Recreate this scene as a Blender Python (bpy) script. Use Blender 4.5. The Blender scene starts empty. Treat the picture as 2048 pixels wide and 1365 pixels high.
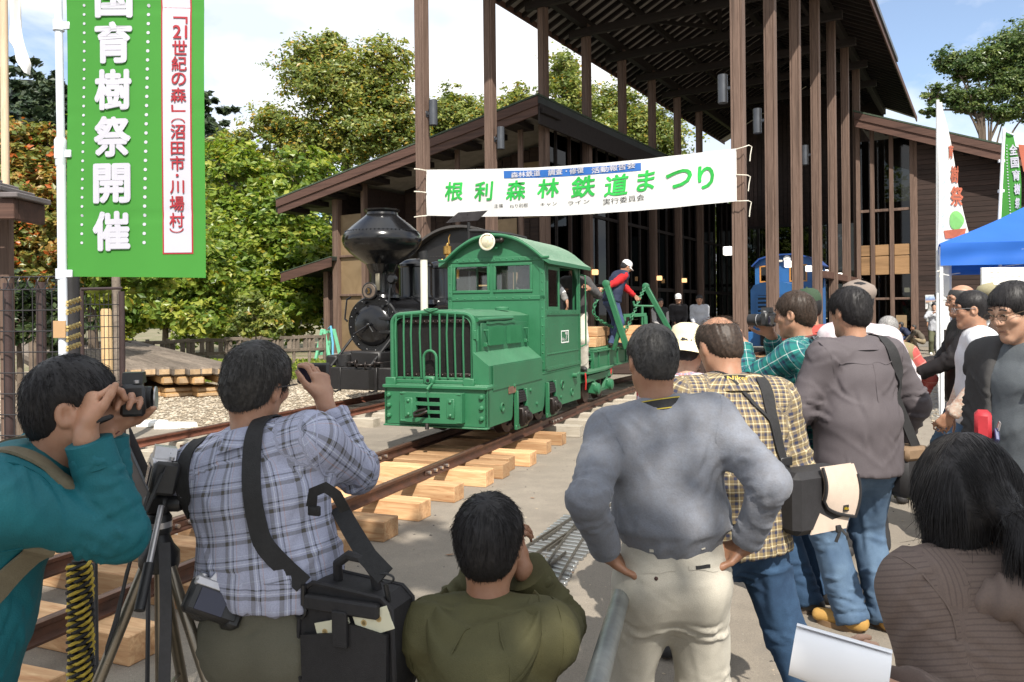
import bpy, math, random
import numpy as np
from mathutils import Vector, Matrix, Euler, Quaternion
SC=bpy.context.scene
COL=SC.collection
PI=math.pi
R=math.radians
rng=np.random.default_rng(7)
rnd=random.Random(11)
# ---------------------------------------------------------------- camera
CAM_H=1.6
cd=bpy.data.cameras.new('camera')
cd.sensor_width=36
cd.lens=27.95
cd.shift_y=-0.0269
cd.clip_start=0.05
cd.clip_end=2000
cam=bpy.data.objects.new('camera',cd)
cam.matrix_world=Matrix.Translation((0,0,CAM_H))@Matrix.Rotation(PI/2,4,'X')@Matrix.Rotation(-0.0105,4,'Z')
COL.objects.link(cam)
SC.camera=cam
# ---------------------------------------------------------------- light
SUN_TO=Vector((0.50,-2.60,2.95)).normalized()
wd=bpy.data.worlds.new('World')
SC.world=wd
wd.use_nodes=True
nt=wd.node_tree
nt.nodes.clear()
def _n(t,ty,**kw):
 n=t.nodes.new(ty)
 for k, v in kw.items():
  setattr(n,k,v)
 return n
sky=_n(nt,'ShaderNodeTexSky',sky_type='NISHITA',sun_disc=False,sun_elevation=math.asin(SUN_TO.z),sun_rotation=math.atan2(SUN_TO.x,SUN_TO.y),altitude=600,air_density=1.0,dust_density=0.6,ozone_density=1.6)
tc=_n(nt,'ShaderNodeTexCoord')
sx=_n(nt,'ShaderNodeSeparateXYZ')
nt.links.new(tc.outputs['Generated'],sx.inputs[0])
ad=_n(nt,'ShaderNodeMath',operation='ADD');ad.inputs[1].default_value=0.28
nt.links.new(sx.outputs[2],ad.inputs[0])
mx_=_n(nt,'ShaderNodeMath',operation='MAXIMUM');mx_.inputs[1].default_value=0.05
nt.links.new(ad.outputs[0],mx_.inputs[0])
dx=_n(nt,'ShaderNodeMath',operation='DIVIDE');dy=_n(nt,'ShaderNodeMath',operation='DIVIDE')
for d_, k in((dx,0),(dy,1)):
 nt.links.new(sx.outputs[k],d_.inputs[0]);nt.links.new(mx_.outputs[0],d_.inputs[1])
cb=_n(nt,'ShaderNodeCombineXYZ')
nt.links.new(dx.outputs[0],cb.inputs[0]);nt.links.new(dy.outputs[0],cb.inputs[1])
ofs=_n(nt,'ShaderNodeVectorMath',operation='ADD');ofs.inputs[1].default_value=(3.35,1.1,0.0)
nt.links.new(cb.outputs[0],ofs.inputs[0])
nz=_n(nt,'ShaderNodeTexNoise');nz.inputs['Scale'].default_value=0.95;nz.inputs['Detail'].default_value=9
nz.inputs['Roughness'].default_value=0.55;nz.inputs['Distortion'].default_value=0.25
nt.links.new(ofs.outputs[0],nz.inputs['Vector'])
cr=_n(nt,'ShaderNodeValToRGB')
cr.color_ramp.elements[0].position=0.375;cr.color_ramp.elements[0].color=(0.08,0.08,0.08,1)
cr.color_ramp.elements[1].position=0.50;cr.color_ramp.elements[1].color=(1,1,1,1)
nt.links.new(nz.outputs['Fac'],cr.inputs[0])
nz2=_n(nt,'ShaderNodeTexNoise');nz2.inputs['Scale'].default_value=2.2;nz2.inputs['Detail'].default_value=5
nt.links.new(ofs.outputs[0],nz2.inputs['Vector'])
cc=_n(nt,'ShaderNodeValToRGB')
cc.color_ramp.elements[0].position=0.34;cc.color_ramp.elements[0].color=(0.66,0.73,0.84,1)
cc.color_ramp.elements[1].position=0.56;cc.color_ramp.elements[1].color=(1.0,1.0,1.0,1)
nt.links.new(nz2.outputs['Fac'],cc.inputs[0])
b1=_n(nt,'ShaderNodeBackground');b1.inputs['Strength'].default_value=0.125
b2=_n(nt,'ShaderNodeBackground');b2.inputs['Strength'].default_value=0.85
nt.links.new(sky.outputs[0],b1.inputs[0]);nt.links.new(cc.outputs[0],b2.inputs[0])
ms=_n(nt,'ShaderNodeMixShader')
nt.links.new(cr.outputs[0],ms.inputs[0]);nt.links.new(b1.outputs[0],ms.inputs[1]);nt.links.new(b2.outputs[0],ms.inputs[2])
wo=_n(nt,'ShaderNodeOutputWorld')
nt.links.new(ms.outputs[0],wo.inputs[0])
sl=bpy.data.lights.new('sun','SUN')
sl.energy=4.8
sl.angle=R(0.5)
sl.color=(1.0,0.94,0.85)
so=bpy.data.objects.new('sun',sl)
so.rotation_euler=SUN_TO.to_track_quat('Z','Y').to_euler()
so.location=(0,0,40)
COL.objects.link(so)
vs=SC.view_settings
vs.view_transform='Standard';vs.look='None';vs.gamma=1;vs.use_curve_mapping=False
vs.exposure=0.70
SC.cycles.max_bounces=6
SC.cycles.transparent_max_bounces=12
SC.cycles.use_denoising=True
# ---------------------------------------------------------------- places measured from the photograph, in metres
F_PX=1590.0
def ray(x,y):
 u=x-1024;w=y-682.5
 return(u-w*0.0105)/F_PX, -(w+u*0.0105+55)/F_PX
def at(x,y,Y):
 a, b=ray(x,y)
 return Vector((a*Y,Y,CAM_H+b*Y))
def gp(x,y,z=0.0):
 a, b=ray(x,y)
 Y=(z-CAM_H)/b
 return Vector((a*Y,Y,z))
class Frame:
 """axis angle (from +Y to the right), lateral offset q, station t -> world"""
 def __init__(s,ang,q,t):
  s.a=ang;s.e=Vector((math.sin(ang),math.cos(ang),0));s.m=Vector((math.cos(ang),-math.sin(ang),0))
  s.o=s.m*q+s.e*t
 def w(s,x,y,z=0.0):
  return s.o+s.m*x+s.e*y+Vector((0,0,z))
TRK=R(21.2)
BLD=R(31.0)
LOCO=Frame(TRK,-3.78,7.48)
STEAM=Frame(TRK,-6.8,10.8)
HALL=Frame(BLD,0,0)
# ---------------------------------------------------------------- objects
def props(o,label=None,cat=None,group=None,kind=None):
 if label:o['label']=label
 if cat:o['category']=cat
 if group:o['group']=group
 if kind:o['kind']=kind
 return o
def thing(name,label,cat,loc=(0,0,0),rz=0.0,group=None):
 o=bpy.data.objects.new(name,None)
 o.empty_display_size=0.2
 o.location=loc;o.rotation_euler=(0,0,rz)
 COL.objects.link(o)
 return props(o,label,cat,group)
def link(name,me,parent=None,loc=None,rot=None):
 o=bpy.data.objects.new(name,me)
 COL.objects.link(o)
 if parent is not None:o.parent=parent
 if loc is not None:o.location=loc
 if rot is not None:o.rotation_euler=rot
 return o
def copy_tree(o,parent=None):
 c=o.copy();COL.objects.link(c)
 if parent is not None:c.parent=parent
 for ch in list(o.children):copy_tree(ch,c)
 return c
def raw_mesh(name,V,F4=None,mats=(),smooth=False,mi=None,sharp=None,attrs=None,F3=None):
 """mesh from numpy arrays of vertices, quads and triangles"""
 me=bpy.data.meshes.new(name)
 V=np.asarray(V,np.float32)
 n4=0 if F4 is None else len(F4);n3=0 if F3 is None else len(F3)
 me.vertices.add(len(V));me.vertices.foreach_set('co',V.ravel())
 idx=[];tot=[]
 if n4:idx.append(np.asarray(F4,np.int32).ravel());tot.append(np.full(n4,4,np.int32))
 if n3:idx.append(np.asarray(F3,np.int32).ravel());tot.append(np.full(n3,3,np.int32))
 idx=np.concatenate(idx);tot=np.concatenate(tot)
 st=np.concatenate(([0],np.cumsum(tot)[:-1])).astype(np.int32)
 me.loops.add(len(idx));me.loops.foreach_set('vertex_index',idx)
 me.polygons.add(len(tot));me.polygons.foreach_set('loop_start',st)
 if mi is not None:me.polygons.foreach_set('material_index',np.asarray(mi,np.int32))
 me.polygons.foreach_set('use_smooth',np.full(len(tot),bool(smooth)))
 for m in mats:me.materials.append(m)
 if attrs:
  for k, (ty,arr)in attrs.items():
   a=me.attributes.new(k,ty,'POINT')
   a.data.foreach_set('vector' if ty=='FLOAT_VECTOR' else 'value',np.asarray(arr,np.float32).ravel())
 me.update(calc_edges=True);me.validate()
 if sharp and smooth:me.set_sharp_from_angle(angle=R(sharp))
 return me
class MB:
 """collects shapes into one mesh"""
 def __init__(s):s.v=[];s.f=[];s.mi=[];s.m=0
 def add(s,V,F):
  b=len(s.v);s.v.extend([tuple(p)for p in V])
  for f in F:
   s.f.append([i+b for i in f]);s.mi.append(s.m)
  return s
 def box(s,c,d,ch=0.006,M=None):
  """chamfered box, centre c, full size d"""
  hx, hy, hz=d[0]/2, d[1]/2, d[2]/2
  ch=min(ch,hx*.45,hy*.45,hz*.45)
  V=[];F=[]
  ix={}
  for sx_ in(-1,1):
   for sy_ in(-1,1):
    for sz_ in(-1,1):
     for k in range(3):
      p=[sx_*(hx-(ch if k!=0 else 0)),sy_*(hy-(ch if k!=1 else 0)),sz_*(hz-(ch if k!=2 else 0))]
      ix[(sx_,sy_,sz_,k)]=len(V);V.append(Vector(p))
  def q(a,b_,c_,d_,n):
   f=[ix[a],ix[b_],ix[c_],ix[d_]]
   nn=(V[f[1]]-V[f[0]]).cross(V[f[2]]-V[f[1]])
   if nn.dot(Vector(n))<0:f.reverse()
   F.append(f)
  for k in range(3):
   o1, o2=[i for i in range(3)if i!=k]
   for sg in(-1,1):
    def key(a,b_):
     t=[0,0,0];t[k]=sg;t[o1]=a;t[o2]=b_
     return(*t,k)
    n=[0,0,0];n[k]=sg
    q(key(-1,-1),key(1,-1),key(1,1),key(-1,1),n)
  for k in range(3):
   o1, o2=[i for i in range(3)if i!=k]
   for a in(-1,1):
    for b_ in(-1,1):
     def key(z,face):
      t=[0,0,0];t[k]=z;t[o1]=a;t[o2]=b_
      return(*t,face)
     n=[0,0,0];n[o1]=a;n[o2]=b_
     q(key(-1,o1),key(1,o1),key(1,o2),key(-1,o2),n)
  for sx_ in(-1,1):
   for sy_ in(-1,1):
    for sz_ in(-1,1):
     f=[ix[(sx_,sy_,sz_,k)]for k in range(3)]
     nn=(V[f[1]]-V[f[0]]).cross(V[f[2]]-V[f[1]])
     if nn.dot(Vector((sx_,sy_,sz_)))<0:f.reverse()
     F.append(f)
  c=Vector(c)
  if M is not None:V=[M@p+c for p in V]
  else:V=[p+c for p in V]
  return s.add(V,F)
 def bb(s,a,b,ch=0.006):
  return s.box([(a[i]+b[i])/2 for i in range(3)],[abs(b[i]-a[i])for i in range(3)],ch)
 def bar(s,p0,p1,w,h,ch=0.004,up=(0,0,1)):
  """rectangular bar from p0 to p1"""
  p0=Vector(p0);p1=Vector(p1);d=p1-p0;L=d.length;y=d.normalized()
  x=y.cross(Vector(up))
  if x.length<1e-4:x=y.cross(Vector((1,0,0)))
  x.normalize();z=x.cross(y)
  M=Matrix((x,y,z)).transposed()
  return s.box((p0+p1)/2,(w,L,h),ch,M)
 def tube(s,pts,r,n=8,cap=True,rs=None):
  pts=[Vector(p)for p in pts];V=[];F=[]
  prev=None
  for i, p in enumerate(pts):
   if i==0:d=pts[1]-p
   elif i==len(pts)-1:d=p-pts[i-1]
   else:d=(pts[i+1]-p).normalized()+(p-pts[i-1]).normalized()
   d.normalize()
   if prev is None:
    u=d.orthogonal().normalized()
   else:
    u=(prev-d*prev.dot(d))
    u=u.normalized()if u.length>1e-5 else d.orthogonal().normalized()
   prev=u;w=d.cross(u)
   rr=rs[i]if rs is not None else r
   for k in range(n):
    a=2*PI*k/n
    V.append(p+(u*math.cos(a)+w*math.sin(a))*rr)
  for i in range(len(pts)-1):
   for k in range(n):
    a=i*n+k;b=i*n+(k+1)%n
    F.append([a,b,b+n,a+n])
  if cap:
   F.append(list(range(n))[::-1]);F.append([(len(pts)-1)*n+k for k in range(n)])
  return s.add(V,F)
 def cyl(s,p0,p1,r,n=12,r1=None):
  return s.tube([p0,p1],r,n,True,[r,r if r1 is None else r1])
 def ribbon(s,pts,w,t,up):
  """flat strap along pts, w across, t thick; up = list of normals or one"""
  pts=[Vector(p)for p in pts];V=[];F=[]
  for i, p in enumerate(pts):
   d=(pts[min(i+1,len(pts)-1)]-pts[max(i-1,0)]).normalized()
   n_=Vector(up[i]if isinstance(up,list)else up)
   x=d.cross(n_).normalized();z=x.cross(d).normalized()
   for a, b in((-1,-1),(1,-1),(1,1),(-1,1)):
    V.append(p+x*(a*w/2)+z*(b*t/2))
  for i in range(len(pts)-1):
   for k in range(4):
    a=i*4+k;b=i*4+(k+1)%4
    F.append([a,b,b+4,a+4])
  F.append([3,2,1,0]);e=(len(pts)-1)*4;F.append([e,e+1,e+2,e+3])
  return s.add(V,F)
 def lathe(s,prof,c=(0,0,0),n=24,axis='Z',M=None):
  """prof: (radius, height) pairs from one end to the other"""
  V=[];F=[];c=Vector(c)
  for r_, h in prof:
   for k in range(n):
    a=2*PI*k/n
    p=Vector((r_*math.cos(a),r_*math.sin(a),h))
    if axis=='Y':p=Vector((p.x,-p.z,p.y))*1.0;p=Vector((p.x,h,r_*math.sin(a)))
    elif axis=='X':p=Vector((h,r_*math.cos(a),r_*math.sin(a)))
    if M is not None:p=M@p
    V.append(p+c)
  m=len(prof)
  flip=axis=='Y'
  for i in range(m-1):
   for k in range(n):
    a=i*n+k;b=i*n+(k+1)%n
    f=[a,b,b+n,a+n]
    F.append(f[::-1]if flip else f)
  f0=list(range(n))[::-1];f1=[(m-1)*n+k for k in range(n)]
  F.append(f0[::-1]if flip else f0);F.append(f1[::-1]if flip else f1)
  return s.add(V,F)
 def prism(s,poly,p0,ex,ey,ez):
  """polygon (a,b) in axes ex,ey at p0, extruded by ez"""
  p0=Vector(p0);ex=Vector(ex);ey=Vector(ey);ez=Vector(ez);n=len(poly)
  V=[p0+ex*a+ey*b for a,b in poly]+[p0+ex*a+ey*b+ez for a,b in poly]
  area=sum(poly[i][0]*poly[(i+1)%n][1]-poly[(i+1)%n][0]*poly[i][1]for i in range(n))
  ccw=(area>0)==(ex.cross(ey).dot(ez)>0)
  F=[list(range(n))[::-1],list(range(n,2*n))]+[[i,(i+1)%n,n+(i+1)%n,n+i]for i in range(n)]
  if not ccw:F=[f[::-1]for f in F]
  return s.add(V,F)
 def ball(s,c,r,n=10,m=6,sc=(1,1,1)):
  c=Vector(c);prof=[]
  V=[];F=[]
  for i in range(m+1):
   th=PI*i/m
   for k in range(n):
    a=2*PI*k/n
    V.append(c+Vector((r*sc[0]*math.sin(th)*math.cos(a),r*sc[1]*math.sin(th)*math.sin(a),-r*sc[2]*math.cos(th))))
  for i in range(m):
   for k in range(n):
    a=i*n+k;b=i*n+(k+1)%n
    F.append([a,b,b+n,a+n])
  return s.add(V,F)
 def sheet(s,fn,nu,nv):
  """grid of points fn(u,v), u,v in 0..1"""
  V=[fn(i/nu,j/nv)for j in range(nv+1)for i in range(nu+1)]
  F=[[j*(nu+1)+i,j*(nu+1)+i+1,(j+1)*(nu+1)+i+1,(j+1)*(nu+1)+i]for j in range(nv)for i in range(nu)]
  return s.add(V,F)
 def mesh(s,name,mats,smooth=40):
  me=bpy.data.meshes.new(name)
  me.from_pydata(s.v,[],s.f)
  if not isinstance(mats,(list,tuple)):mats=[mats]
  for m in mats:me.materials.append(m)
  if len(mats)>1:me.polygons.foreach_set('material_index',s.mi)
  if smooth:
   me.polygons.foreach_set('use_smooth',[True]*len(me.polygons))
   me.set_sharp_from_angle(angle=R(smooth))
  me.update()
  return me
 def build(s,name,mats,parent=None,loc=None,rot=None,smooth=40):
  return link(name,s.mesh(name,mats,smooth),parent,loc,rot)
def arc(c,r,a0,a1,n,ax='xz',y=0.0):
 out=[]
 for i in range(n+1):
  a=a0+(a1-a0)*i/n
  p, q=r*math.cos(a), r*math.sin(a)
  if ax=='xz':out.append(Vector((c[0]+p,y,c[1]+q)))
  elif ax=='xy':out.append(Vector((c[0]+p,c[1]+q,y)))
  else:out.append(Vector((y,c[0]+p,c[1]+q)))
 return out
def text_mesh(s,size,bold=0.0,mat=None,extrude=0.0,align='CENTER'):
 c=bpy.data.curves.new('lettering','FONT')
 c.body=s;c.size=size;c.extrude=extrude
 c.align_x=align;c.align_y='CENTER';c.resolution_u=3
 o=bpy.data.objects.new('lettering',c)
 COL.objects.link(o)
 bpy.context.view_layer.update()
 dg=bpy.context.evaluated_depsgraph_get()
 me=bpy.data.meshes.new_from_object(o.evaluated_get(dg))
 bpy.data.objects.remove(o);bpy.data.curves.remove(c)
 if bold:
  n=len(me.vertices);co=np.empty(n*3,np.float32);me.vertices.foreach_get('co',co);co=co.reshape(-1,3)
  fs_=[tuple(p.vertices)for p in me.polygons]
  V=[];F=[]
  sh=[(0,0),(1,0),(-1,0),(0,1),(0,-1),(.7,.7),(-.7,.7),(.7,-.7),(-.7,-.7)]
  for k, (a,b)in enumerate(sh):
   V.append(co+np.array([a*bold,b*bold,.0004*k]));F+=[tuple(i+n*k for i in f)for f in fs_]
  bpy.data.meshes.remove(me);me=bpy.data.meshes.new('lettering');me.from_pydata(np.concatenate(V).tolist(),[],F);me.update()
 me.materials.clear()
 if mat:me.materials.append(mat)
 return me
def map_mesh(me,fn):
 n=len(me.vertices);co=np.empty(n*3,np.float32);me.vertices.foreach_get('co',co)
 co=co.reshape(-1,3)
 out=np.array([tuple(fn(p[0],p[1],p[2]))for p in co],np.float32)
 me.vertices.foreach_set('co',out.ravel());me.update()
 return me
def fit_glyph(me,w,h,cx,cy):
 """scale a lettering mesh to a w x h box centred on cx, cy"""
 n=len(me.vertices);co=np.empty(n*3,np.float32);me.vertices.foreach_get('co',co);co=co.reshape(-1,3)
 lo=co.min(0);hi=co.max(0)
 if w:co[:,0]=(co[:,0]-(lo[0]+hi[0])/2)*(w/max(hi[0]-lo[0],1e-6))+cx
 if h:co[:,1]=(co[:,1]-(lo[1]+hi[1])/2)*(h/max(hi[1]-lo[1],1e-6))+cy
 me.vertices.foreach_set('co',co.ravel());me.update()
 return me
 # ---------------------------------------------------------------- materials
def newmat(name):
 m=bpy.data.materials.new(name);m.use_nodes=True
 t=m.node_tree;p=t.nodes['Principled BSDF']
 return m, t, p
def mixc(t,fac,a,b,mode='MIX'):
 n=_n(t,'ShaderNodeMix',data_type='RGBA',blend_type=mode)
 for s_, v in((0,fac),(6,a),(7,b)):
  if hasattr(v,'is_output')or isinstance(v,bpy.types.NodeSocket):t.links.new(v,n.inputs[s_])
  elif s_==0:n.inputs[0].default_value=v
  else:n.inputs[s_].default_value=(*v,1)if len(v)==3 else v
 return n.outputs[2]
def noise(t,vec,scale,detail=4,rough=.55,dist=0.0):
 n=_n(t,'ShaderNodeTexNoise');n.inputs['Scale'].default_value=scale;n.inputs['Detail'].default_value=detail
 n.inputs['Roughness'].default_value=rough;n.inputs['Distortion'].default_value=dist
 if vec is not None:t.links.new(vec,n.inputs['Vector'])
 return n.outputs['Fac']
def ramp(t,fac,stops,interp='LINEAR'):
 n=_n(t,'ShaderNodeValToRGB');n.color_ramp.interpolation=interp
 el=n.color_ramp.elements
 while len(el)<len(stops):el.new(0.5)
 if len(stops)==1:stops=[stops[0],(1.0,stops[0][1])]
 for e, (p,c)in zip(el,stops):
  e.position=p
  e.color=(*c,1)if isinstance(c,(tuple,list))else(c,c,c,1)
 t.links.new(fac,n.inputs[0])
 return n.outputs[0]
def coords(t,kind='Object',scale=(1,1,1)):
 tc_=_n(t,'ShaderNodeTexCoord')
 mp=_n(t,'ShaderNodeMapping');mp.inputs['Scale'].default_value=scale
 t.links.new(tc_.outputs[kind],mp.inputs[0])
 return mp.outputs[0]
def bump(t,p,h,strength=.3,dist=.01):
 b=_n(t,'ShaderNodeBump');b.inputs['Strength'].default_value=strength;b.inputs['Distance'].default_value=dist
 t.links.new(h,b.inputs['Height']);t.links.new(b.outputs[0],p.inputs['Normal'])
 return b
def M(name,col,rough=.6,var=.25,sc=6.0,metal=0.0,bs=.15,bsc=90.0,col2=None,spec=.5,stretch=(1,1,1),coat=0.0,rvar=.12):
 """plain surface: base colour with uneven wear, fine relief, uneven gloss"""
 m, t, p=newmat(name)
 v=coords(t,'Object',stretch)
 a=noise(t,v,sc,6,.6)
 d=col2 or tuple(c*(1-var)for c in col)
 c=mixc(t,ramp(t,a,[(.35,0.0),(.68,1.0)]),d,col)
 t.links.new(c,p.inputs['Base Color'])
 rr=_n(t,'ShaderNodeMapRange');rr.inputs['To Min'].default_value=max(.02,rough-rvar);rr.inputs['To Max'].default_value=min(1,rough+rvar)
 t.links.new(noise(t,v,sc*2.7,4),rr.inputs[0]);t.links.new(rr.outputs[0],p.inputs['Roughness'])
 p.inputs['Metallic'].default_value=metal
 p.inputs['Specular IOR Level'].default_value=spec
 p.inputs['Coat Weight'].default_value=coat
 if bs:bump(t,p,noise(t,v,bsc,3),bs,.004)
 return m
def wood(name,c1,c2,scale=(14,1.2,14),rough=.7,rnd_amt=.35,bs=.35,crack=None):
 """grain along local y (scale sets the stretch); every board its own tone"""
 m, t, p=newmat(name)
 v=coords(t,'Object',scale)
 oi=_n(t,'ShaderNodeObjectInfo')
 av=_n(t,'ShaderNodeVectorMath',operation='ADD')
 sc_=_n(t,'ShaderNodeVectorMath',operation='SCALE');sc_.inputs[3].default_value=37.0
 cx=_n(t,'ShaderNodeCombineXYZ')
 for k in range(3):t.links.new(oi.outputs['Random'],cx.inputs[k])
 t.links.new(cx.outputs[0],sc_.inputs[0])
 t.links.new(v,av.inputs[0]);t.links.new(sc_.outputs[0],av.inputs[1])
 g=noise(t,av.outputs[0],1.6,7,.62,1.2)
 col=mixc(t,ramp(t,g,[(.3,0.0),(.7,1.0)]),c1,c2)
 g2=noise(t,av.outputs[0],.35,3)
 dark=tuple(c*.55 for c in c1)
 col=mixc(t,ramp(t,g2,[(.48,0.0),(.78,.8)]),col,dark)
 mr=_n(t,'ShaderNodeMapRange');mr.inputs['To Min'].default_value=1-rnd_amt;mr.inputs['To Max'].default_value=1+rnd_amt*.6
 t.links.new(oi.outputs['Random'],mr.inputs[0])
 hv=_n(t,'ShaderNodeHueSaturation');t.links.new(mr.outputs[0],hv.inputs['Value']);t.links.new(col,hv.inputs['Color'])
 t.links.new(hv.outputs[0],p.inputs['Base Color'])
 p.inputs['Roughness'].default_value=rough
 p.inputs['Specular IOR Level'].default_value=.3
 bump(t,p,g,bs,.004)
 return m
def glow(name,col,strength):
 m, t, p=newmat(name)
 p.inputs['Base Color'].default_value=(*col,1)
 p.inputs['Emission Color'].default_value=(*col,1);p.inputs['Emission Strength'].default_value=strength
 return m
def glass(name,tint=(.6,.65,.65),rough=.03,ior=1.5):
 m, t, p=newmat(name)
 tr=_n(t,'ShaderNodeBsdfTransparent');tr.inputs[0].default_value=(*tint,1)
 gl=_n(t,'ShaderNodeBsdfGlossy');gl.inputs['Roughness'].default_value=rough
 fr=_n(t,'ShaderNodeFresnel');fr.inputs[0].default_value=ior
 mr=_n(t,'ShaderNodeMapRange');mr.inputs['To Min'].default_value=0.03;mr.inputs['To Max'].default_value=1.0
 t.links.new(fr.outputs[0],mr.inputs[0])
 mx=_n(t,'ShaderNodeMixShader');t.links.new(mr.outputs[0],mx.inputs[0]);t.links.new(tr.outputs[0],mx.inputs[1]);t.links.new(gl.outputs[0],mx.inputs[2])
 t.links.new(mx.outputs[0],t.nodes['Material Output'].inputs[0])
 return m
 # ================================================================ materials
def asphalt_mat():
 m, t, p=newmat('asphalt')
 v=coords(t,'Object')
 big=noise(t,v,.35,5,.6)
 mid=noise(t,v,3.0,6,.65)
 fine=noise(t,v,140,3,.7)
 c=mixc(t,ramp(t,big,[(.35,0),(.7,1)]),(.180,.157,.128),(.262,.228,.184))
 c=mixc(t,ramp(t,mid,[(.45,0),(.75,.65)]),c,(.30,.262,.21))
 vo=_n(t,'ShaderNodeTexVoronoi');vo.inputs['Scale'].default_value=260;t.links.new(v,vo.inputs['Vector'])
 c=mixc(t,ramp(t,vo.outputs['Color'],[(.2,.32),(.5,0),(.8,0),(.95,.25)]),c,(.07,.065,.06))
 c=mixc(t,ramp(t,noise(t,v,60,2),[(.68,0),(.74,.5)]),c,(.42,.39,.34))
 c=mixc(t,ramp(t,noise(t,v,.9,3,.7,1.5),[(.62,0),(.70,.35)]),c,(.11,.10,.09))
 t.links.new(c,p.inputs['Base Color']);p.inputs['Roughness'].default_value=.9;p.inputs['Specular IOR Level'].default_value=.25
 bump(t,p,fine,.55,.006)
 return m
def earth_mat():
 m, t, p=newmat('earth')
 v=coords(t,'Object')
 c=mixc(t,ramp(t,noise(t,v,.5,6,.65),[(.4,0),(.62,1)]),(.20,.165,.11),(.085,.10,.03))
 c=mixc(t,ramp(t,noise(t,v,25,4,.7),[(.4,0),(.8,.6)]),c,(.27,.23,.16))
 t.links.new(c,p.inputs['Base Color']);p.inputs['Roughness'].default_value=.95
 bump(t,p,noise(t,v,40,5),.6,.03)
 return m
def gravel_mat(name,c1,c2):
 m, t, p=newmat(name)
 v=coords(t,'Object')
 vo=_n(t,'ShaderNodeTexVoronoi');vo.inputs['Scale'].default_value=26;t.links.new(v,vo.inputs['Vector'])
 c=mixc(t,ramp(t,vo.outputs['Color'],[(.1,0),(.9,1)]),c1,c2)
 c=mixc(t,ramp(t,noise(t,v,1.2,4),[(.4,0),(.7,.5)]),c,(.22,.17,.11))
 t.links.new(c,p.inputs['Base Color']);p.inputs['Roughness'].default_value=.95
 bump(t,p,vo.outputs['Distance'],.9,.03)
 return m
MAT={}
MAT['asphalt']=asphalt_mat()
MAT['earth']=earth_mat()
MAT['gravel']=gravel_mat('gravel',(.31,.26,.19),(.19,.155,.11))
MAT['post']=wood('post_wood',(.088,.055,.041),(.180,.120,.092),(22,22,.9),.75,.12,.5)
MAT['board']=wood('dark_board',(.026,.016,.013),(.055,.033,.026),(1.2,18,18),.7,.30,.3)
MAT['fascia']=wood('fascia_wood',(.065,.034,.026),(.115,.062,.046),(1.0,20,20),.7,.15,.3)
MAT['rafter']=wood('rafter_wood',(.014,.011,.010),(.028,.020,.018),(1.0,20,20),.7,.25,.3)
MAT['soffit']=M('pale_soffit',(.30,.275,.245),.8,.25,3)
MAT['roof']=M('roof_metal',(.035,.040,.036),.45,.4,2.0,.2,.1)
MAT['moss']=M('mossy_edge',(.050,.075,.045),.8,.5,9)
MAT['concrete']=M('concrete',(.26,.245,.22),.85,.3,2,bs=.3)
MAT['dark_metal']=M('dark_bronze_metal',(.045,.032,.028),.45,.3,5,.6)
MAT['lamp_metal']=M('grey_lamp_metal',(.10,.105,.115),.38,.2,4,.7)
MAT['pane']=glass('dark_glass',(.16,.17,.17),ior=1.28)
MAT['wallpane']=glass('shaded_glass',(.10,.11,.11),ior=1.13)
MAT['clear']=glass('clear_glass',(.86,.90,.89))
MAT['tan']=wood('tan_panel',(.19,.13,.07),(.26,.185,.105),(1,12,1),.6,.1,.15)
MAT['orangewood']=wood('inner_beam_wood',(.25,.145,.068),(.35,.21,.105),(1,14,14),.55,.1,.15)
MAT['sleeper_new']=wood('fresh_sleeper_wood',(.42,.21,.095),(.66,.44,.24),(2.0,20,20),.7,.42,.6)
MAT['sleeper_old']=wood('bleached_sleeper_wood',(.33,.29,.23),(.50,.45,.37),(2.0,14,14),.8,.2,.4)
MAT['timber']=wood('weathered_timber',(.115,.092,.072),(.22,.18,.145),(14,1.6,14),.8,.25,.45)
MAT['timber_low']=wood('amber_timber',(.34,.19,.075),(.47,.29,.13),(14,1.6,14),.75,.25,.4)
MAT['end']=wood('cut_end_wood',(.40,.27,.15),(.55,.40,.25),(16,16,16),.8,.2,.3)
MAT['rail']=M('rusty_rail',(.130,.060,.038),.5,.5,7,.45,.3,60,col2=(.07,.04,.03))
MAT['rail_top']=M('worn_rail',(.21,.12,.085),.38,.35,9,.6,.1)
MAT['bolt']=M('zinc_bolt',(.62,.61,.58),.3,.2,8,.9)
MAT['white']=M('white_paint',(.78,.77,.73),.6,.12,5)
MAT['black']=M('black_fitting',(.014,.014,.015),.62,.3,6,spec=.3)
MAT['fence']=M('black_fence_wire',(.022,.020,.022),.5,.3,6)
MAT['fence_post']=M('brown_fence_post',(.050,.030,.028),.45,.3,6)
MAT['whitewall']=glow('lantern_sun_glow',(1.0,.97,.9),1.1)  # glow stands in for sunlight on the white lantern boxes
MAT['warm']=glow('warm_lantern_light',(1.0,.58,.26),1.0)
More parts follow.
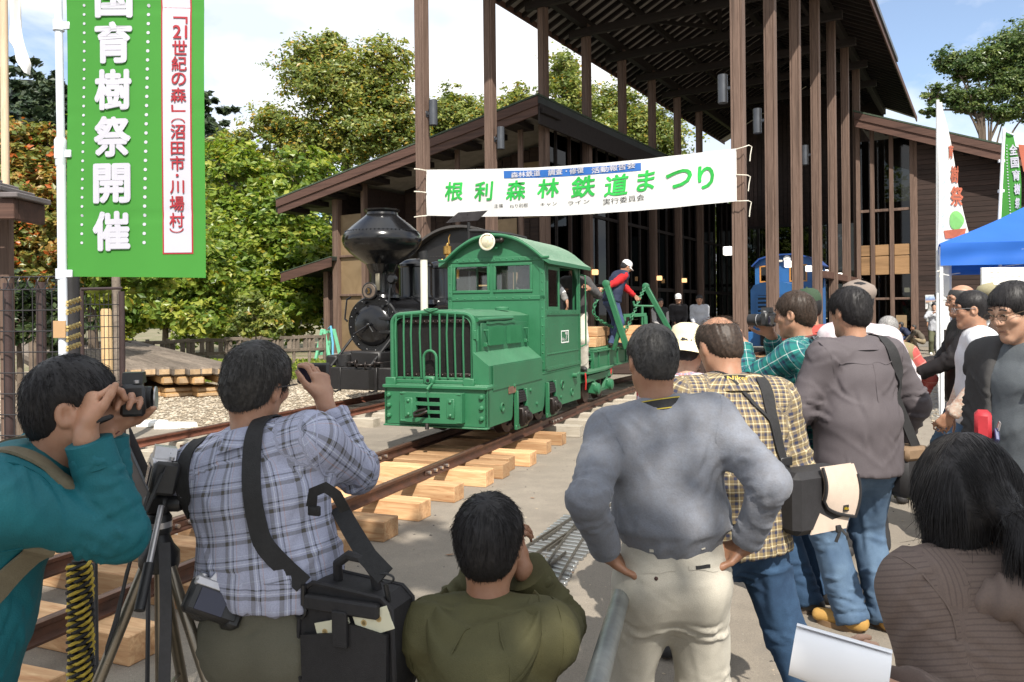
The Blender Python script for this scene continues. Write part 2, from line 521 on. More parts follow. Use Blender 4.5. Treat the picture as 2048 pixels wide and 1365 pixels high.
# ================================================================ ground
mb=MB();mb.add([(-400,-60,-.012),(400,-60,-.012),(400,700,-.012),(-400,700,-.012)],[[0,1,2,3]])
props(mb.build('ground',MAT['earth'],smooth=0),kind='structure')
mb=MB()
yard=[(-30,-40),(40,-40),(40,60),(24,60),(9,44),(2.5,30),(-1.2,20),(-2.8,13.4),(-3.4,10.9),(-5.2,11.5),(-9,12.9),(-14,14),(-30,15)]
mb.add([(x,y,0)for x,y in yard],[list(range(len(yard)))])
props(mb.build('asphalt_yard',MAT['asphalt'],smooth=0),kind='structure')
def poly_sheet(name,pts,z,mat):
 mb=MB();mb.add([(x,y,z)for x,y in pts],[list(range(len(pts)))])
 return props(mb.build(name,mat,smooth=0),kind='structure')
gravel_poly=[(-3.3,10.7),(-2.75,13.3),(-1.2,19.9),(1.5,27.0),(-8,31),(-16,23),(-15,14.2),(-9,12.95),(-5.2,11.55)]
poly_sheet('gravel_bed',gravel_poly,-.004,MAT['gravel'])
MAT['gravel2']=gravel_mat('grey_gravel',(.27,.25,.21),(.15,.14,.12))
gravel2_poly=[(5.6,10.5),(9.5,9.5),(15,20),(13,24),(9.0,18.0)]
poly_sheet('gravel_strip',gravel2_poly,.005,MAT['gravel2'])
def inside(px,py,poly):
 c=np.zeros(len(px),bool);n=len(poly)
 for i in range(n):
  x0, y0=poly[i];x1, y1=poly[(i+1)%n]
  k=((y0>py)!=(y1>py))&(px<(x1-x0)*(py-y0)/((y1-y0)+1e-12)+x0)
  c^=k
 return c
def scatter(poly,n,keep=None):
 P=np.array(poly);lo=P.min(0);hi=P.max(0)
 X=rng.uniform(lo[0],hi[0],n*3);Y=rng.uniform(lo[1],hi[1],n*3)
 k=inside(X,Y,poly)
 return X[k][:n], Y[k][:n]
def stones(name,poly,n,smin,smax,mats,label,z0=0.0):
 X, Y=scatter(poly,n);n=len(X)
 base=np.array([(1,0,.25),(.3,.9,.2),(-.8,.55,.25),(-.8,-.6,.2),(.35,-.95,.25),(.1,.05,1.0),(0,0,-.4)])
 tri=np.array([(0,1,5),(1,2,5),(2,3,5),(3,4,5),(4,0,5),(1,0,6),(2,1,6),(3,2,6),(4,3,6),(0,4,6)])
 s=rng.uniform(smin,smax,n)*rng.uniform(.6,1.3,n);a=rng.uniform(0,2*PI,n)
 B=base[None]*(1+rng.uniform(-.25,.25,(n,7,3)))
 V=np.empty((n,7,3))
 V[...,0]=(B[...,0]*np.cos(a)[:,None]-B[...,1]*np.sin(a)[:,None]*.75)*s[:,None]+X[:,None]
 V[...,1]=(B[...,0]*np.sin(a)[:,None]+B[...,1]*np.cos(a)[:,None]*.75)*s[:,None]+Y[:,None]
 V[...,2]=B[...,2]*s[:,None]*.55+z0
 F=(tri[None]+(np.arange(n)*7)[:,None,None]).reshape(-1,3)
 mi=np.repeat(rng.integers(0,len(mats),n),10)
 me=raw_mesh(name,V.reshape(-1,3),None,mats,False,mi,F3=F)
 o=link(name,me);props(o,label,'gravel',kind='stuff')
 return o
g_m=[M('stone_a',(.36,.30,.22),.9,.2,30,bs=0),M('stone_b',(.25,.205,.15),.9,.2,30,bs=0),M('stone_c',(.43,.38,.30),.9,.2,30,bs=0)]
stones('gravel',[(-3.3,10.7),(-2.75,13.3),(-1.8,17),(-8,19),(-13,18),(-12,13.6),(-9,12.95),(-5.2,11.55)],16000,.018,.045,g_m,'pale gravel spread round the timber stack and black locomotive')
stones('gravel',gravel2_poly,6000,.015,.035,[g_m[1],M('stone_d',(.2,.19,.17),.9,.2,30,bs=0),g_m[0]],'grey gravel strip beside the tent leg',.005)
stones('grit',[(-4,2),(5.5,2),(8,12),(2,17),(-2.6,13.2),(-3.3,10.6),(-5,10.5)],2600,.004,.011,[g_m[0],g_m[1],M('dark_grit',(.06,.055,.05),.9,.2,30,bs=0)],'loose grit scattered over the asphalt yard')
# fallen leaves on the asphalt
leafm=M('fallen_leaf',(.30,.135,.05),.7,.4,20,bs=0)
def leaf_litter(x,y,s,a,label):
 z=.006
 mb=MB()
 fn=[(-1,0,.1),(-.5,.28,.02),(.2,.36,.12),(1,.02,.2),(.25,-.34,.16),(-.5,-.3,.05)]
 mb.add([(p[0]*s,p[1]*s,p[2]*s*.8+z)for p in fn]+[(0,0,z)],[[6,1,0],[6,2,1],[6,3,2],[6,4,3],[6,5,4],[6,0,5]])
 o=mb.build('fallen_leaf',leafm,None,(x,y,0),(0,0,a))
 return props(o,label,'leaf')
q=gp(900,1112);leaf_litter(q.x,q.y,.035,.1,'curled brown leaf on asphalt left of the crouching man in olive')
q=gp(1142,1148);leaf_litter(q.x,q.y,.022,.4,'small brown leaf beside the miniature track')
q=gp(742,1066);leaf_litter(q.x,q.y,.045,-.2,'pale leaf by the fresh sleeper ends near plaid shirt')
for k in range(26):
 lx, ly=rnd.uniform(-3,5.5), rnd.uniform(2.6,12)
 leaf_litter(lx,ly,rnd.uniform(.012,.024),rnd.uniform(0,6),'tiny dry leaf lying loose on the asphalt yard')['group']='tiny dry leaves on the asphalt'
 # flat white stones along the gravel edge
for i, (px,py,w,lab)in enumerate([(300,851,.42,'flat white stone at the gravel edge nearest the timber stack'),(348,855,.60,'middle flat white stone of three on the gravel edge'),(452,866,.62,'flat white stone at gravel edge behind plaid shirt man')]):
 c=gp(px,py)
 mb=MB()
 pts=[]
 n=12
 for k in range(n):
  a=2*PI*k/n;rr=1+.12*math.sin(3*a+i)+rnd.uniform(-.05,.05)
  pts.append((math.copysign(abs(math.cos(a))**.7,math.cos(a))*w/2*rr,math.copysign(abs(math.sin(a))**.7,math.sin(a))*.17*rr))
 V=[(x*1.03,y*1.03,0)for x,y in pts]+[(x,y,.05)for x,y in pts]+[(x*.9,y*.88,.065)for x,y in pts]
 F=[[k,(k+1)%n,n+(k+1)%n,n+k]for k in range(n)]+[[n+k,n+(k+1)%n,2*n+(k+1)%n,2*n+k]for k in range(n)]+[list(range(2*n,3*n))]
 mb.add(V,F)
 props(mb.build('edging_stone',MAT['white'],None,c,(0,0,rnd.uniform(-.15,.05))),lab,'stone','flat white stones edging the gravel')
 # ================================================================ exhibition hall
hall=thing('exhibition_hall','tall dark timber hall with open post rows and low side wings','hall',(0,0,0),-BLD)
QL, QR=-12.98, -5.0
def hb(name,a,b,mat,ch=.01,parent=hall,smooth=0):
 mb=MB();mb.bb(a,b,ch)
 return mb.build(name,mat,parent,smooth=smooth)
def shared(name,me,loc,rot=None,parent=hall):
 return link(name,me,parent,loc,rot)
EZ, RQ, SL=12.1, -8.8, .5
T0, T1=16.6, 49.0
def rz_(q):return EZ+(5.4-abs(q-RQ))*SL
# posts: three laminated strips each, from the yard up to the roof
def post_mesh(top):
 mb=MB()
 mb.box((0,0,top/2),(.17,.30,top),.012)
 mb.box((-.1165,0,top/2),(.06,.27,top),.01);mb.box((.1165,0,top/2),(.06,.27,top),.01)
 return mb.mesh('post',MAT['post'],30)
pmL=post_mesh(rz_(QL)-.25);pmR=post_mesh(rz_(QR)-.25)
postL=[shared('post',pmL,(QL,17.05+3.4*k,0))for k in range(8)]
postR=[shared('post',pmR,(QR,18.7+3.25*k,0))for k in range(7)]
# roof
for sg in(-1,1):
 qe=RQ+sg*5.4
 mb=MB();n=Vector((0,0,1))
 z0, z1=EZ+.17, EZ+5.4*SL+.17
 for(dz,th,mname,nm)in((0.0,.03,'soffit','roof_deck'),(.032,.07,'roof','roof')):
  mb=MB()
  P=[(qe,T0,z0+dz),(RQ,T0,z1+dz),(RQ,T1+1,z1+dz),(qe,T1+1,z0+dz)]
  V=P+[(a,b,c+th)for a,b,c in P]
  F=[[0,1,2,3],[7,6,5,4],[0,4,5,1],[1,5,6,2],[2,6,7,3],[3,7,4,0]]
  if sg>0:F=[f[::-1]for f in F]
  mb.add(V,[f[::-1]for f in F])
  mb.build(nm,MAT[mname],hall,smooth=0)
 L=math.hypot(5.4,5.4*SL)
 mb=MB();mb.box((L/2,0,0),(L-.02,.11,.16),.008)
 rm=mb.mesh('rafter',MAT['rafter'],0)
 ang=math.atan(SL)
 nr=58
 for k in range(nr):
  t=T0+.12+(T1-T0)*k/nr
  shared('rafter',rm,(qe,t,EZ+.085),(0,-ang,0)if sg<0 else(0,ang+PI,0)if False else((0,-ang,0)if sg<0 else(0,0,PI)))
 if sg>0:
  for o in[c for c in hall.children if c.data is rm]:
   o.rotation_euler=(Matrix.Rotation(PI,3,'Z')@Matrix.Rotation(-ang,3,'Y')).to_euler()
   # eave board, purlins
 hb('eave_board',(qe-.03,T0,EZ-.02),(qe+.03,T1+.8,EZ+.26),MAT['fascia'])
 for dq, w, h in((1.2 if sg<0 else 1.6,.24,.36),(2.6,.16,.24),(4.0,.16,.24)):
  q=qe-sg*dq
  hb('purlin',(q-w/2,T0+.3,rz_(q)-.02-h),(q+w/2,T1,rz_(q)-.02),MAT['rafter'])
  # front verge board up the slope
 mb=MB();mb.bar((qe,T0-.03,EZ+.06),(RQ,T0-.03,EZ+5.4*SL+.06),.05,.34)
 mb.build('verge_board',MAT['fascia'],hall,smooth=0)
hb('ridge_beam',(RQ-.12,T0+.1,EZ+5.4*SL-.35),(RQ+.12,T1,EZ+5.4*SL-.02),MAT['rafter'])
# tie beams and struts above each pair of posts
for k in range(7):
 t=20.4+3.33*k
 hb('tie_beam',(QL-.6,t-.09,EZ-.12),(QR+.6,t+.09,EZ+.18),MAT['rafter'])
 mb=MB();mb.bar((RQ,t,EZ+.16),(RQ,t,EZ+2.4),.14,.14,up=(1,0,0));mb.build('king_post',MAT['rafter'],hall,smooth=0)
 for sg in(-1,1):
  mb=MB();mb.bar((RQ,t,EZ+.4),(RQ+sg*2.7,t,EZ+1.2),.12,.14);mb.build('strut',MAT['rafter'],hall,smooth=0)
  # snow guard on the right eave
mb=MB();mb.bb((-3.42,29.5,12.32),(-3.30,38.2,12.50));mb.build('snow_guard',MAT['lamp_metal'],hall,smooth=0)
# back wall: board band below, glazing between mullions above
hb('back_sill',(QL,T1-.1,0),(QR,T1+.1,1.1),MAT['board'])
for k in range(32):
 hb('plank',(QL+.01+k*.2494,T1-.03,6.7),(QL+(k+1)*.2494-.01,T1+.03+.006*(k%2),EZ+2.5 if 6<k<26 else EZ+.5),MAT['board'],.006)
mb=MB();mb.prism([(QL,6.7),(QR,6.7),(QR,rz_(QR)+.1),(RQ,rz_(RQ)+.1),(QL,rz_(QL)+.1)],(0,T1+.05,0),(1,0,0),(0,0,1),(0,.05,0));mb.build('gable_backing',MAT['board'],hall,smooth=0)
for k in range(9):
 q=QL+(QR-QL)*k/8
 hb('mullion',(q-.07,T1-.12,1.1),(q+.07,T1+.12,6.7),MAT['rafter'])
for z in(3.2,6.65):
 hb('transom',(QL,T1-.09,z-.08),(QR,T1+.09,z+.08),MAT['rafter'])
for k in range(8):
 q0=QL+(QR-QL)*k/8+.08;q1=QL+(QR-QL)*(k+1)/8-.08
 hb('pane',(q0,T1-.008,1.15),(q1,T1+.008,6.6),MAT['pane'],.001)
for k in range(7):
 t0=23.95+3.4*k
 for j in range(3):
  a=t0+.15+j*1.05;b=a+1.0
  f=hb('window_frame',(QL-.28,a,.25),(QL-.20,b,.33),MAT['rafter'])
  hb('pane',(QL-.262,a+.05,.3),(QL-.25,b-.05,8.0),MAT['wallpane'],.001,f)
  hb('mullion',(QL-.30,b,.1),(QL-.18,b+.06,8.1),MAT['rafter'])
hb('floor_beam',(QL-.35,23.8,0),(QL-.15,47.6,.22),MAT['concrete'])
hb('transom',(QL-.31,23.8,2.55),(QL-.17,47.6,2.72),MAT['rafter'])
hb('transom',(QL-.31,23.8,5.3),(QL-.17,47.6,5.42),MAT['rafter'])
# right side of the hall past the right wing and a low board band
hb('band_board',(QR-.1,30.0,2.75),(QR+.06,38.0,3.0),MAT['fascia'])
# concrete floor slab of the hall
mb=MB();mb.bb((QL-.2,23.5,0),(QR+.2,T1,.10),.01);mb.build('floor_slab',MAT['concrete'],hall,smooth=0)
# ---- left wing: shed roof falling to the left
LW0, LW1=22.72, 47.5
qa, za, qb, zb=QL+.40, 8.72, -24.65, 6.34
def lwz(q):return za+(q-qa)*(za-zb)/(qa-qb)
def slope_slab(name,q0,q1,zf,t0,t1,lo,hi,mat):
 mb=MB()
 P=[(q0,t0,zf(q0)+lo),(q1,t0,zf(q1)+lo),(q1,t1,zf(q1)+lo),(q0,t1,zf(q0)+lo)]
 V=P+[(a,b,c+hi-lo)for a,b,c in P]
 F=[[3,2,1,0],[4,5,6,7],[0,1,5,4],[1,2,6,5],[2,3,7,6],[3,0,4,7]]
 mb.add(V,F)
 return mb.build(name,mat,hall,smooth=0)
slope_slab('soffit',qb,qa,lwz,LW0+.06,LW1,-.30,-.27,MAT['soffit'])
slope_slab('roof',qb-.03,qa+.03,lwz,LW0-.04,LW1,-.265,-.03,MAT['roof'])
slope_slab('roof_edge',qb-.06,qa+.06,lwz,LW0-.08,LW1,-.027,.03,MAT['moss'])
slope_slab('verge_board',qb,qa,lwz,LW0-.02,LW0+.05,-.62,-.27,MAT['fascia'])
slope_slab('verge_board',qb-.04,qa+.02,lwz,LW0-.07,LW0-.02,-.34,-.05,MAT['fascia'])
slope_slab('ridge_board',qa,qa+.06,lwz,LW0,LW1,-.95,-.27,MAT['rafter'])
nk=12
for k in range(nk):
 q=qb+.15+(qa-qb-.3)*k/(nk-1)
 z=lwz(q)
 hb('lookout',(q-.34,LW0+.06,z-.56),(q+.34,LW0+1.3,z-.36),MAT['rafter'])
WT=LW0+1.0
# front wall of vertical boards with a tan window bay at the corner
hb('corner_post',(-22.55,WT-.12,0),(-22.25,WT+.15,lwz(-22.4)-.3),MAT['post'])
hb('corner_post',(-21.05,WT-.10,0),(-20.87,WT+.12,lwz(-21)-.3),MAT['post'])
f=hb('window_frame',(-22.25,WT-.02,.1),(-21.05,WT+.05,.22),MAT['post'])
for z in(2.35,3.9):
 hb('glazing_bar',(-22.25,WT-.05,z),(-21.05,WT+.05,z+.09),MAT['post'],parent=f)
hb('blind',(-22.25,WT+.05,.2),(-21.05,WT+.08,5.6),MAT['tan'],parent=f)
q=-20.87
k=0
WD=2.4
while q<QL-.2:
 w=.40
 hb('plank',(q+.012,WT+WD+(.0 if k%2 else .018),.1),(min(q+w-.012,QL-.15),WT+WD+.06,lwz(q)-.42),MAT['board'],.008)
 q+=w;k+=1
hb('wall_backing',(-20.9,WT+WD+.07,0),(QL-.15,WT+WD+.12,6.9),MAT['rafter'])
hb('return_wall',(-20.95,WT+.125,.1),(-20.88,WT+WD+.1,6.6),MAT['board'])
hb('wall_plinth',(-22.6,WT-.16,0),(QL-.1,WT+WD+.14,.09),MAT['concrete'])
hb('wall_post',(-16.55,WT-.10,.2),(-16.37,WT+.0,lwz(-16.5)-.4),MAT['post'])
hb('window_board',(-15.2,WT+WD-.04,5.2),(-14.4,WT+WD-.01,7.3),MAT['tan'])
hb('window_board',(-14.9,WT-.04,.3),(-14.0,WT,4.9),MAT['tan'])
hb('wall_post',(-13.9,WT-.10,.2),(-13.72,WT+.0,lwz(-13.8)-.4),MAT['post'])
# side wall toward the trees
hb('side_wall',(-22.52,WT+.15,0),(-22.4,LW1,lwz(-22.4)-.3),MAT['board'])
# annex lean-to
def anz(q):return 3.92+(q+22.1)*.19
slope_slab('annex_roof',-25.1,-22.3,anz,23.3,30,-.10,.02,MAT['roof'])
slope_slab('annex_edge',-25.15,-22.3,anz,23.24,30,.023,.06,MAT['moss'])
slope_slab('annex_verge',-25.1,-22.3,anz,23.24,23.3,-.36,.0,MAT['fascia'])
hb('annex_post',(-23.45,24.0,0),(-23.2,24.2,3.4),MAT['post'])
for j in range(6):
 hb('plank',(-23.2+j*.11,24.1,.1),(-23.2+j*.11+.105,24.14,3.3),MAT['board'],.006)
 # ---- right wing: shed roof falling to the right
RW0, RW1=37.2, 50.0
ra, rza, rb=-4.95, 10.2, 9.0
def rwz(q):return rza-(q-ra)*.385
slope_slab('soffit',ra,rb,rwz,RW0+.06,RW1,-.30,-.27,MAT['soffit'])
slope_slab('roof',ra-.03,rb+.03,rwz,RW0-.04,RW1,-.265,-.03,MAT['roof'])
slope_slab('roof_edge',ra-.05,rb+.05,rwz,RW0-.08,RW1,-.027,.04,MAT['moss'])
slope_slab('verge_board',ra,rb,rwz,RW0-.02,RW0+.05,-.66,-.27,MAT['fascia'])
slope_slab('verge_board',ra,rb,rwz,RW0-.07,RW0-.02,-.34,-.05,MAT['fascia'])
for k in range(10):
 q=ra+.4+k*.8
 hb('lookout',(q-.1,RW0+.06,rwz(q)-.56),(q+.1,RW0+1.0,rwz(q)-.31),MAT['rafter'])
RT=38.0
GQ=(-4.93,-4.36,-3.60,-2.80)
for q in GQ:
 hb('window_post',(q-.085,RT-.09,0),(q+.085,RT+.09,rwz(q)-.4),MAT['post'])
for i in range(3):
 f=hb('window_frame',(GQ[i]+.085,RT-.03,2.02),(GQ[i+1]-.085,RT+.03,2.12),MAT['post'])
 hb('glazing_bar',(GQ[i]+.085,RT-.03,5.86),(GQ[i+1]-.085,RT+.03,5.98),MAT['post'],parent=f)
 hb('pane',(GQ[i]+.09,RT+.035,.1),(GQ[i+1]-.09,RT+.045,9.0),MAT['pane'],.001,f)
 for z0, z1 in((3.12,3.92),(3.95,4.42)):
  hb('inner_beam',(GQ[i]+.09,RT-.025,z0),(GQ[i+1]-.09,RT+.03,z1),MAT['orangewood'],parent=f)
  # horizontal wall boards
z=.22
bl=11.6
mbk=MB();mbk.box((0,0,0),(bl,.04,.205),.006);bme=mbk.mesh('plank',MAT['board'],0)
i=0
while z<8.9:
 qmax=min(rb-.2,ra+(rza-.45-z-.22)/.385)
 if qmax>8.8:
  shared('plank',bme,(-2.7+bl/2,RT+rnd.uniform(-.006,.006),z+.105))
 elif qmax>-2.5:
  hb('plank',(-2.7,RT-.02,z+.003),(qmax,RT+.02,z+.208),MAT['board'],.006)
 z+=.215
mb=MB();mb.prism([(-2.7,0),(rb-.2,0),(rb-.2,rwz(rb-.2)-.35),(-2.7,rwz(-2.7)-.35)],(0,RT+.03,0),(1,0,0),(0,0,1),(0,.06,0));mb.build('wall_backing',MAT['rafter'],hall,smooth=0)
hb('wall_plinth',(-2.75,RT-.10,0),(rb,RT+.1,.22),MAT['concrete'])
hb('wall_post',(-2.72,RT-.05,0),(-2.6,RT+.02,9.0),MAT['post'])
hb('inner_wall',(-5.0,44.0,0),(8.8,44.2,7.0),MAT['board'])
hb('inner_floor',(-4.9,38.2,0),(8.8,44.0,.06),MAT['concrete'])
hb('end_wall',(8.6,38.1,0),(8.75,50,4.2),MAT['board'])
# cylinder lamps and square lanterns on the posts
def cyl_lamp(post_q,post_t,z,side,label):
 q=post_q+side*.36
 w=HALL.w(q,post_t,z)
 t=thing('cylinder_lamp',label,'wall lamp',w,-BLD,'cylinder lamps on the posts')
 mb=MB();mb.lathe([(.105,-.33),(.115,-.33),(.115,.33),(.105,.335),(.02,.335)],n=20);mb.build('lamp_shade',MAT['lamp_metal'],t)
 mb=MB();mb.bb((-side*.22,-.03,-.04),(-side*.10,.03,.04));mb.bb((-side*.215,-.05,-.08),(-side*.20,.05,.08));mb.build('bracket',MAT['lamp_metal'],t)
cyl_lamp(QR,18.7,6.85,-1,'grey cylinder lamp on the nearest tall post above the white banner')
cyl_lamp(QR,21.95,6.75,-1,'grey cylinder lamp on second post from the banner end')
cyl_lamp(QR,28.45,6.9,-1,'small grey cylinder lamp on the fourth right hand post')
cyl_lamp(QL,17.05,6.95,1,'dark cylinder lamp on the post left of the banner')
cyl_lamp(QL,20.45,6.9,1,'dark cylinder lamp on the post rising behind the banner lettering')
for k, lab in((0,'white square lantern on nearest tall post beside the blue engine'),(2,'white square lantern overlapping the blue cab window'),(3,'white square lantern at right edge of blue cab'),(4,'white square lantern second from right among the posts'),(5,'smallest white square lantern beside the glazed wing')):
 w=HALL.w(QR-.27,18.7+3.25*k,3.02)
 t=thing('square_lantern',lab,'lantern',w,-BLD,'white lanterns on the posts')
 mb=MB();mb.box((0,0,0),(.2,.2,.2),.02);mb.build('shade',MAT['whitewall'],t)
 mb=MB();mb.bb((.10,-.03,-.03),(.125,.03,.03));mb.build('bracket',MAT['lamp_metal'],t)
for k, lab in((3,'warm square lantern left of the red sleeved man'),(5,'warm square lantern above the small onlookers in hall'),(6,'smallest warm lantern deep in the hall')):
 w=HALL.w(QL+.27,17.05+3.4*k,3.12)
 t=thing('square_lantern',lab,'lantern',w,-BLD,'warm lanterns on the posts')
 mb=MB();mb.box((0,0,0),(.2,.2,.2),.02);mb.build('shade',MAT['warm'],t)
 mb=MB();mb.bb((-.125,-.03,-.03),(-.10,.03,.03));mb.build('bracket',MAT['lamp_metal'],t)
w=HALL.w(-3.1,38.8,2.45)
t=thing('square_lantern','glowing square lantern behind the tall window of the right wing','lantern',w,-BLD)
mb=MB();mb.box((0,0,0),(.2,.2,.2),.02);mb.build('shade',glow('bright_lantern',(1,.85,.55),4.0),t)
mb=MB();mb.cyl((0,0,.1),(0,0,1.5),.012,6);mb.build('hanger',MAT['black'],t)
# yellow pole behind the window
t=thing('yellow_pole','yellow pole standing upright behind the tall window','pole',HALL.w(-3.9,39.2,0),-BLD)
mb=MB();mb.box((0,0,3.2),(.16,.16,6.4),.01);mb.build('shaft',M('yellow_paint',(.62,.36,.03),.5,.2,4),t)
mb=MB()
for z in(5.2,4.9):mb.box((.06,-.06,z),(.24,.2,.06),.01)
mb.build('collar',M('yellow_band',(.5,.28,.02),.5,.2,4),t)
# ================================================================ tracks
def rail_profile():
 return[(-.045,0),(.045,0),(.045,.012),(.009,.024),(.008,.062),(.024,.070),(.026,.092),(.016,.097),(-.016,.097),(-.026,.092),(-.024,.070),(-.008,.062),(-.009,.024),(-.045,.012)]
def make_rail(x,pts,base_z):
 """swept rail along local y through pts [(y, xoffset)]"""
 prof=rail_profile();n=len(prof);V=[];F=[];mi=[]
 for y, xo in pts:
  V+=[(x+xo+a,y,base_z+b)for a,b in prof]
 for i in range(len(pts)-1):
  for k in range(n):
   a=i*n+k;b=i*n+(k+1)%n
   F.append([a,a+n,b+n,b]);mi.append(1 if 6<=k<=8 else 0)
 F.append(list(range(n)));mi.append(0);e=(len(pts)-1)*n;F.append([e+k for k in range(n)][::-1]);mi.append(0)
 mb=MB();mb.v=V;mb.f=F;mb.mi=mi
 return mb
def bend(y):return 0.0 if y<4 else .010*(y-4)**2
trk=thing('railway_track','narrow gauge track on fresh timber sleepers under the green locomotive','railway track',LOCO.w(.08,0),-TRK)
ys=[-7.5,4]+[4+.6*i for i in range(1,14)]
for x in(-.40,.40):
 make_rail(x,[(y,bend(y))for y in ys],.143).build('rail',[MAT['rail'],MAT['rail_top']],trk,smooth=30)
def sleeper_mesh(mat,L=1.5,w=.20,h=.14):
 mb=MB();mb.box((0,0,h/2),(L,w,h),.005)
 return mb.mesh('sleeper',mat,0)
sm=[sleeper_mesh(MAT['sleeper_new'],1.5,.2,.141),sleeper_mesh(MAT['sleeper_new'],1.42,.19,.139),sleeper_mesh(MAT['sleeper_new'],1.58,.21,.142)]
so_=sleeper_mesh(MAT['sleeper_old'])
sly=[-7.0,-6.4,-5.75,-5.2,-4.62,-3.98,-3.42,-2.95,-2.5,-1.92,-1.28,-.66,-.28,.05,.40,1.12,1.75,2.4,3.0,3.7,4.4,5.0,5.6,6.3,7.0,7.7,8.4,9.1,9.8,10.5]
for i, y in enumerate(sly):
 me=sm[i%3]if y<2.0 else so_
 link('sleeper',me,trk,(bend(y)+rnd.uniform(-.06,.09),y,0),(0,0,rnd.uniform(-.03,.03)))
def fishplate(parent,x,y,z,side):
 mb=MB();mb.bb((x+side*.011,y-.24,z+.022),(x+side*.022,y+.24,z+.064),.003)
 f=mb.build('fishplate',MAT['rail'],parent,smooth=0)
 for k in range(4):
  mb=MB();mb.tube([(x+side*.022,y-.18+k*.12,z+.043),(x+side*.046,y-.18+k*.12,z+.043)],.016,6);mb.build('bolt',MAT['bolt'],f)
for y in(-.95,-3.6,2.55):
 for x in(-.40,.40):
  fishplate(trk,x,y+(.0 if x>0 else .25),.143,1)
strk=thing('railway_track','rusty track on bleached sleepers under the black steam locomotive','railway track',STEAM.w(.06,0),-TRK)
for x in(-.40,.40):
 make_rail(x,[(-4.2,0),(10,0)],.143).build('rail',[M('red_rust',(.20,.075,.045),.65,.4,9,.2),MAT['rail']],strk,smooth=30)
for i in range(17):
 y=-4.0+i*.62
 link('sleeper',so_,strk,(rnd.uniform(-.08,.08),y,-.02),(0,0,rnd.uniform(-.04,.04)))
 # track of the blue engine inside the hall
btrk=thing('railway_track','short track on planks in front of the blue engine','railway track',HALL.w(-6.15,22.5,0),-BLD)
for x in(-.40,.40):
 make_rail(x,[(-.5,0),(14,0)],.143).build('rail',[MAT['rail'],MAT['rail_top']],btrk,smooth=30)
for i in range(14):
 link('sleeper',sm[i%3],btrk,(rnd.uniform(-.05,.05),-.2+i*.65,0),(0,0,rnd.uniform(-.03,.03)))
 # miniature railway laid on the asphalt
mini=thing('miniature_track','miniature grey metal railway track with a turnout laid on asphalt','model track',(0,0,0))
MAT['zinc']=M('galvanised_steel',(.42,.43,.43),.42,.3,12,.8,.1)
MAT['mini_rail']=M('dull_mini_rail',(.15,.135,.11),.5,.3,10,.7)
pa=gp(800,1282);pb=gp(1255,985)
dv=(pb-pa);ML=dv.length;dv.normalize();dn=Vector((dv.y,-dv.x,0))
def mp(s,x,z):return pa+dv*s+dn*x+Vector((0,0,z))
mb=MB();mb.box((0,0,.012),(.235,.034,.024),.003);tie_me=mb.mesh('tie',MAT['zinc'],0)
mb=MB();mb.box((0,0,.012),(.44,.034,.024),.003);tie_long=mb.mesh('tie',MAT['zinc'],0)
ra_z=math.atan2(-dv.x,dv.y)
s=-2.2
# straight lane
while s<ML+.4:
 if not(ML*.42<s<ML*.72):link('tie',tie_me,mini,mp(s,0,0),(0,0,ra_z))
 s+=.078
def mini_rail(pts):
 mb=MB()
 for i in range(len(pts)-1):mb.bar(pts[i],pts[i+1],.010,.022,.002)
 mb.build('mini_rail',MAT['mini_rail'],mini,smooth=0)
for x in(-.064,.064):mini_rail([mp(-2.2,x,.036),mp(ML+.4,x,.036)])
def div(s):
 u=max(0,ML*.78-s)
 return .16*u+.020*u*u
s=ML*.02
while s<ML*.78:
 if s>ML*.42:
  if s<ML*.72:link('tie',tie_long,mini,mp(s,.02+div(s)/2,0),(0,0,ra_z))
 else:
  link('tie',tie_me,mini,mp(s,div(s),0),(0,0,ra_z-.2))
 s+=.078
for x in(-.064,.064):
 mini_rail([mp(ML*.02+(ML*.76)*k/12,div(ML*.02+ML*.76*k/12)+x,.036)for k in range(13)])
for x, a, b in((-.03,.50,.60),(.10,.44,.52),(.24,.36,.44)):
 mini_rail([mp(ML*a,x,.036),mp(ML*b,x-.01,.036)])
mb=MB();mb.bb((-.16,-.07,0),(.0,.07,.026));mb.build('switch_plate',MAT['zinc'],mini,mp(ML*.40,-.02,0),(0,0,ra_z),smooth=0)
mb=MB();mb.bb((-.06,-.10,0),(.06,.10,.026));mb.build('switch_plate',MAT['zinc'],mini,mp(ML*.05,0,0),(0,0,ra_z),smooth=0)
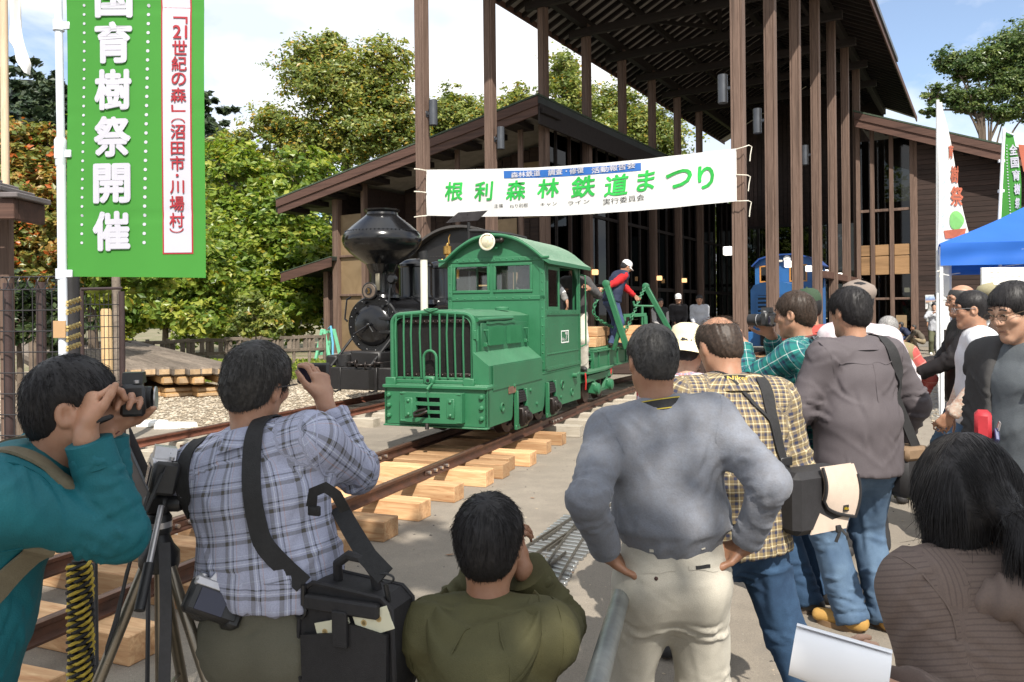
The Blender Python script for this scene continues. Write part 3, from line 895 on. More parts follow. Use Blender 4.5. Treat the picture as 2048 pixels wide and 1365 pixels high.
# ================================================================ green petrol locomotive
def paint(name,col,rough=.38,dust=(.20,.27,.20),amt=.35,bumpy=.12):
 m, t, p=newmat(name)
 v=coords(t,'Object')
 a=noise(t,v,3.0,6,.6);b=noise(t,v,30,4,.6)
 c=mixc(t,ramp(t,a,[(.35,0),(.7,1)]),tuple(x*.82 for x in col),col)
 g=_n(t,'ShaderNodeNewGeometry');s=_n(t,'ShaderNodeSeparateXYZ');t.links.new(g.outputs['Normal'],s.inputs[0])
 up=ramp(t,s.outputs[2],[(.55,0),(1.0,amt)])
 mu=_n(t,'ShaderNodeMath',operation='MULTIPLY');t.links.new(up,mu.inputs[0]);t.links.new(ramp(t,b,[(.3,.35),(.7,1)]),mu.inputs[1])
 c=mixc(t,mu.outputs[0],c,dust)
 c=mixc(t,ramp(t,noise(t,v,11,5,.7),[(.62,0),(.78,.35)]),c,tuple(x*.55 for x in col))
 st=noise(t,coords(t,'Object',(9,9,.8)),2.2,5,.65)
 c=mixc(t,ramp(t,st,[(.60,0),(.80,.45)]),c,tuple(x*.45+.012 for x in col))
 c=mixc(t,ramp(t,noise(t,v,70,3,.7),[(.70,0),(.78,.5)]),c,tuple(x*.3+.02 for x in col))
 t.links.new(c,p.inputs['Base Color'])
 rr=_n(t,'ShaderNodeMapRange');rr.inputs['To Min'].default_value=max(.03,rough-.1);rr.inputs['To Max'].default_value=rough+.2
 t.links.new(a,rr.inputs[0]);t.links.new(rr.outputs[0],p.inputs['Roughness'])
 bump(t,p,noise(t,v,7,3),bumpy,.02)
 return m
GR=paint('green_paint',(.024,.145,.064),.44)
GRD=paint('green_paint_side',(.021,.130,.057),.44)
MAT['core']=M('radiator_core',(.012,.011,.010),.5,.4,20,.3,.6,60)
MAT['greasy']=M('greasy_iron',(.030,.022,.019),.38,.5,9,.5)
MAT['wheel']=M('wheel_iron',(.075,.040,.032),.5,.4,7,.4)
MAT['lens']=M('lamp_glass',(.75,.68,.50),.12,.25,30,.35,.3,40)
MAT['chrome']=M('chrome',(.6,.6,.58),.18,.2,9,1.0)
MAT['cream']=M('cream_paint',(.70,.66,.56),.5,.2,6)
MAT['brass']=M('brass',(.55,.32,.09),.30,.35,12,.9)
MAT['red']=M('red_paint',(.50,.03,.025),.4,.3,6)
MAT['brown_plate']=M('brown_plate',(.21,.11,.075),.6,.4,9)
loco=thing('locomotive','green narrow gauge petrol locomotive with slatted radiator and number seven','locomotive',LOCO.w(0,0),-TRK)
def lp(name,mb,mat,parent=loco,smooth=40):return mb.build(name,mat,parent,smooth=smooth)
def rivets(name,pts,nrm,r,mat,parent):
 """small domed rivet heads in one mesh"""
 nrm=Vector(nrm).normalized();u=nrm.orthogonal().normalized();w=nrm.cross(u)
 mb=MB()
 for p in pts:
  p=Vector(p);n=6
  V=[p+(u*math.cos(2*PI*k/n)+w*math.sin(2*PI*k/n))*r for k in range(n)]
  V+=[p+(u*math.cos(2*PI*k/n)+w*math.sin(2*PI*k/n))*r*.6+nrm*r*.55 for k in range(n)]
  mb.add(V,[[k,(k+1)%n,n+(k+1)%n,n+k]for k in range(n)]+[[n+k for k in range(n)]])
 return props(mb.build(name,mat,parent,smooth=60),kind='stuff')
def lin(a,b,n):return[Vector(a).lerp(Vector(b),i/(n-1))for i in range(n)]
# buffer beam
mb=MB();mb.bb((-.6,.0,.43),(.6,.06,.835),.008);beam=lp('buffer_beam',mb,GR)
mb=MB();mb.bb((-.61,-.035,.82),(.61,.24,.855),.006);mb.bb((-.605,-.03,.415),(.605,.05,.43),.004);lp('beam_flange',mb,GR,beam)
for x in(-.545,.535):
 for z in(.52,.63,.74):
  mb=MB();mb.lathe([(.028,0),(.028,-.012),(.016,-.028),(.004,-.03)],(x,-.001,z),8,'Y');lp('beam_bolt',mb,GR,beam)
for x in(-.565,.35):
 mb=MB();mb.bb((x-.02,-.012,.83),(x+.10,.03,.93),.006);lp('beam_lug',mb,GR,beam)
 # coupling pocket: rounded casting with slots
cp=MB()
pz0, pz1=.475, .785
def curve_y(x):return-.085-.045*math.cos(max(-1,min(1,x/.36))*PI/2)
def shell(x0,x1,z0,z1,n=6):
 V=[];
 for i in range(n+1):
  x=x0+(x1-x0)*i/n;y=curve_y(x)
  V+=[(x,y,z0),(x,y,z1),(x,y+.045,z1),(x,y+.045,z0)]
 F=[]
 for i in range(n):
  a=i*4
  for k in range(4):F.append([a+k,a+4+k,a+4+(k+1)%4,a+(k+1)%4][::-1])
 F.append([0,1,2,3][::-1]);e=n*4;F.append([e,e+1,e+2,e+3])
 cp.add(V,F)
shell(-.36,-.16,pz0,pz1);shell(.12,.34,pz0,pz1)
for z0, z1 in((pz0,.525),(.575,.605),(.655,.69),(.74,pz1)):shell(-.16,.12,z0,z1)
for x in(-.36,.34):cp.bb((x-.01 if x<0 else x-.012,-.09,pz0),(x+.012 if x<0 else x+.01,.0,pz1),.006)
cp.bb((-.36,-.1,pz0+.002),(.34,0,pz0+.02),.004);cp.bb((-.36,-.1,pz1-.02),(.34,0,pz1-.002),.004)
pocket=lp('coupling_pocket',cp,GR,smooth=30)
mb=MB();mb.bb((-.17,-.03,.5),(.13,-.004,.76),.002);lp('pocket_hollow',mb,MAT['black'],pocket)
for x in(-.25,.235):
 mb=MB();mb.bb((x-.045,curve_y(x)-.012,.53),(x+.045,curve_y(x)+.01,.73),.006);pl=lp('pad',mb,GR,pocket)
 for z in(.56,.70):
  mb=MB();mb.lathe([(.018,0),(.018,-.012),(.008,-.02)],(x,curve_y(x)-.01,z),8,'Y');
  for v_ in mb.v:pass
  lp('pad_bolt',mb,GR,pocket)
mb=MB();mb.tube([(-.015,-.135,.80),(-.015,-.10,.50)],.010,8);mb.tube([(-.015,-.03,.87),(-.015,-.08,.86),(-.015,-.145,.82)],.014,8);lp('coupling_pin',mb,GR,pocket)
mb=MB();mb.tube([(-.01,-.16,.60),(-.07,-.20,.57),(-.14,-.19,.55),(-.16,-.165,.575),(-.12,-.15,.60),(-.03,-.14,.62)],.016,8);mb.tube([(-.015,-.15,.47),(-.01,-.165,.415)],.022,8);lp('coupling_link',mb,MAT['greasy'],pocket)
# frames at both sides, with axlebox openings
def side_frame(x,th):
 poly=[(0,.43),(.66,.43),(.70,.47),(.74,.74),(1.12,.74),(1.17,.47),(1.23,.41),(1.72,.41),(1.78,.47),(1.83,.74),(2.20,.74),(2.25,.50),(2.31,.40),(3.37,.385),(3.37,.85),(0,.85)]
 mb=MB();mb.prism(poly,(x-th/2,0,0),(0,1,0),(0,0,1),(th,0,0))
 return mb
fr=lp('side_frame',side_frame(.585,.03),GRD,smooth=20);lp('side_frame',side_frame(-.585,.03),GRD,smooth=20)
for yc in(.94,2.02):
 for sg in(-1,1):
  mb=MB();mb.box((sg*.60,yc,.44),(.16,.17,.22),.02);mb.box((sg*.66,yc,.44),(.10,.12,.15),.02)
  mb.lathe([(.05,0),(.05,.03),(.03,.045)],(sg*.70,yc,.44),12,'X')if sg>0 else None
  ab=lp('axle_box',mb,MAT['greasy'])
  mb=MB()
  for k in range(5):mb.bb((sg*.60-.035,yc-.15+k*.02,.60+k*.026),(sg*.60+.035,yc+.15-k*.02,.624+k*.026),.003)
  lp('leaf_spring',mb,MAT['black'],ab)
  mb=MB()
  for dy in(-.145,.145):
   mb.bar((sg*.612,yc+dy,.34),(sg*.612,yc+dy,.74),.03,.05);
  mb.bar((sg*.612,yc-.18,.33),(sg*.612,yc+.18,.33),.03,.05)
  lp('horn_guide',mb,GRD,ab)
  mb=MB();mb.lathe([(.23,-.05),(.25,-.045),(.235,.0),(.235,.05),(.16,.055),(.15,.03),(.06,.03),(.05,.07)],(sg*.40,yc,.485),24,'X')if sg>0 else mb.lathe([(.235,-.05),(.235,.0),(.25,.045),(.23,.05)],(sg*.40,yc,.485),24,'X')
  lp('wheel',mb,MAT['wheel'])
 mb=MB();mb.cyl((-.5,yc,.47),(.5,yc,.47),.04);lp('axle',mb,MAT['greasy'])
mb=MB();mb.bb((-.3,.3,.45),(.3,2.6,.75),.02);lp('engine_pan',mb,MAT['black'])
for(y,z,r_,kind)in((.40,.60,.05,'ring'),(2.52,.66,.06,'hole'),(2.95,.52,.055,'ring')):
 mb=MB()
 mb.lathe([(r_,0),(r_,.014),(r_*.72,.014),(r_*.70,.002)],(.600,y,z),18,'X')
 rg=lp('round_cover',mb,GRD)
 if kind=='hole':
  mb=MB();mb.lathe([(r_*.7,0),(.001,.0005)],(.603,y,z),16,'X');lp('hole',mb,MAT['core'],rg)
for y, z in((1.28,.70),(1.9,.70),(1.5,.52),(2.45,.50),(.75,.80)):
 mb=MB();mb.lathe([(.022,0),(.022,.014),(.01,.022)],(.600,y,z),8,'X');lp('frame_bolt',mb,GRD,fr)
mb=MB();mb.tube([(.60,3.02,.74),(.66,3.02,.74)],.035,10);mb.tube([(.64,3.02,.74),(.66,3.1,.77)],.018,8);lp('drain_cock',mb,GRD)
mb=MB();mb.bb((.600,.58,.72),(.608,.80,.82),.002);pl=lp('maker_plate',mb,MAT['brown_plate'])
rivets('plate_rivets',[(.608,y,z)for y in(.6,.78)for z in(.735,.805)],(1,0,0),.008,MAT['brass'],pl)
# running plate
mb=MB();mb.bb((-.60,.02,.835),(.60,3.4,.865),.006);lp('running_plate',mb,GR)
# bonnet
HX0, HX1=-.565, .405
def bonnet_prof(inset=0.0):
 p=[(HX0+inset,.86),(HX0+inset,1.56)]
 for i in range(9):
  u=i/8;x=HX0+inset+(HX1-HX0-2*inset)*u
  p.append((x,1.585+.075*math.sin(PI*u)**.7-inset))
 p+=[(HX1-inset,1.56),(HX1-inset,.86)]
 return p
mb=MB();mb.prism(bonnet_prof(.008),(0,.17,0),(1,0,0),(0,0,1),(0,1.64,0));bon=lp('bonnet',mb,GR,smooth=35)
# rounded lip along the top right edge of the bonnet
mb=MB();mb.tube([(HX1+.0,.20,1.535),(HX1+.015,.6,1.545),(HX1+.01,1.2,1.55)],.022,8);lp('bonnet_lip',mb,GR,bon)
mb=MB()
for y in(.5,1.5):mb.tube(arc((-.28,y),.06,0,2*PI,14,'xy',1.655),.012,6)
lp('lifting_ring',mb,GR,bon)
mb=MB();mb.lathe([(.085,0),(.085,.03),(.075,.04),(.02,.045)],(.16,1.52,1.64),18);lp('filler_cap',mb,GR,bon)
# panel with louvres on the right side
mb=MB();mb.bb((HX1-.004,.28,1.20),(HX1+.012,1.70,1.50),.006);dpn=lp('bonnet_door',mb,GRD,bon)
for g0 in(.46,1.02):
 for k in range(9):
  y=g0+k*.048
  mb=MB();mb.prism([(0,0),(.034,0),(.002,.046)],(HX1+.011,y,1.255),(0,1,0),(1,0,0),(0,0,.205));lp('louvre',mb,GRD,dpn,0)
mb=MB()
for i in range(10):
 y=.42+i*.085
 mb.bar((HX1+.016,y,1.502-.006*math.sin(i*1.3)),(HX1+.016,y+.09,1.502-.006*math.sin((i+1)*1.3)),.012,.03)
lp('rubber_flap',mb,GRD,dpn)
for y, in((.36,),(1.60,)):
 mb=MB();mb.tube([(HX1+.008,y,1.42),(HX1+.06,y,1.42),(HX1+.06,y,1.27),(HX1+.008,y,1.27)],.012,8)
 mb.bb((HX1+.008,y-.02,1.245),(HX1+.05,y+.02,1.29),.004);lp('door_handle',mb,GR,dpn)
mb=MB();mb.bb((HX1-.006,.20,.86),(HX1+.008,1.8,1.195),.003);lp('lower_panel',mb,GRD,bon)
# fuel tank with sloping top beside the bonnet
tp=[(HX1+.01,.866),(.592,.866),(.592,1.06),(HX1+.01,1.20)]
mb=MB();mb.prism(tp,(0,.06,0),(1,0,0),(0,0,1),(0,1.66,0));tank=lp('side_tank',mb,GR,smooth=10)
mb=MB();mb.prism([(.14,.80),(1.70,.80),(1.70,1.04),(.14,1.055)],(.601,0,0),(0,1,0),(0,0,1),(.008,0,0));lp('tank_cover',mb,GRD,tank,10)
# radiator grille: surround, core and slats
sur=MB()
yy=.12
path=[(-.565,.87),(-.565,1.50)]+[(p.x,p.z)for p in arc((-.465,1.50),.10,PI,PI/2,5)]+[(-.08,1.625)]+[(p.x,p.z)for p in arc((.30,1.50),.10,PI/2,0,5)]+[(.40,1.50),(.40,.87)]
sur.tube([(x,yy,z)for x,z in path],.026,8)
inner=[(x*.93-.006,z)if z<1.5 else(x*.93-.006,z-.035)for x,z in path]
outer=path
V=[];
for(a,b), (c,d)in zip(outer,inner):V+=[(a,yy+.01,b),(c,yy-.005,d),(c,yy+.07,d),(a,yy+.07,b)]
F=[]
for i in range(len(outer)-1):
 a=i*4
 for k in range(4):F.append([a+k,a+(k+1)%4,a+4+(k+1)%4,a+4+k])
sur.add(V,F)
grille=lp('radiator_surround',sur,GR,smooth=35)
mb=MB();mb.bb((-.53,.16,.90),(.37,.175,1.585),.004);lp('radiator_core',mb,MAT['core'],grille)
for z_ in(1.50,.93):
 mb=MB();mb.bb((-.46,.125,z_),(.36,.16,z_+.045),.006);lp('core_clamp',mb,MAT['greasy'],grille)
rivets('clamp_nuts',[(x,.124,z)for z in(1.522,.952)for x in[-.44+.052*i for i in range(16)]],(0,-1,0),.014,MAT['greasy'],grille)
mb=MB();mb.bb((-.60,.05,.865),(.44,.145,.905),.006);mb.bb((-.5,.10,.905),(.36,.14,.93),.004);lp('grille_sill',mb,GR,grille)
bars=[-.50,-.405,-.31,-.20,-.085,.02,.115,.205,.30]
for i, x in enumerate(bars):
 b=rnd.uniform(-.012,.012)
 top=1.605 if abs(x+.09)<.35 else 1.58
 z0=.92 if abs(x+.085)>.02 else 1.22
 mb=MB();mb.tube([(x,.085,z0),(x+b*.6,.080,z0+(top-z0)*.4),(x+b,.078,z0+(top-z0)*.7),(x+b*.2,.088,top)],.0105,6)
 lp('grille_slat',mb,GR,grille)
mb=MB();mb.tube([(-.16,.07,.90),(-.16,.065,1.14)]+arc((-.085,1.14),.075,PI,0,8,'xz',.065)+[(-.01,.065,1.14),(-.01,.07,.90)],.015,8);lp('tow_hoop',mb,GR,grille)
mb=MB();mb.bb((-.15,.02,.86),(-.02,.09,.945),.02);mb.lathe([(.03,0),(.03,-.012),(.02,-.012),(.018,.0)],(-.085,.018,.90),14,'Y');lp('drawbar_lug',mb,GR,grille)
mb=MB();mb.lathe([(.019,0),(.001,-.001)],(-.085,.006,.90),12,'Y');lp('drawbar_hole',mb,MAT['core'],grille)
# small hinges of the surround
for z in(1.38,1.0):
 mb=MB();mb.box((.425,.115,z),(.05,.05,.10),.008);mb.tube([(.45,.10,z-.06),(.45,.10,z+.06)],.014,6);lp('hinge',mb,GR,grille)
 # badge folds on top of the surround
mb=MB();mb.tube([(-.17,.10,1.655),(-.085,.085,1.63),(0,.10,1.655)],.008,6);mb.tube([(-.13,.10,1.66),(-.085,.09,1.648),(-.04,.10,1.66)],.007,6);lp('badge',mb,GR,grille)
# exhaust stack
ex=LOCO.a
def loco_on_x(x,y,lx):
 a, b=ray(x,y);e, m=LOCO.e, LOCO.m
 q=LOCO.o.dot(m);Y=(lx+q)/(a*m.x+m.y);w=Vector((a*Y,Y,CAM_H+b*Y))
 return Vector((lx,w.dot(e)-LOCO.o.dot(e),w.z))
e0=loco_on_x(848,612,-.42);e1=loco_on_x(848,520,-.42)
mb=MB();mb.tube([(e0.x,e0.y,1.55),(e0.x,e0.y,e1.z)],.042,14);exh=lp('exhaust_pipe',mb,MAT['cream'])
mb=MB();mb.tube([(e0.x,e0.y,e1.z),(e0.x,e0.y,e1.z+.05),(e0.x-.01,e0.y,e1.z+.09)],.048,14,True,[.048,.048,.05]);lp('rain_cap',mb,MAT['black'],exh)
# ---- cab
CX0, CX1, CY0, CY1=-.70, .60, 1.82, 3.38
SPR=2.30;APEX=2.60
def arch(x):
 u=(x-(CX0+CX1)/2)/((CX1-CX0)/2)
 return SPR+(APEX-SPR)*(1-abs(u)**2.1)
cabf=MB()
WZ0, WZ1=1.88, 2.22
wins=[(-.63,-.135),(-.065,.44)]
cabf.bb((CX0,CY0,.866),(CX1,CY0+.03,1.80),.004)
for a, b in((CX0,wins[0][0]),(wins[0][1],wins[1][0]),(wins[1][1],CX1)):cabf.bb((a,CY0,1.80),(b,CY0+.03,2.27),.004)
for a, b in wins:
 cabf.bb((a,CY0,1.80),(b,CY0+.03,WZ0),.004)
 cabf.bb((a,CY0,WZ1),(b,CY0+.03,2.27),.004)
n=14
poly=[(CX0,2.27),(CX1,2.27)]+[(CX1-(CX1-CX0)*i/n,arch(CX1-(CX1-CX0)*i/n)-.01)for i in range(n+1)]
cabf.prism(poly,(0,CY0,0),(1,0,0),(0,0,1),(0,.03,0))
front=lp('cab_front',cabf,GR,smooth=20)
def frame_rect(x0,x1,z0,z1,w,y,d,ch=.004):
 mb=MB()
 mb.bb((x0,y,z0),(x1,y+d,z0+w),ch);mb.bb((x0,y,z1-w),(x1,y+d,z1),ch)
 mb.bb((x0,y,z0+w),(x0+w,y+d,z1-w),ch);mb.bb((x1-w,y,z0+w),(x1,y+d,z1-w),ch)
 return mb
for a, b in wins:
 f=lp('cab_window',frame_rect(a-.012,b+.012,WZ0-.015,WZ1+.015,.035,CY0-.014,.05),GR,front)
for a, b in wins:
 mb=MB();mb.bb((a+.02,CY0+.012,WZ0+.015),(b-.02,CY0+.017,WZ1-.015),.001);lp('pane',mb,MAT['clear'],front)
mb=MB();mb.bb((-.33,CY0+.03,WZ0),(-.30,CY0+.05,WZ1),.003);mb.bb((.19,CY0+.03,WZ0),(.215,CY0+.05,WZ1),.003);lp('sash',mb,GR,front)
mb=MB();mb.bb((CX0-.01,CY0-.02,2.255),(CX1+.01,CY0,2.31),.006);mb.bb((CX0-.01,CY0-.012,1.77),(CX1+.01,CY0,1.82),.004)
for x in(CX0+.02,CX1-.02):mb.bb((x-.03,CY0-.012,.9),(x+.03,CY0,2.26),.004)
for s_, x in((1,CX0+.05),(-1,CX1-.05)):
 mb.prism([(0,0),(s_*.11,0),(0,-.13)],(x,CY0-.01,2.255),(1,0,0),(0,0,1),(0,.008,0))
lp('front_strap',mb,GR,front)
rivets('cab_rivets',[(x,CY0-.021,2.283)for x in[CX0+.05+.085*i for i in range(15)]]+[(x,CY0-.013,z)for x in(CX0+.02,CX1-.02)for z in[1.0+.11*i for i in range(12)]]+[(x,CY0-.013,1.795)for x in[CX0+.12+.11*i for i in range(10)]],(0,-1,0),.011,GR,front)
# sides
def cab_side(sg):
 x=CX1 if sg>0 else CX0
 xa, xb=(x-.025,x)if sg>0 else(x,x+.025)
 mb=MB()
 mb.bb((xa,CY0+.0305,.866),(xb,CY0+.12,SPR),.003)
 mb.bb((xa,CY1-.10,.866),(xb,CY1,SPR),.003)
 mb.bb((xa,CY0+.12,.866),(xb,CY1-.10,1.62),.003)
 mb.bb((xa,CY0+.12,SPR-.10),(xb,CY1-.10,SPR),.003)
 return mb
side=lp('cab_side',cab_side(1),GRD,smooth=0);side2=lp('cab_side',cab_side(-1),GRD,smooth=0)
xs=CX1
mb=MB();mb.bb((xs,CY0+.0,.90),(xs+.010,CY0+.07,SPR),.003);mb.bb((xs,CY1-.06,.86),(xs+.010,CY1,SPR),.003)
mb.bb((xs,CY0+.07,1.575),(xs+.012,CY1-.06,1.64),.003);mb.bb((xs,CY0+.07,1.075),(xs+.006,CY1-.06,1.095),.002);mb.bb((xs,CY0+.07,.875),(xs+.008,CY1-.06,.925),.002)
lp('side_strap',mb,GRD,side)
rivets('side_rivets',[(xs+.012,y,1.607)for y in[CY0+.12+.13*i for i in range(11)]]+[(xs+.010,y,z)for y in(CY0+.035,CY1-.03)for z in[.95+.115*i for i in range(12)]]+[(xs+.006,y,1.085)for y in[CY0+.1+.075*i for i in range(18)]]+[(xs+.008,y,.90)for y in[CY0+.12+.12*i for i in range(11)]]+[(xs,y,z)for y in(2.2,2.6,3.0)for z in(1.0,1.45)],(1,0,0),.011,GRD,side)
# sliding side window, half open
mb=MB()
wy0, wy1=CY0+.12, CY0+.62
mb.bb((xs-.02,wy0,1.62),(xs+.006,wy0+.035,2.2),.003);mb.bb((xs-.02,wy1-.05,1.62),(xs+.006,wy1,2.2),.003)
mb.bb((xs-.02,wy0+.035,1.62),(xs+.006,wy1-.05,1.68),.003);mb.bb((xs-.02,wy0+.035,2.15),(xs+.006,wy1-.05,2.2),.003)
sw=lp('side_window',mb,GR,side)
mb=MB();mb.bb((xs-.010,wy0+.03,1.66),(xs-.005,wy1-.04,2.17),.001);lp('pane',mb,MAT['clear'],sw)
mb=MB();mb.prism([(0,0),(.16,0),(0,-.16)],(xs-.02,CY1-.10,SPR-.10),(0,-1,0),(0,0,1),(.018,0,0));lp('gusset',mb,GRD,side,0)
mb=MB();mb.bb((CX0+.03,CY1-.03,.866),(CX1-.03,CY1,1.35),.003);lp('cab_back',mb,GRD,smooth=0)
mb=MB()
for x in(CX0+.06,CX1-.06):mb.bb((x-.04,CY1-.03,1.35),(x+.04,CY1-.002,2.3),.003)
mb.bb((CX0+.1,CY1-.03,2.2),(CX1-.1,CY1-.002,2.36),.003)
lp('cab_back_post',mb,GRD,smooth=0)
# inside: seat, lever, dashboard
mb=MB();mb.bb((-.5,CY0+.05,1.2),(.4,CY0+.25,1.72),.02);mb.bb((-.4,2.9,.9),(.3,3.25,1.35),.03);lp('cab_fittings',mb,MAT['black'])
mb=MB();mb.tube([(.1,2.5,1.0),(.05,2.3,1.9)],.018,8);mb.ball((.05,2.3,1.92),.035,8,6);lp('lever',mb,MAT['cream'])
# roof
ro=MB()
nx=18;ys_=[CY0-.09,CY0+.02,(CY0+CY1)/2,CY1+.12,CY1+.24]
V=[];F=[]
for lay in(0,1):
 for y in ys_:
  for i in range(nx+1):
   x=CX0-.10+(CX1-CX0+.20)*i/nx
   V.append((x,y,arch(max(CX0,min(CX1,x)))+(-.035 if lay else 0.012)-.06*max(0,abs((x-(CX0+CX1)/2))-(CX1-CX0)/2)/.1*1.0+rnd.uniform(-.004,.004)*(1-lay)))
m1=len(V)//2;k=nx+1
for j in range(len(ys_)-1):
 for i in range(nx):
  a=j*k+i
  F.append([a,a+1,a+k+1,a+k]);F.append([m1+a+k,m1+a+k+1,m1+a+1,m1+a])
for i in range(nx):
 F.append([m1+i,m1+i+1,i+1,i]);e=(len(ys_)-1)*k;F.append([e+i,e+i+1,m1+e+i+1,m1+e+i])
for j in range(len(ys_)-1):
 a=j*k;F.append([a,a+k,m1+a+k,m1+a]);a+=nx;F.append([m1+a,m1+a+k,a+k,a])
ro.add(V,F)
roof=lp('cab_roof',ro,paint('faded_roof_paint',(.03,.14,.07),.5,(.36,.44,.35),.85),smooth=35)
mb=MB();mb.tube([(CX0-.1+(CX1-CX0+.2)*i/16,CY0-.09,arch(max(CX0,min(CX1,CX0-.1+(CX1-CX0+.2)*i/16)))-.012)for i in range(17)],.016,6);lp('roof_bead',mb,GR,roof)
# headlamp
hx, hz=-.10, 2.50
mb=MB();mb.lathe([(.03,.11),(.075,.07),(.098,.0),(.105,-.03),(.098,-.035),(.09,-.02)],(hx,CY0-.10,hz),22,'Y');hl=lp('headlamp',mb,M('lamp_body',(.05,.10,.06),.4,.3,9,.4))
mb=MB();mb.lathe([(.096,-.022),(.09,-.032),(.06,-.05),(.02,-.058),(.001,-.059)],(hx,CY0-.10,hz),22,'Y');lp('lamp_lens',mb,MAT['lens'],hl)
mb=MB();mb.lathe([(.098,-.03),(.108,-.03),(.108,-.04),(.092,-.046),(.088,-.03)],(hx,CY0-.10,hz),22,'Y');lp('lamp_rim',mb,MAT['cream'],hl)
mb=MB();mb.tube([(hx+.11,CY0-.10,hz+.01),(hx+.17,CY0-.10,hz+.01)],.028,8);mb.ball((hx+.18,CY0-.10,hz+.015),.036,8,6);mb.bar((hx+.14,CY0-.1,hz),(hx+.14,CY0,hz),.03,.03);lp('lamp_clamp',mb,MAT['greasy'],hl)
# number panel
def flat_text(s,w,h,mat,parent,place,bold=.02,name='lettering'):
 me=text_mesh(s,1.0,bold,mat);fit_glyph(me,w,h,0,0);map_mesh(me,lambda a,b,c:place(a,b))
 return link(name,me,parent)
MAT['decal']=M('white_decal',(.72,.74,.70),.6,.1,9,bs=0)
ny, nz_=2.66, 1.285
mb=frame_rect(-.165,.165,-.083,.083,.015,0,.003,.0005)
mb.v=[(v[0]*1.0,v[1],v[2])for v in mb.v]
mb.v=[(CX1+.001+v[1],ny+v[0],nz_+v[2])for v in mb.v]
fr7=lp('number_panel',mb,MAT['decal'],side,0)
flat_text('7',.115,.115,MAT['decal'],side,lambda a,b:(CX1+.003,ny+.065+a,nz_+b),.05)
flat_text('No',.12,.045,MAT['decal'],side,lambda a,b:(CX1+.003,ny-.075+a,nz_-.033+b),.05)
# grab rail at the rear corner
mb=MB();mb.tube([(CX1+.005,CY1+.02,2.14),(CX1+.07,CY1+.05,2.12),(CX1+.07,CY1+.05,1.15),(CX1+.005,CY1+.02,1.12)],.013,8);lp('grab_rail',mb,GR)
mb=MB();mb.tube([(.3,CY1+.02,.62),(.3,CY1+.3,.60)],.03,8);mb.tube([(.3,CY1+.26,.60),(.35,CY1+.42,.58)],.02,8);lp('rear_coupling',mb,MAT['red'])
# ================================================================ green timber bogie wagon behind it
def loco_local(w):
 d=w-LOCO.o
 return Vector((d.dot(LOCO.m),d.dot(LOCO.e),d.z))
wag=thing('bogie_wagon','green log carrying bogie wagon with leaning stakes and a chain','rail wagon',LOCO.w(0,0),-TRK)
def wp(name,mb,mat=GRD,parent=wag,smooth=40):return mb.build(name,mat,parent,smooth=smooth)
W0, W1=3.72, 9.6
for x in(-.47,.47):
 mb=MB();mb.bb((x-.03,W0+.75,.70),(x+.03,W1,1.0),.006);mb.bb((x-.07,W0+.75,.98),(x+.07,W1,1.005),.004);mb.bb((x-.07,W0+.75,.695),(x+.07,W1,.72),.004)
 sl_=wp('side_sill',mb)
 for k in range(6):
  mb=MB();mb.bb((x+(.03 if x>0 else-.05),W0+1.0+k*.62,.722),(x+(.05 if x>0 else-.03),W0+1.03+k*.62,.978),.003);wp('web_rib',mb,GRD,sl_)
 for k in range(26):
  mb=MB();mb.bb((x-.06,W0+.8+k*.22,1.006),(x+.06,W0+.88+k*.22,1.035),.01);wp('deck_cleat',mb,GRD,sl_,0)
mb=MB();mb.bb((-.47,W0+.7,.86),(.47,W1,.89),.004);wp('deck',mb)
mb=MB();mb.prism([(-.55,W0+.05),(-.35,W0-.08),(.35,W0-.08),(.62,W0+.05),(.66,W0+.8),(.60,W0+1.5),(-.60,W0+1.5)],(0,0,.70),(1,0,0),(0,1,0),(0,0,.03));plat=wp('end_platform',mb)
mb=MB();mb.prism([(-.4,W0+.02),(.48,W0+.02),(.5,W0+1.5),(-.5,W0+1.5)],(0,0,.56),(1,0,0),(0,1,0),(0,0,.138));wp('bolster_plate',mb,GRD,plat)
for y in(W0+.45,W0+1.25,W0+4.3,W0+5.1):
 for sg in(-1,1):
  mb=MB();mb.lathe([(.21,-.05),(.235,-.045),(.21,.0),(.21,.05),(.14,.055),(.05,.06)],(sg*.40,y,.44),22,'X');wp('wheel',mb,MAT['wheel'])
  mb=MB();mb.box((sg*.56,y,.46),(.14,.15,.17),.02);mb.lathe([(.075,-.02),(.085,.0),(.085,.06),(.06,.075),(.01,.08)],(sg*.60,y,.45),14,'X')if sg>0 else None;wp('axle_box',mb)
for sg in(-1,1):
 for y in(W0+.85,W0+4.7):
  mb=MB();mb.bar((sg*.56,y-.75,.62),(sg*.56,y+.75,.62),.05,.10);mb.bar((sg*.56,y-.35,.40),(sg*.56,y+.35,.40),.05,.05);mb.bar((sg*.56,y-.42,.60),(sg*.56,y-.2,.40),.05,.06);mb.bar((sg*.56,y+.42,.60),(sg*.56,y+.2,.40),.05,.06);wp('bogie_frame',mb)
mb=MB();mb.lathe([(.05,0),(.075,.01),(.075,.07),(.06,.085),(.01,.09)],(.5,W0+1.5,.64),14,'X');wp('brake_hose_end',mb,MAT['red'])
mb=MB();mb.tube([(.58,W0-.02,.72),(.60,W0-.06,.60),(.58,W0-.02,.48)],.012,6);wp('brake_hose',mb,MAT['red'])
mb=MB();mb.box((.38,W0+.95,.755),(.10,.10,.05),.01);wp('wood_chock',mb,MAT['cream'])
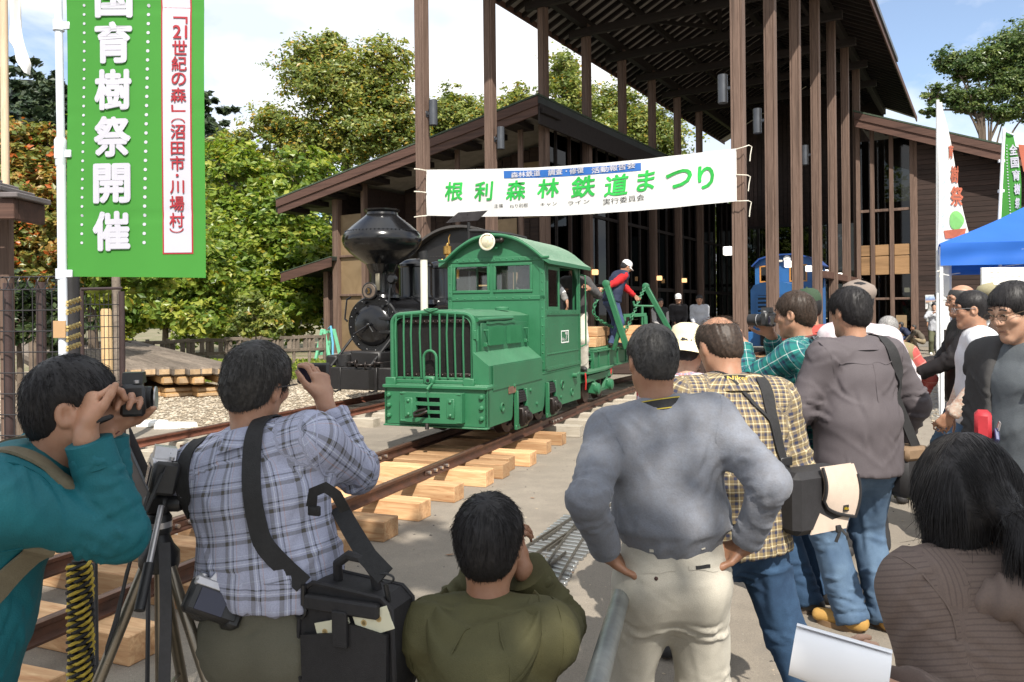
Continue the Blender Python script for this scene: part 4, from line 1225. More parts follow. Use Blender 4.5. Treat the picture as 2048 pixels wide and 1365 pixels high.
# leaning stakes with the chain between their heads
YA=13.0;YB=14.6
s1b, s1t=loco_local(at(1254,700,YA)), loco_local(at(1212,568,YA))
s2b, s2t=loco_local(at(1342,668,YB)), loco_local(at(1291,573,YB))
for b_, t_ in((s1b,s1t),(s2b,s2t)):
 b_=t_+(b_-t_)*((t_.z-1.0)/(t_.z-b_.z))
 mb=MB();mb.bar(b_,t_,.09,.10,.008,up=(0,1,0));st=wp('stake',mb)
 mb=MB();mb.lathe([(.05,-.05),(.06,-.045),(.06,.045),(.05,.05)],t_,12,'Y');wp('stake_head',mb,GRD,st)
 br=Vector((b_.x-.02,b_.y-.05,.98));
 mb=MB();mb.bar(b_+(t_-b_)*.33,Vector((b_.x-.22,b_.y,.98)),.05,.06);wp('stake_brace',mb,GRD,st)
lo=loco_local(at(1246,660,13.6));left=loco_local(at(1186,622,13.0));left2=loco_local(at(1200,642,13.1))
ch_pts=[s1t,s1t.lerp(left,.5)+Vector((-.02,0,0)),left,left2,lo,lo.lerp(s2t,.35)+Vector((.02,0,-.03)),lo.lerp(s2t,.7),s2t]
def resample(pts,step):
 out=[pts[0].copy()];acc=0
 for i in range(len(pts)-1):
  a, b=pts[i], pts[i+1];L=(b-a).length;s=step-acc
  while s<=L:
   out.append(a.lerp(b,s/L));s+=step
  acc=L-(s-step)
 return out
def smooth_path(pts,n=6):
 out=[]
 for i in range(len(pts)-1):
  p0=pts[max(i-1,0)];p1=pts[i];p2=pts[i+1];p3=pts[min(i+2,len(pts)-1)]
  for k in range(n):
   t=k/n
   out.append(.5*((2*p1)+(p2-p0)*t+(2*p0-5*p1+4*p2-p3)*t*t+(3*p1-p0-3*p2+p3)*t**3))
 out.append(pts[-1]);return out
cps=resample(smooth_path([Vector(p)for p in ch_pts]),.062)
mbl=MB();
loop=[Vector((.024*math.sin(a),.042*math.cos(a),0))for a in[2*PI*k/10 for k in range(11)]]
mbl.tube(loop,.010,5,False);link_me=mbl.mesh('chain_link',GR,60)
chain=thing('chain','green painted chain hanging in a loop from the wagon stakes','chain',LOCO.w(0,0),-TRK)
for i in range(len(cps)-1):
 d=(cps[i+1]-cps[i]).normalized();u=d.orthogonal().normalized()
 if i%2:u=d.cross(u)
 Mx=Matrix((u,d,u.cross(d))).transposed()
 link('chain_link',link_me,chain,(cps[i]+cps[i+1])/2,Mx.to_euler())
 # screw stand with cross handle, and the frame below
hb0=loco_local(at(1285,640,14.0));
def lpt(x,y,Y):return loco_local(at(x,y,Y))
mb=MB();mb.tube([lpt(1266,603,14.0),lpt(1268,612,14.0),lpt(1306,613,14.0)],.020,8);mb.tube([lpt(1284,613,14.0),lpt(1284,650,14.0)],.022,8);wp('brake_handle',mb,GR)
mb=MB();mb.bar(lpt(1246,632,14.0),lpt(1292,630,14.0),.06,.06);mb.bar(lpt(1248,634,14.0),lpt(1244,700,14.0),.06,.06);mb.bar(lpt(1290,632,14.0),lpt(1293,700,14.0),.06,.06);wp('brake_frame',mb,GR)
# timber blocks stacked on the wagon
for i, (px,py,Y,lab)in enumerate(((1182,690,13.2,'cut timber block lying on wagon behind the pale trousers'),(1262,690,14.0,'cut timber block between the wagon stakes'))):
 w=at(px,py,Y)
 t=thing('timber_block',lab,'timber',(w.x,w.y,1.04),-TRK)
 for k in range(2):
  mb=MB();mb.box((0,.12*k,.08+.165*k),(.36,.8,.16),.01);mb.build('timber',MAT['sleeper_new'],t,smooth=0)
  # ================================================================ black steam locomotive
BK=paint('black_locomotive_paint',(.006,.006,.007),.14,(.05,.045,.04),.08,.04)
BKM=paint('dull_black_paint',(.009,.008,.008),.40,(.07,.06,.05),.25,.3)
steam=thing('steam_locomotive','black steam locomotive with balloon smokestack and round plate three','locomotive',STEAM.w(0,0),-TRK)
def sp(name,mb,mat=BK,parent=steam,smooth=40):return mb.build(name,mat,parent,smooth=smooth)
mb=MB();mb.bb((-.90,0,.42),(.86,.18,.77),.012);bm=sp('buffer_beam',mb,BKM)
mb=MB();mb.prism([(-.33,0),(.33,0),(.25,-.10),(-.25,-.10)],(0,0,.44),(1,0,0),(0,1,0),(0,0,.30));sp('coupler_block',mb,BKM,bm,0)
for x in(-.33,.33):
 mb=MB();mb.bb((x-.025,-.03,.40),(x+.025,.0,.775),.006);mb.tube([(x,-.02,.42),(x-.06,-.05,.39),(x-.10,-.05,.41)],.016,6);sp('beam_strap',mb,BKM,bm)
for x in(-.78,.7):
 mb=MB();mb.tube([(x,.0,.42),(x,.0,.37)],.02,6);sp('beam_pin',mb,BKM,bm)
mb=MB()
clink=MB();clink.tube([Vector((.035*math.sin(a),.06*math.cos(a),0))for a in[2*PI*k/10 for k in range(11)]],.013,6,False);clm=clink.mesh('coupling_link',MAT['greasy'],60)
for i in range(7):
 link('coupling_link',clm,steam,(-.12+i*.085,-.02+.02*(i%2),.80+.035*abs(i-3)*.5),(PI/2*(i%2),0,PI/2+.1*i))
 # frames, cylinders, wheels
for x in(-.33,.33):
 mb=MB();mb.bb((x-.02,.15,.45),(x+.02,7.0,.85),.004);sp('main_frame',mb,BKM,smooth=0)
for sg in(-1,1):
 mb=MB();mb.lathe([(.01,-.36),(.19,-.36),(.21,-.33),(.17,-.29),(.17,.29),(.21,.33),(.19,.36),(.01,.36)],(sg*.66,.95,.62),20,'Y');mb.bb((sg*.66-.15,.68,.80),(sg*.66+.15,1.22,.98),.03);sp('cylinder',mb,BKM)
 for y in(2.2,3.0,3.8):
  mb=MB();mb.lathe([(.36,-.05),(.40,-.045),(.37,.0),(.37,.05),(.30,.055),(.28,.02),(.10,.02),(.08,.09)],(sg*.42,y,.63),26,'X');wh=sp('driving_wheel',mb,MAT['wheel'])
  mb=MB()
  for k in range(8):
   a=2*PI*k/8;mb.bar((sg*.43,y+.07*math.cos(a),.63+.07*math.sin(a)),(sg*.43,y+.31*math.cos(a),.63+.31*math.sin(a)),.03,.04,.004,up=(1,0,0))
  sp('spokes',mb,MAT['wheel'],wh,0)
 mb=MB();mb.bar((sg*.56,2.1,.52),(sg*.56,3.9,.52),.04,.08);mb.bar((sg*.60,1.3,.62),(sg*.60,3.0,.55),.04,.08);sp('coupling_rod',mb,MAT['greasy'])
 # smokebox and boiler
SBZ, SBR=1.44, .475
mb=MB();mb.lathe([(.01,.46),(.35,.455),(SBR-.02,.45),(SBR,.47),(SBR,1.45),(SBR-.03,1.47),(SBR-.03,3.9),(.01,3.9)],(0,0,SBZ),40,'Y');boil=sp('boiler',mb)
mb=MB();mb.lathe([(.01,.37),(.12,.375),(.26,.395),(.325,.42),(.34,.44),(.34,.456)],(0,0,SBZ-.01),36,'Y');door=sp('smokebox_door',mb)
rivets('smokebox_rivets',[(.42*math.cos(2*PI*k/16+.1),.452,SBZ+.42*math.sin(2*PI*k/16+.1))for k in range(16)],(0,-1,0),.022,BK,boil)
rivets('band_rivets',[((SBR)*math.cos(a),y,SBZ+SBR*math.sin(a))for y in(.55,)for a in[PI*k/20 for k in range(21)]],(0,0,1),.012,BK,boil)
for z in(.10,-.12):
 mb=MB();mb.bb((.02,.385,SBZ+z-.025),(.36,.41,SBZ+z+.025),.006);mb.tube([(.37,.42,SBZ+z-.05),(.37,.42,SBZ+z+.05)],.02,8);sp('door_hinge',mb,BK,door)
mb=MB();mb.tube([(0,.385,SBZ),(0,.31,SBZ)],.022,8);mb.tube([(0,.33,SBZ),(-.26,.30,SBZ-.15)],.014,6);mb.tube([(0,.32,SBZ),(.10,.29,SBZ-.12)],.014,6);mb.ball((0,.31,SBZ),.035,8,6);sp('door_dart',mb,BK,door)
for x, z in((-.30,.20),(.22,.30),(-.12,.36)):
 mb=MB();mb.tube([(x,.45,SBZ+z),(x,.39,SBZ+z)],.025,8);sp('door_lug',mb,BK,boil)
 # struts from the beam to the smokebox
for x0, x1 in((-.36,-.47),(.36,.40)):
 mb=MB();mb.tube([(x0-.2,.08,.78),(x1*.85,.46,SBZ-.22)],.022,8);sp('brace',mb,MAT['black'])
mb=MB();mb.bb((-.28,.2,.78),(.28,1.0,1.02),.03);mb.lathe([(.16,0),(.15,.18),(.02,.19)],(-.42,.3,.78),14);mb.bb((-.75,.2,.78),(-.5,.6,.95),.03);sp('saddle',mb,BKM)
# round number plate
mb=MB();mb.lathe([(.14,0),(.145,-.012),(.13,-.03),(.115,-.026)],(-.03,.425,SBZ+.55),26,'Y');mb.bar((-.03,.45,SBZ+.40),(-.03,.45,SBZ+.56),.05,.03);pl3=sp('number_plate',mb,BKM)
mb=MB();mb.lathe([(.118,-.026),(.11,-.034),(.01,-.036)],(-.03,.425,SBZ+.55),26,'Y');sp('plate_face',mb,M('worn_plate',(.16,.12,.09),.5,.5,14,.3),pl3)
mb=MB();mb.lathe([(.062,-.036),(.060,-.044),(.01,-.045)],(-.03,.425,SBZ+.55),20,'Y');sp('plate_boss',mb,BKM,pl3)
flat_text('3',.05,.085,MAT['brass'],pl3,lambda a,b:(-.03+a,.425-.047,SBZ+.55+b),.03)
# handrail, side lamp, whistle lever
mb=MB();mb.tube([(-.52,.62,SBZ+.46),(-.55,.55,SBZ+.42),(-.56,.50,SBZ+.10),(-.50,.48,SBZ+.06)],.016,6);sp('hand_rail',mb,BK)
mb=MB();mb.tube([(.30,.50,SBZ+.60),(.30,.46,SBZ+.3),(.32,.45,SBZ+.02)],.016,6);mb.lathe([(.06,-.05),(.085,-.02),(.085,.03),(.05,.05)],(.33,.52,SBZ+.74),14,'Y');mb.tube([(.32,.52,SBZ+.45),(.33,.52,SBZ+.74)],.018,6);sp('lamp_bracket',mb,BK)
# balloon stack
sy=.78
mb=MB();mb.lathe([(.20,SBZ+.40),(.30,SBZ+.44),(.28,SBZ+.49),(.215,SBZ+.53),(.205,SBZ+.84),(.215,SBZ+.88),(.235,SBZ+.92),(.27,SBZ+1.00),(.42,SBZ+1.10),(.54,SBZ+1.195),(.545,SBZ+1.20),(.615,SBZ+1.28),(.645,SBZ+1.34),(.656,SBZ+1.38),(.658,SBZ+1.42),(.640,SBZ+1.485),(.60,SBZ+1.535),(.60,SBZ+1.54),(.50,SBZ+1.63),(.39,SBZ+1.72),(.30,SBZ+1.79),(.265,SBZ+1.82),(.255,SBZ+1.86),(.29,SBZ+1.885),(.295,SBZ+1.91),(.245,SBZ+1.90),(.22,SBZ+1.82)],(0,sy,0),56);stk=sp('smokestack',mb,BK,smooth=25)
rivets('stack_rivets',[(.607*math.cos(2*PI*k/56),sy+.607*math.sin(2*PI*k/56),SBZ+1.535)for k in range(56)]+[(.54*math.cos(2*PI*k/48),sy+.54*math.sin(2*PI*k/48),SBZ+1.215)for k in range(48)],(0,0,1),.013,BK,stk)
mb=MB();mb.bb((.0,sy-.232,SBZ+.56),(.07,sy-.20,SBZ+.84),.004);sp('stack_plate',mb,M('tarnished_plate',(.28,.25,.18),.45,.5,10,.5),stk)
# domes
def dome(name,y,r,z1):
 mb=MB();mb.lathe([(r*1.3,SBZ+.34),(r*1.25,SBZ+.42),(r*1.05,SBZ+.47),(r,SBZ+.52),(r,z1-.16),(r*1.06,z1-.14),(r*1.04,z1-.10),(r*.85,z1-.04),(r*.45,z1),(.01,z1+.01)],(0,y,0),32);return sp(name,mb,BK,smooth=30)
dome('sand_dome',1.95,.30,2.60);dome('steam_dome',2.95,.27,2.62)
mb=MB();mb.tube([(.1,1.6,SBZ+.47),(.38,1.5,SBZ+.32),(.44,1.4,SBZ-.1)],.018,6);sp('sand_pipe',mb,BK)
mb=MB();mb.prism([(0,0),(.16,0),(.16,.2),(.04,.2)],(.24,.95,SBZ+.38),(0,1,0),(.3,0,-.9),(.01,0,.004));sp('builder_plate',mb,M('bronze_plate',(.20,.13,.08),.45,.4,9,.6))
# cab with arched front, long roof
KX, KY0, KY1=1.0, 3.9, 5.9
def karch(x):return 2.95+.42*(1-(abs(x)/KX)**2.2)
poly=[(-KX,.9),(KX,.9)]+[(KX-2*KX*i/16,karch(KX-2*KX*i/16))for i in range(17)]
mb=MB();mb.prism(poly,(0,KY0,0),(1,0,0),(0,0,1),(0,.03,0));cf=sp('cab_front',mb,BKM,smooth=20)
rivets('cab_rivets',[(x,KY0-.001,karch(x)-.07)for x in[-.94+.063*i for i in range(31)]]+[(x,KY0-.001,2.78)for x in[-.94+.063*i for i in range(31)]]+[(sx_*.95,KY0-.001,1.3+.07*i)for i in range(22)for sx_ in(-1,1)],(0,-1,0),.014,BKM,cf)
for x in(-.55,.55):
 mb=frame_rect(x-.2,x+.2,2.15,2.65,.03,KY0-.02,.022);wf=sp('cab_window',mb,M('window_frame_tan',(.40,.27,.12),.5,.2,6),cf,0)
 mb=MB();mb.bb((x-.17,KY0-.010,2.18),(x+.17,KY0-.004,2.62),.001);sp('pane',mb,MAT['pane'],wf,0)
for sg in(-1,1):
 mb=MB();mb.bb((sg*KX-.015,KY0+.03,.9),(sg*KX+.015,KY1,1.9),.003);mb.bb((sg*KX-.015,KY0+.03,1.9),(sg*KX+.015,KY0+.3,2.95),.003);mb.bb((sg*KX-.015,KY1-.3,1.9),(sg*KX+.015,KY1,2.95),.003);sp('cab_side',mb,BKM,smooth=0)
V=[];F=[];n=20;ysr=[KY0-.22,5.0,6.6,7.4]
for lay in(0,1):
 for y in ysr:
  for i in range(n+1):
   x=-1.12+2.24*i/n;V.append((x,y,karch(min(KX,max(-KX,x)))+(.02 if lay==0 else-.03)-.14*max(0,abs(x)-KX)/.12))
m1=len(V)//2;k=n+1
for j in range(len(ysr)-1):
 for i in range(n):
  a=j*k+i;F.append([a,a+1,a+k+1,a+k]);F.append([m1+a+k,m1+a+k+1,m1+a+1,m1+a])
for i in range(n):
 F.append([m1+i,m1+i+1,i+1,i]);e=(len(ysr)-1)*k;F.append([e+i,e+i+1,m1+e+i+1,m1+e+i])
for j in range(len(ysr)-1):
 a=j*k;F.append([a,a+k,m1+a+k,m1+a]);a+=n;F.append([m1+a,m1+a+k,a+k,a])
mb=MB();mb.add(V,F);sp('cab_roof',mb,M('roofing_felt',(.055,.05,.047),.7,.4,4),smooth=35)
mb=MB();mb.bb((-.95,6.0,.9),(.95,8.4,2.0),.03);sp('tender',mb,BKM)
# brass whistles and safety valves on the firebox ahead of the cab
mb=MB();mb.lathe([(.13,SBZ+.4),(.13,2.35),(.10,2.42),(.05,2.45),(.045,2.60),(.07,2.62),(.07,2.66),(.035,2.68),(.035,2.78),(.065,2.80),(.065,2.95),(.03,2.97),(.01,3.02)],(-.10,3.55,0),16)
wh=sp('whistle',mb,MAT['brass'])
wh.scale=(1.35,1.0,1.0)
for dx_, h in((.10,2.75),(.18,2.70),(-.14,2.68)):
 mb=MB();mb.lathe([(.05,2.3),(.05,2.52),(.062,2.54),(.062,2.60),(.03,2.62),(.03,h),(.01,h+.03)],(-.10+dx_,3.52,0),12);sp('safety_valve',mb,MAT['brass'])
mb=MB();mb.tube([(-.1,3.55,3.0),(-.13,3.6,3.12),(-.15,3.7,3.2)],.012,6);sp('valve_pipe',mb,MAT['brass'])
# solar panel on a thin pole behind the steam locomotive's boiler
pp=at(937,475,14.3)
sol=thing('solar_panel','small dark solar panel on a thin pole above the cab roofs','solar panel',(pp.x,pp.y,0))
mb=MB();mb.cyl((0,0,0),(0,0,at(937,445,14.3).z),.028,10);sol_p=mb.build('pole',MAT['black'],sol)
c4=[at(892,446,14.3),at(955,441,14.3),at(974,418,14.0),at(914,422,14.0)]
c4=[p-pp+Vector((0,0,pp.z))for p in c4];c4[2].y-=.1;c4[3].y-=.1;c4[2].y+=.35;c4[3].y+=.35
mb=MB();nrm_=(c4[1]-c4[0]).cross(c4[3]-c4[0]).normalized()
mb.add([p-nrm_*.015 for p in c4]+[p+nrm_*.015 for p in c4],[[3,2,1,0],[4,5,6,7],[0,1,5,4],[1,2,6,5],[2,3,7,6],[3,0,4,7]]);mb.build('panel',M('solar_cells',(.06,.055,.06),.3,.4,6),sol,smooth=0)
a0=at(937,462,14.3)-pp+Vector((0,0,pp.z))
mb=MB();mb.tube([a0,a0+Vector((.25,.05,.0)),a0+Vector((.75,.15,-.06)),a0+Vector((1.02,.2,-.12)),a0+Vector((1.04,.2,-.20))],.032,8);mb.build('cable_pipe',MAT['black'],sol)
# ================================================================ blue diesel engine in the hall
BL=paint('blue_paint',(.022,.115,.31),.35,(.2,.25,.35),.2)
BF=Frame(BLD,-6.15,26.9)
blue=thing('locomotive','blue narrow gauge engine behind the tall posts with slatted nose','locomotive',BF.w(0,0),-BLD)
def bp(name,mb,mat=BL,parent=blue,smooth=35):return mb.build(name,mat,parent,smooth=smooth)
mb=MB();mb.bb((-.82,0,.42),(.82,.25,.9),.02);bp('buffer_beam',mb)
mb=MB();mb.bb((-.35,-.22,.45),(.35,0,.88),.03)
bb_=bp('coupler_box',mb,MAT['black'])
for z in(.52,.62,.72,.82):
 mb=MB();mb.bb((-.28,-.235,z-.018),(.28,-.22,z+.018),.004);bp('coupler_slot',mb,MAT['greasy'],bb_)
mb=MB();mb.prism([(-.72,.9),(.72,.9),(.72,2.30),(.62,2.46),(.3,2.55),(-.3,2.55),(-.62,2.46),(-.72,2.30)],(0,.1,0),(1,0,0),(0,0,1),(0,1.9,0));hood=bp('bonnet',mb)
mb=MB();mb.bb((-.50,.085,1.02),(.50,.101,2.12),.004);gr_=bp('grille_hollow',mb,MAT['core'],hood)
for k in range(8):
 z=1.10+k*.135;mb=MB();mb.prism([(0,0),(.035,-.03),(.035,.045),(0,.06)],(-.50,.062,z),(0,1,0),(0,0,1),(1.0,0,0));bp('grille_slat',mb,BL,hood,0)
for x in(-.51,.51):
 mb=MB();mb.bb((x-.03,.07,.98),(x+.03,.10,2.16),.01);bp('grille_rim',mb,BL,hood)
mb=MB();mb.bb((-1.02,1.9,.85),(1.02,3.9,1.5),.01);mb.bb((-1.02,1.9,.42),(1.02,4.2,.86),.01);bp('cab_base',mb)
bw=[(-.86,-.38),(.16,.76)]
mb=MB();
mb.bb((-1.02,1.9,1.5),(1.02,1.94,2.62),.004)
for a, b in((-1.02,-.86),(-.38,.16),(.76,1.02)):mb.bb((a,1.9,2.62),(b,1.94,3.2),.004)
mb.prism([(-1.02,3.2),(1.02,3.2),(1.02,3.25),(.8,3.42),(.4,3.52),(-.4,3.52),(-.8,3.42),(-1.02,3.25)],(0,1.9,0),(1,0,0),(0,0,1),(0,.04,0));cfb=bp('cab_front',mb,smooth=0)
for x in(-1.0,1.0):
 mb=MB();mb.bb((x-.02,1.94,1.5),(x+.02,3.9,2.4),.004);mb.bb((x-.02,1.94,2.4),(x+.02,2.2,3.25),.004);mb.bb((x-.02,3.6,2.4),(x+.02,3.9,3.25),.004);bp('cab_side',mb,smooth=0)
ORG=M('orange_sash',(.50,.22,.05),.5,.2,6)
for a, b in bw:
 mb=frame_rect(a,b,2.60,3.2,.05,1.885,.05);wf=bp('window_sash',mb,ORG,cfb,0)
 mb=MB();mb.bb((a+.05,1.905,2.65),(b-.05,1.911,3.15),.001);bp('pane',mb,MAT['pane'],wf,0)
mb=MB();mb.bb((-.62,1.84,2.56),(-.52,1.88,3.24),.01);bp('white_post',mb,MAT['white'])
V=[];F=[]
mb=MB()
for y0, y1, lift in((1.7,4.1,0),):
 prof=[(-1.1,3.2),(-.85,3.45),(-.42,3.58),(.42,3.58),(.85,3.45),(1.1,3.2),(1.08,3.16),(.82,3.40),(.4,3.53),(-.4,3.53),(-.82,3.40),(-1.08,3.16)]
 mb.prism(prof,(0,y0,0),(1,0,0),(0,0,1),(0,y1-y0,0))
bp('cab_roof',mb,paint('dark_blue_roof',(.012,.055,.22),.4,(.2,.25,.35),.3),smooth=0)
mb=MB();mb.lathe([(.06,.1),(.12,0),(.12,-.04),(.10,-.03),(.01,-.06)],(.12,1.80,3.40),18,'Y');bp('headlamp',mb,MAT['white'])
mb=MB();mb.bb((-.34,1.8,3.3),(-.05,1.86,3.38),.02);bp('roof_lamp',mb,MAT['cream'])
for sg in(-1,1):
 for y in(.9,2.6):
  mb=MB();mb.lathe([(.25,-.05),(.28,-.04),(.25,.0),(.25,.05),(.05,.06)],(sg*.41,y,.50),22,'X');bp('wheel',mb,MAT['wheel'])
mb=MB();mb.bb((-.6,.3,.45),(.6,3.9,.85),.02);bp('under_frame',mb,MAT['black'])
# ================================================================ banners and flags
def cloth_mat(name,col,back=None,rough=.75):
 m, t, p=newmat(name)
 v=coords(t,'Object')
 c=mixc(t,ramp(t,noise(t,v,2.0,3),[(.35,0),(.7,1)]),tuple(x*.93 for x in col),col)
 t.links.new(c,p.inputs['Base Color']);p.inputs['Roughness'].default_value=rough;p.inputs['Specular IOR Level'].default_value=.2
 tr=_n(t,'ShaderNodeBsdfTranslucent');t.links.new(c,tr.inputs[0])
 mx=_n(t,'ShaderNodeMixShader');mx.inputs[0].default_value=.25
 t.links.new(p.outputs[0],mx.inputs[1]);t.links.new(tr.outputs[0],mx.inputs[2]);t.links.new(mx.outputs[0],t.nodes['Material Output'].inputs[0])
 bump(t,p,noise(t,coords(t,'Object',(1,1,1)),350,2),.12,.002)
 return m
MAT['green_cloth']=cloth_mat('green_cloth',(.062,.265,.045))  # green darkened to put tree shade on the big banner into its colour
MAT['white_cloth']=cloth_mat('white_cloth',(.78,.78,.76))
MAT['shade_dimmed_print']=M('white_print',(.43,.43,.49),.8,.06,4,bs=0)  # white print dimmed towards lilac, the banner's shade put into its colour
MAT['red_print']=M('red_print',(.30,.015,.025),.8,.1,4,bs=0)
MAT['green_print']=M('green_print',(.015,.42,.06),.8,.35,3,bs=0,col2=(.012,.28,.035))
MAT['blue_print']=M('blue_print',(.015,.11,.38),.8,.15,4,bs=0)
MAT['pale_print']=M('pale_blue_print',(.45,.62,.78),.8,.1,4,bs=0)
MAT['black_print']=M('black_print',(.03,.03,.03),.8,.1,4,bs=0)
MAT['pole_white']=M('white_pole',(.62,.66,.72),.35,.12,5)
# ---- big green nobori close to the camera
NY=5.5
nob=thing('banner_flag','tall green vertical banner with large white lettering and a red bordered strip','banner',(at(128,900,NY).x,NY,0),0)
NX0, NX1=at(133,300,NY).x, at(409,300,NY).x
zb, zt=at(270,552,NY).z, 4.7
org=Vector((at(128,900,NY).x,NY,0))
def nob_s(x,z,off=0.0):
 """banner surface in its own axes: soft vertical folds and creases"""
 u=(x-NX0)/(NX1-NX0)
 y=.014*math.sin(u*4.0+z*.9)+.003*math.sin(u*13+z*2.1)*u+.008*math.sin(z*3.1+u*1.3)*u
 for zc in(2.30,3.02,3.74):y+=.0055*math.exp(-((z-zc)/.010)**2)
 return Vector((x-org.x+.012*(1-u)*math.sin(z*2.2),y-off,z))
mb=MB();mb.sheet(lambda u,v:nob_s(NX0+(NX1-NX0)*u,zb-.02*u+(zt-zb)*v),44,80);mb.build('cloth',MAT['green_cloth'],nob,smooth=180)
def nob_text(s,w,h,px,py,mat,bold):
 c=at(px,py,NY);me=text_mesh(s,1.0,bold,mat);fit_glyph(me,w,h,0,0)
 map_mesh(me,lambda a,b,d:nob_s(c.x+a,c.z+b,.0100+d))
 link('lettering',me,nob)
ppm=F_PX/NY
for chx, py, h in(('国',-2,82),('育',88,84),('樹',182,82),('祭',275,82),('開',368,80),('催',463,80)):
 nob_text(chx,76/ppm,h/ppm,226+(1-py/470)*2,py,MAT['shade_dimmed_print'],.040)
xs_=lambda px:at(px,300,NY).x
strip=MB();strip.sheet(lambda u,v:nob_s(xs_(324)+(xs_(384)-xs_(324))*u+.004*(1-v),at(350,509,NY).z+(zt-.05-at(350,509,NY).z)*v,.003),6,60);strip.build('red_border',MAT['red_print'],nob,smooth=180)
strip=MB();strip.sheet(lambda u,v:nob_s(xs_(327)+(xs_(381)-xs_(327))*u+.004*(1-v),at(350,506,NY).z+(zt-.05-at(350,506,NY).z)*v,.0045),6,60);strip.build('white_strip',MAT['shade_dimmed_print'],nob,smooth=180)
for chx, py, w, h in(('﹁',42,28,14),('21',65,28,27),('世',97,29,29),('紀',129,30,29),('の',160,29,26),('森',192,31,29),('﹂',218,28,14),('⏜',243,28,9),('沼',265,29,29),('田',298,27,26),('市',328,29,29),('・',352,6,6),('川',375,28,26),('場',408,29,30),('村',441,29,29),('⏝',462,28,9)):
 px=355+(1-py/470)*6
 if chx in '⏜⏝':
  c=at(px,py,NY);r=14/ppm;s_=1 if chx=='⏜' else-1
  V=[];
  for i in range(13):
   a=PI*i/12
   for rr in(1.0,.8):V.append(nob_s(c.x+math.cos(a)*r*rr,c.z+s_*(math.sin(a)*rr*.6-.3)*r,.0100))
  F=[[2*i,2*i+2,2*i+3,2*i+1]for i in range(12)]
  mb=MB();mb.add(V,F if s_<0 else[f[::-1]for f in F]);mb.build('lettering',MAT['red_print'],nob,smooth=0)
 elif chx in '﹁﹂':
  c=at(px,py,NY);s_=1 if chx=='﹁' else-1;r=14/ppm
  for(a,b,c_,d_)in((-1,.3,1,.55),(.72,-.45,1,.55)):
   q=[(a,b),(c_,b),(c_,d_),(a,d_)]
   mb=MB();mb.add([nob_s(c.x+s_*p*r,c.z+s_*q_*r,.0100)for p,q_ in q],[[0,1,2,3]]);mb.build('lettering',MAT['red_print'],nob,smooth=0)
 else:
  nob_text(chx,w/ppm,h/ppm,px,py,MAT['red_print'],.016)
dot_v=[(math.cos(2*PI*k/10),math.sin(2*PI*k/10))for k in range(10)]
dots=MB()
for px in(165,291):
 py=-160 if False else-60
 while py<495:
  c=at(px+(1-py/470)*(2 if px<200 else 6),py,NY);r=(2.8 if px<200 else 3.4)/ppm
  dots.add([nob_s(c.x+a*r,c.z+b*r,.003)for a,b in dot_v],[list(range(10))]);py+=18.2
props(dots.build('dotted_line',MAT['shade_dimmed_print'],nob,smooth=0),kind='stuff')
mb=MB();mb.tube([(0,0,0),(0,0,2.75)],.030,14);mb.tube([(0,0,2.75),(-.018,0,5.0)],.026,14);mb.build('pole',MAT['pole_white'],nob)
zc=at(124,290,NY).z
mb=MB();mb.lathe([(.030,zc-.15),(.034,zc-.14),(.034,zc-.05),(.039,zc-.03),(.039,zc+.03),(.028,zc+.05)],(-.004,0,0),14);mb.build('pole_joint',MAT['pole_white'],nob)
for py in(52,308,548):
 z=at(130,py,NY).z
 mb=MB();mb.tube([(-.008,0,z-.035),(-.008,0,z+.035)],.037,12);mb.bb((-.0,-.008,z-.026),(.070,.008,z+.026),.004);props(mb.build('clip',MAT['pole_white'],nob),kind='stuff')
mb=MB();mb.bb((-.045,-.042,at(128,676,NY).z),(.04,-.032,at(128,642,NY).z),.001);mb.build('tape',M('kraft_tape',(.42,.26,.13),.6,.15,6),nob)
# yellow rope ties between the pole and the fence post
MAT['rope']=M('yellow_rope',(.50,.38,.14),.8,.3,60)
for k, py in enumerate((605,622,655,676,695)):
 mb=MB()
 a=at(134,py+3,5.46);b=at(160,py-6,5.95)
 for ph in(0,PI):
  pts=[]
  for i in range(13):
   u=i/12;p=a.lerp(b,u);pts.append(p+Vector((0,.013*math.sin(u*12+ph),.013*math.cos(u*12+ph))))
  mb.tube(pts,.009,5)
 props(mb.build('rope_tie',MAT['rope'],smooth=60),'twisted yellow rope tie number %s from the top beside the banner pole'%('one','two','three','four','five')[k],'rope','rope ties on the banner pole')
 # ---- white banner strung between the posts
bl_t, bl_b=at(852,340,21.05), at(853,432,21.05)
br_t, br_b=at(1472,297,18.35), at(1473,403,18.35)
fest=thing('festival_banner','long white banner with green brush lettering tied between two tall posts','banner',(0,0,0))
fdir=(br_t-bl_t);fn_=Vector((fdir.y,-fdir.x,0)).normalized()
if fn_.y>0:fn_=-fn_
def fs(u,v,off=0.0):
 p=(bl_b.lerp(br_b,u)).lerp(bl_t.lerp(br_t,u),v)
 sag=-.16*math.sin(PI*u)*1.0
 bow=.10*math.sin(PI*u)+.025*math.sin(u*22+v*2)*(1-v*.5)+.012*math.sin(u*51+v*5)
 return p+Vector((0,0,sag))+fn_*(bow+off)
mb=MB();mb.sheet(lambda u,v:fs(u,v),90,10);mb.build('cloth',MAT['white_cloth'],fest,smooth=180)
FL=(br_t-bl_t).length;FH=(bl_t-bl_b).length
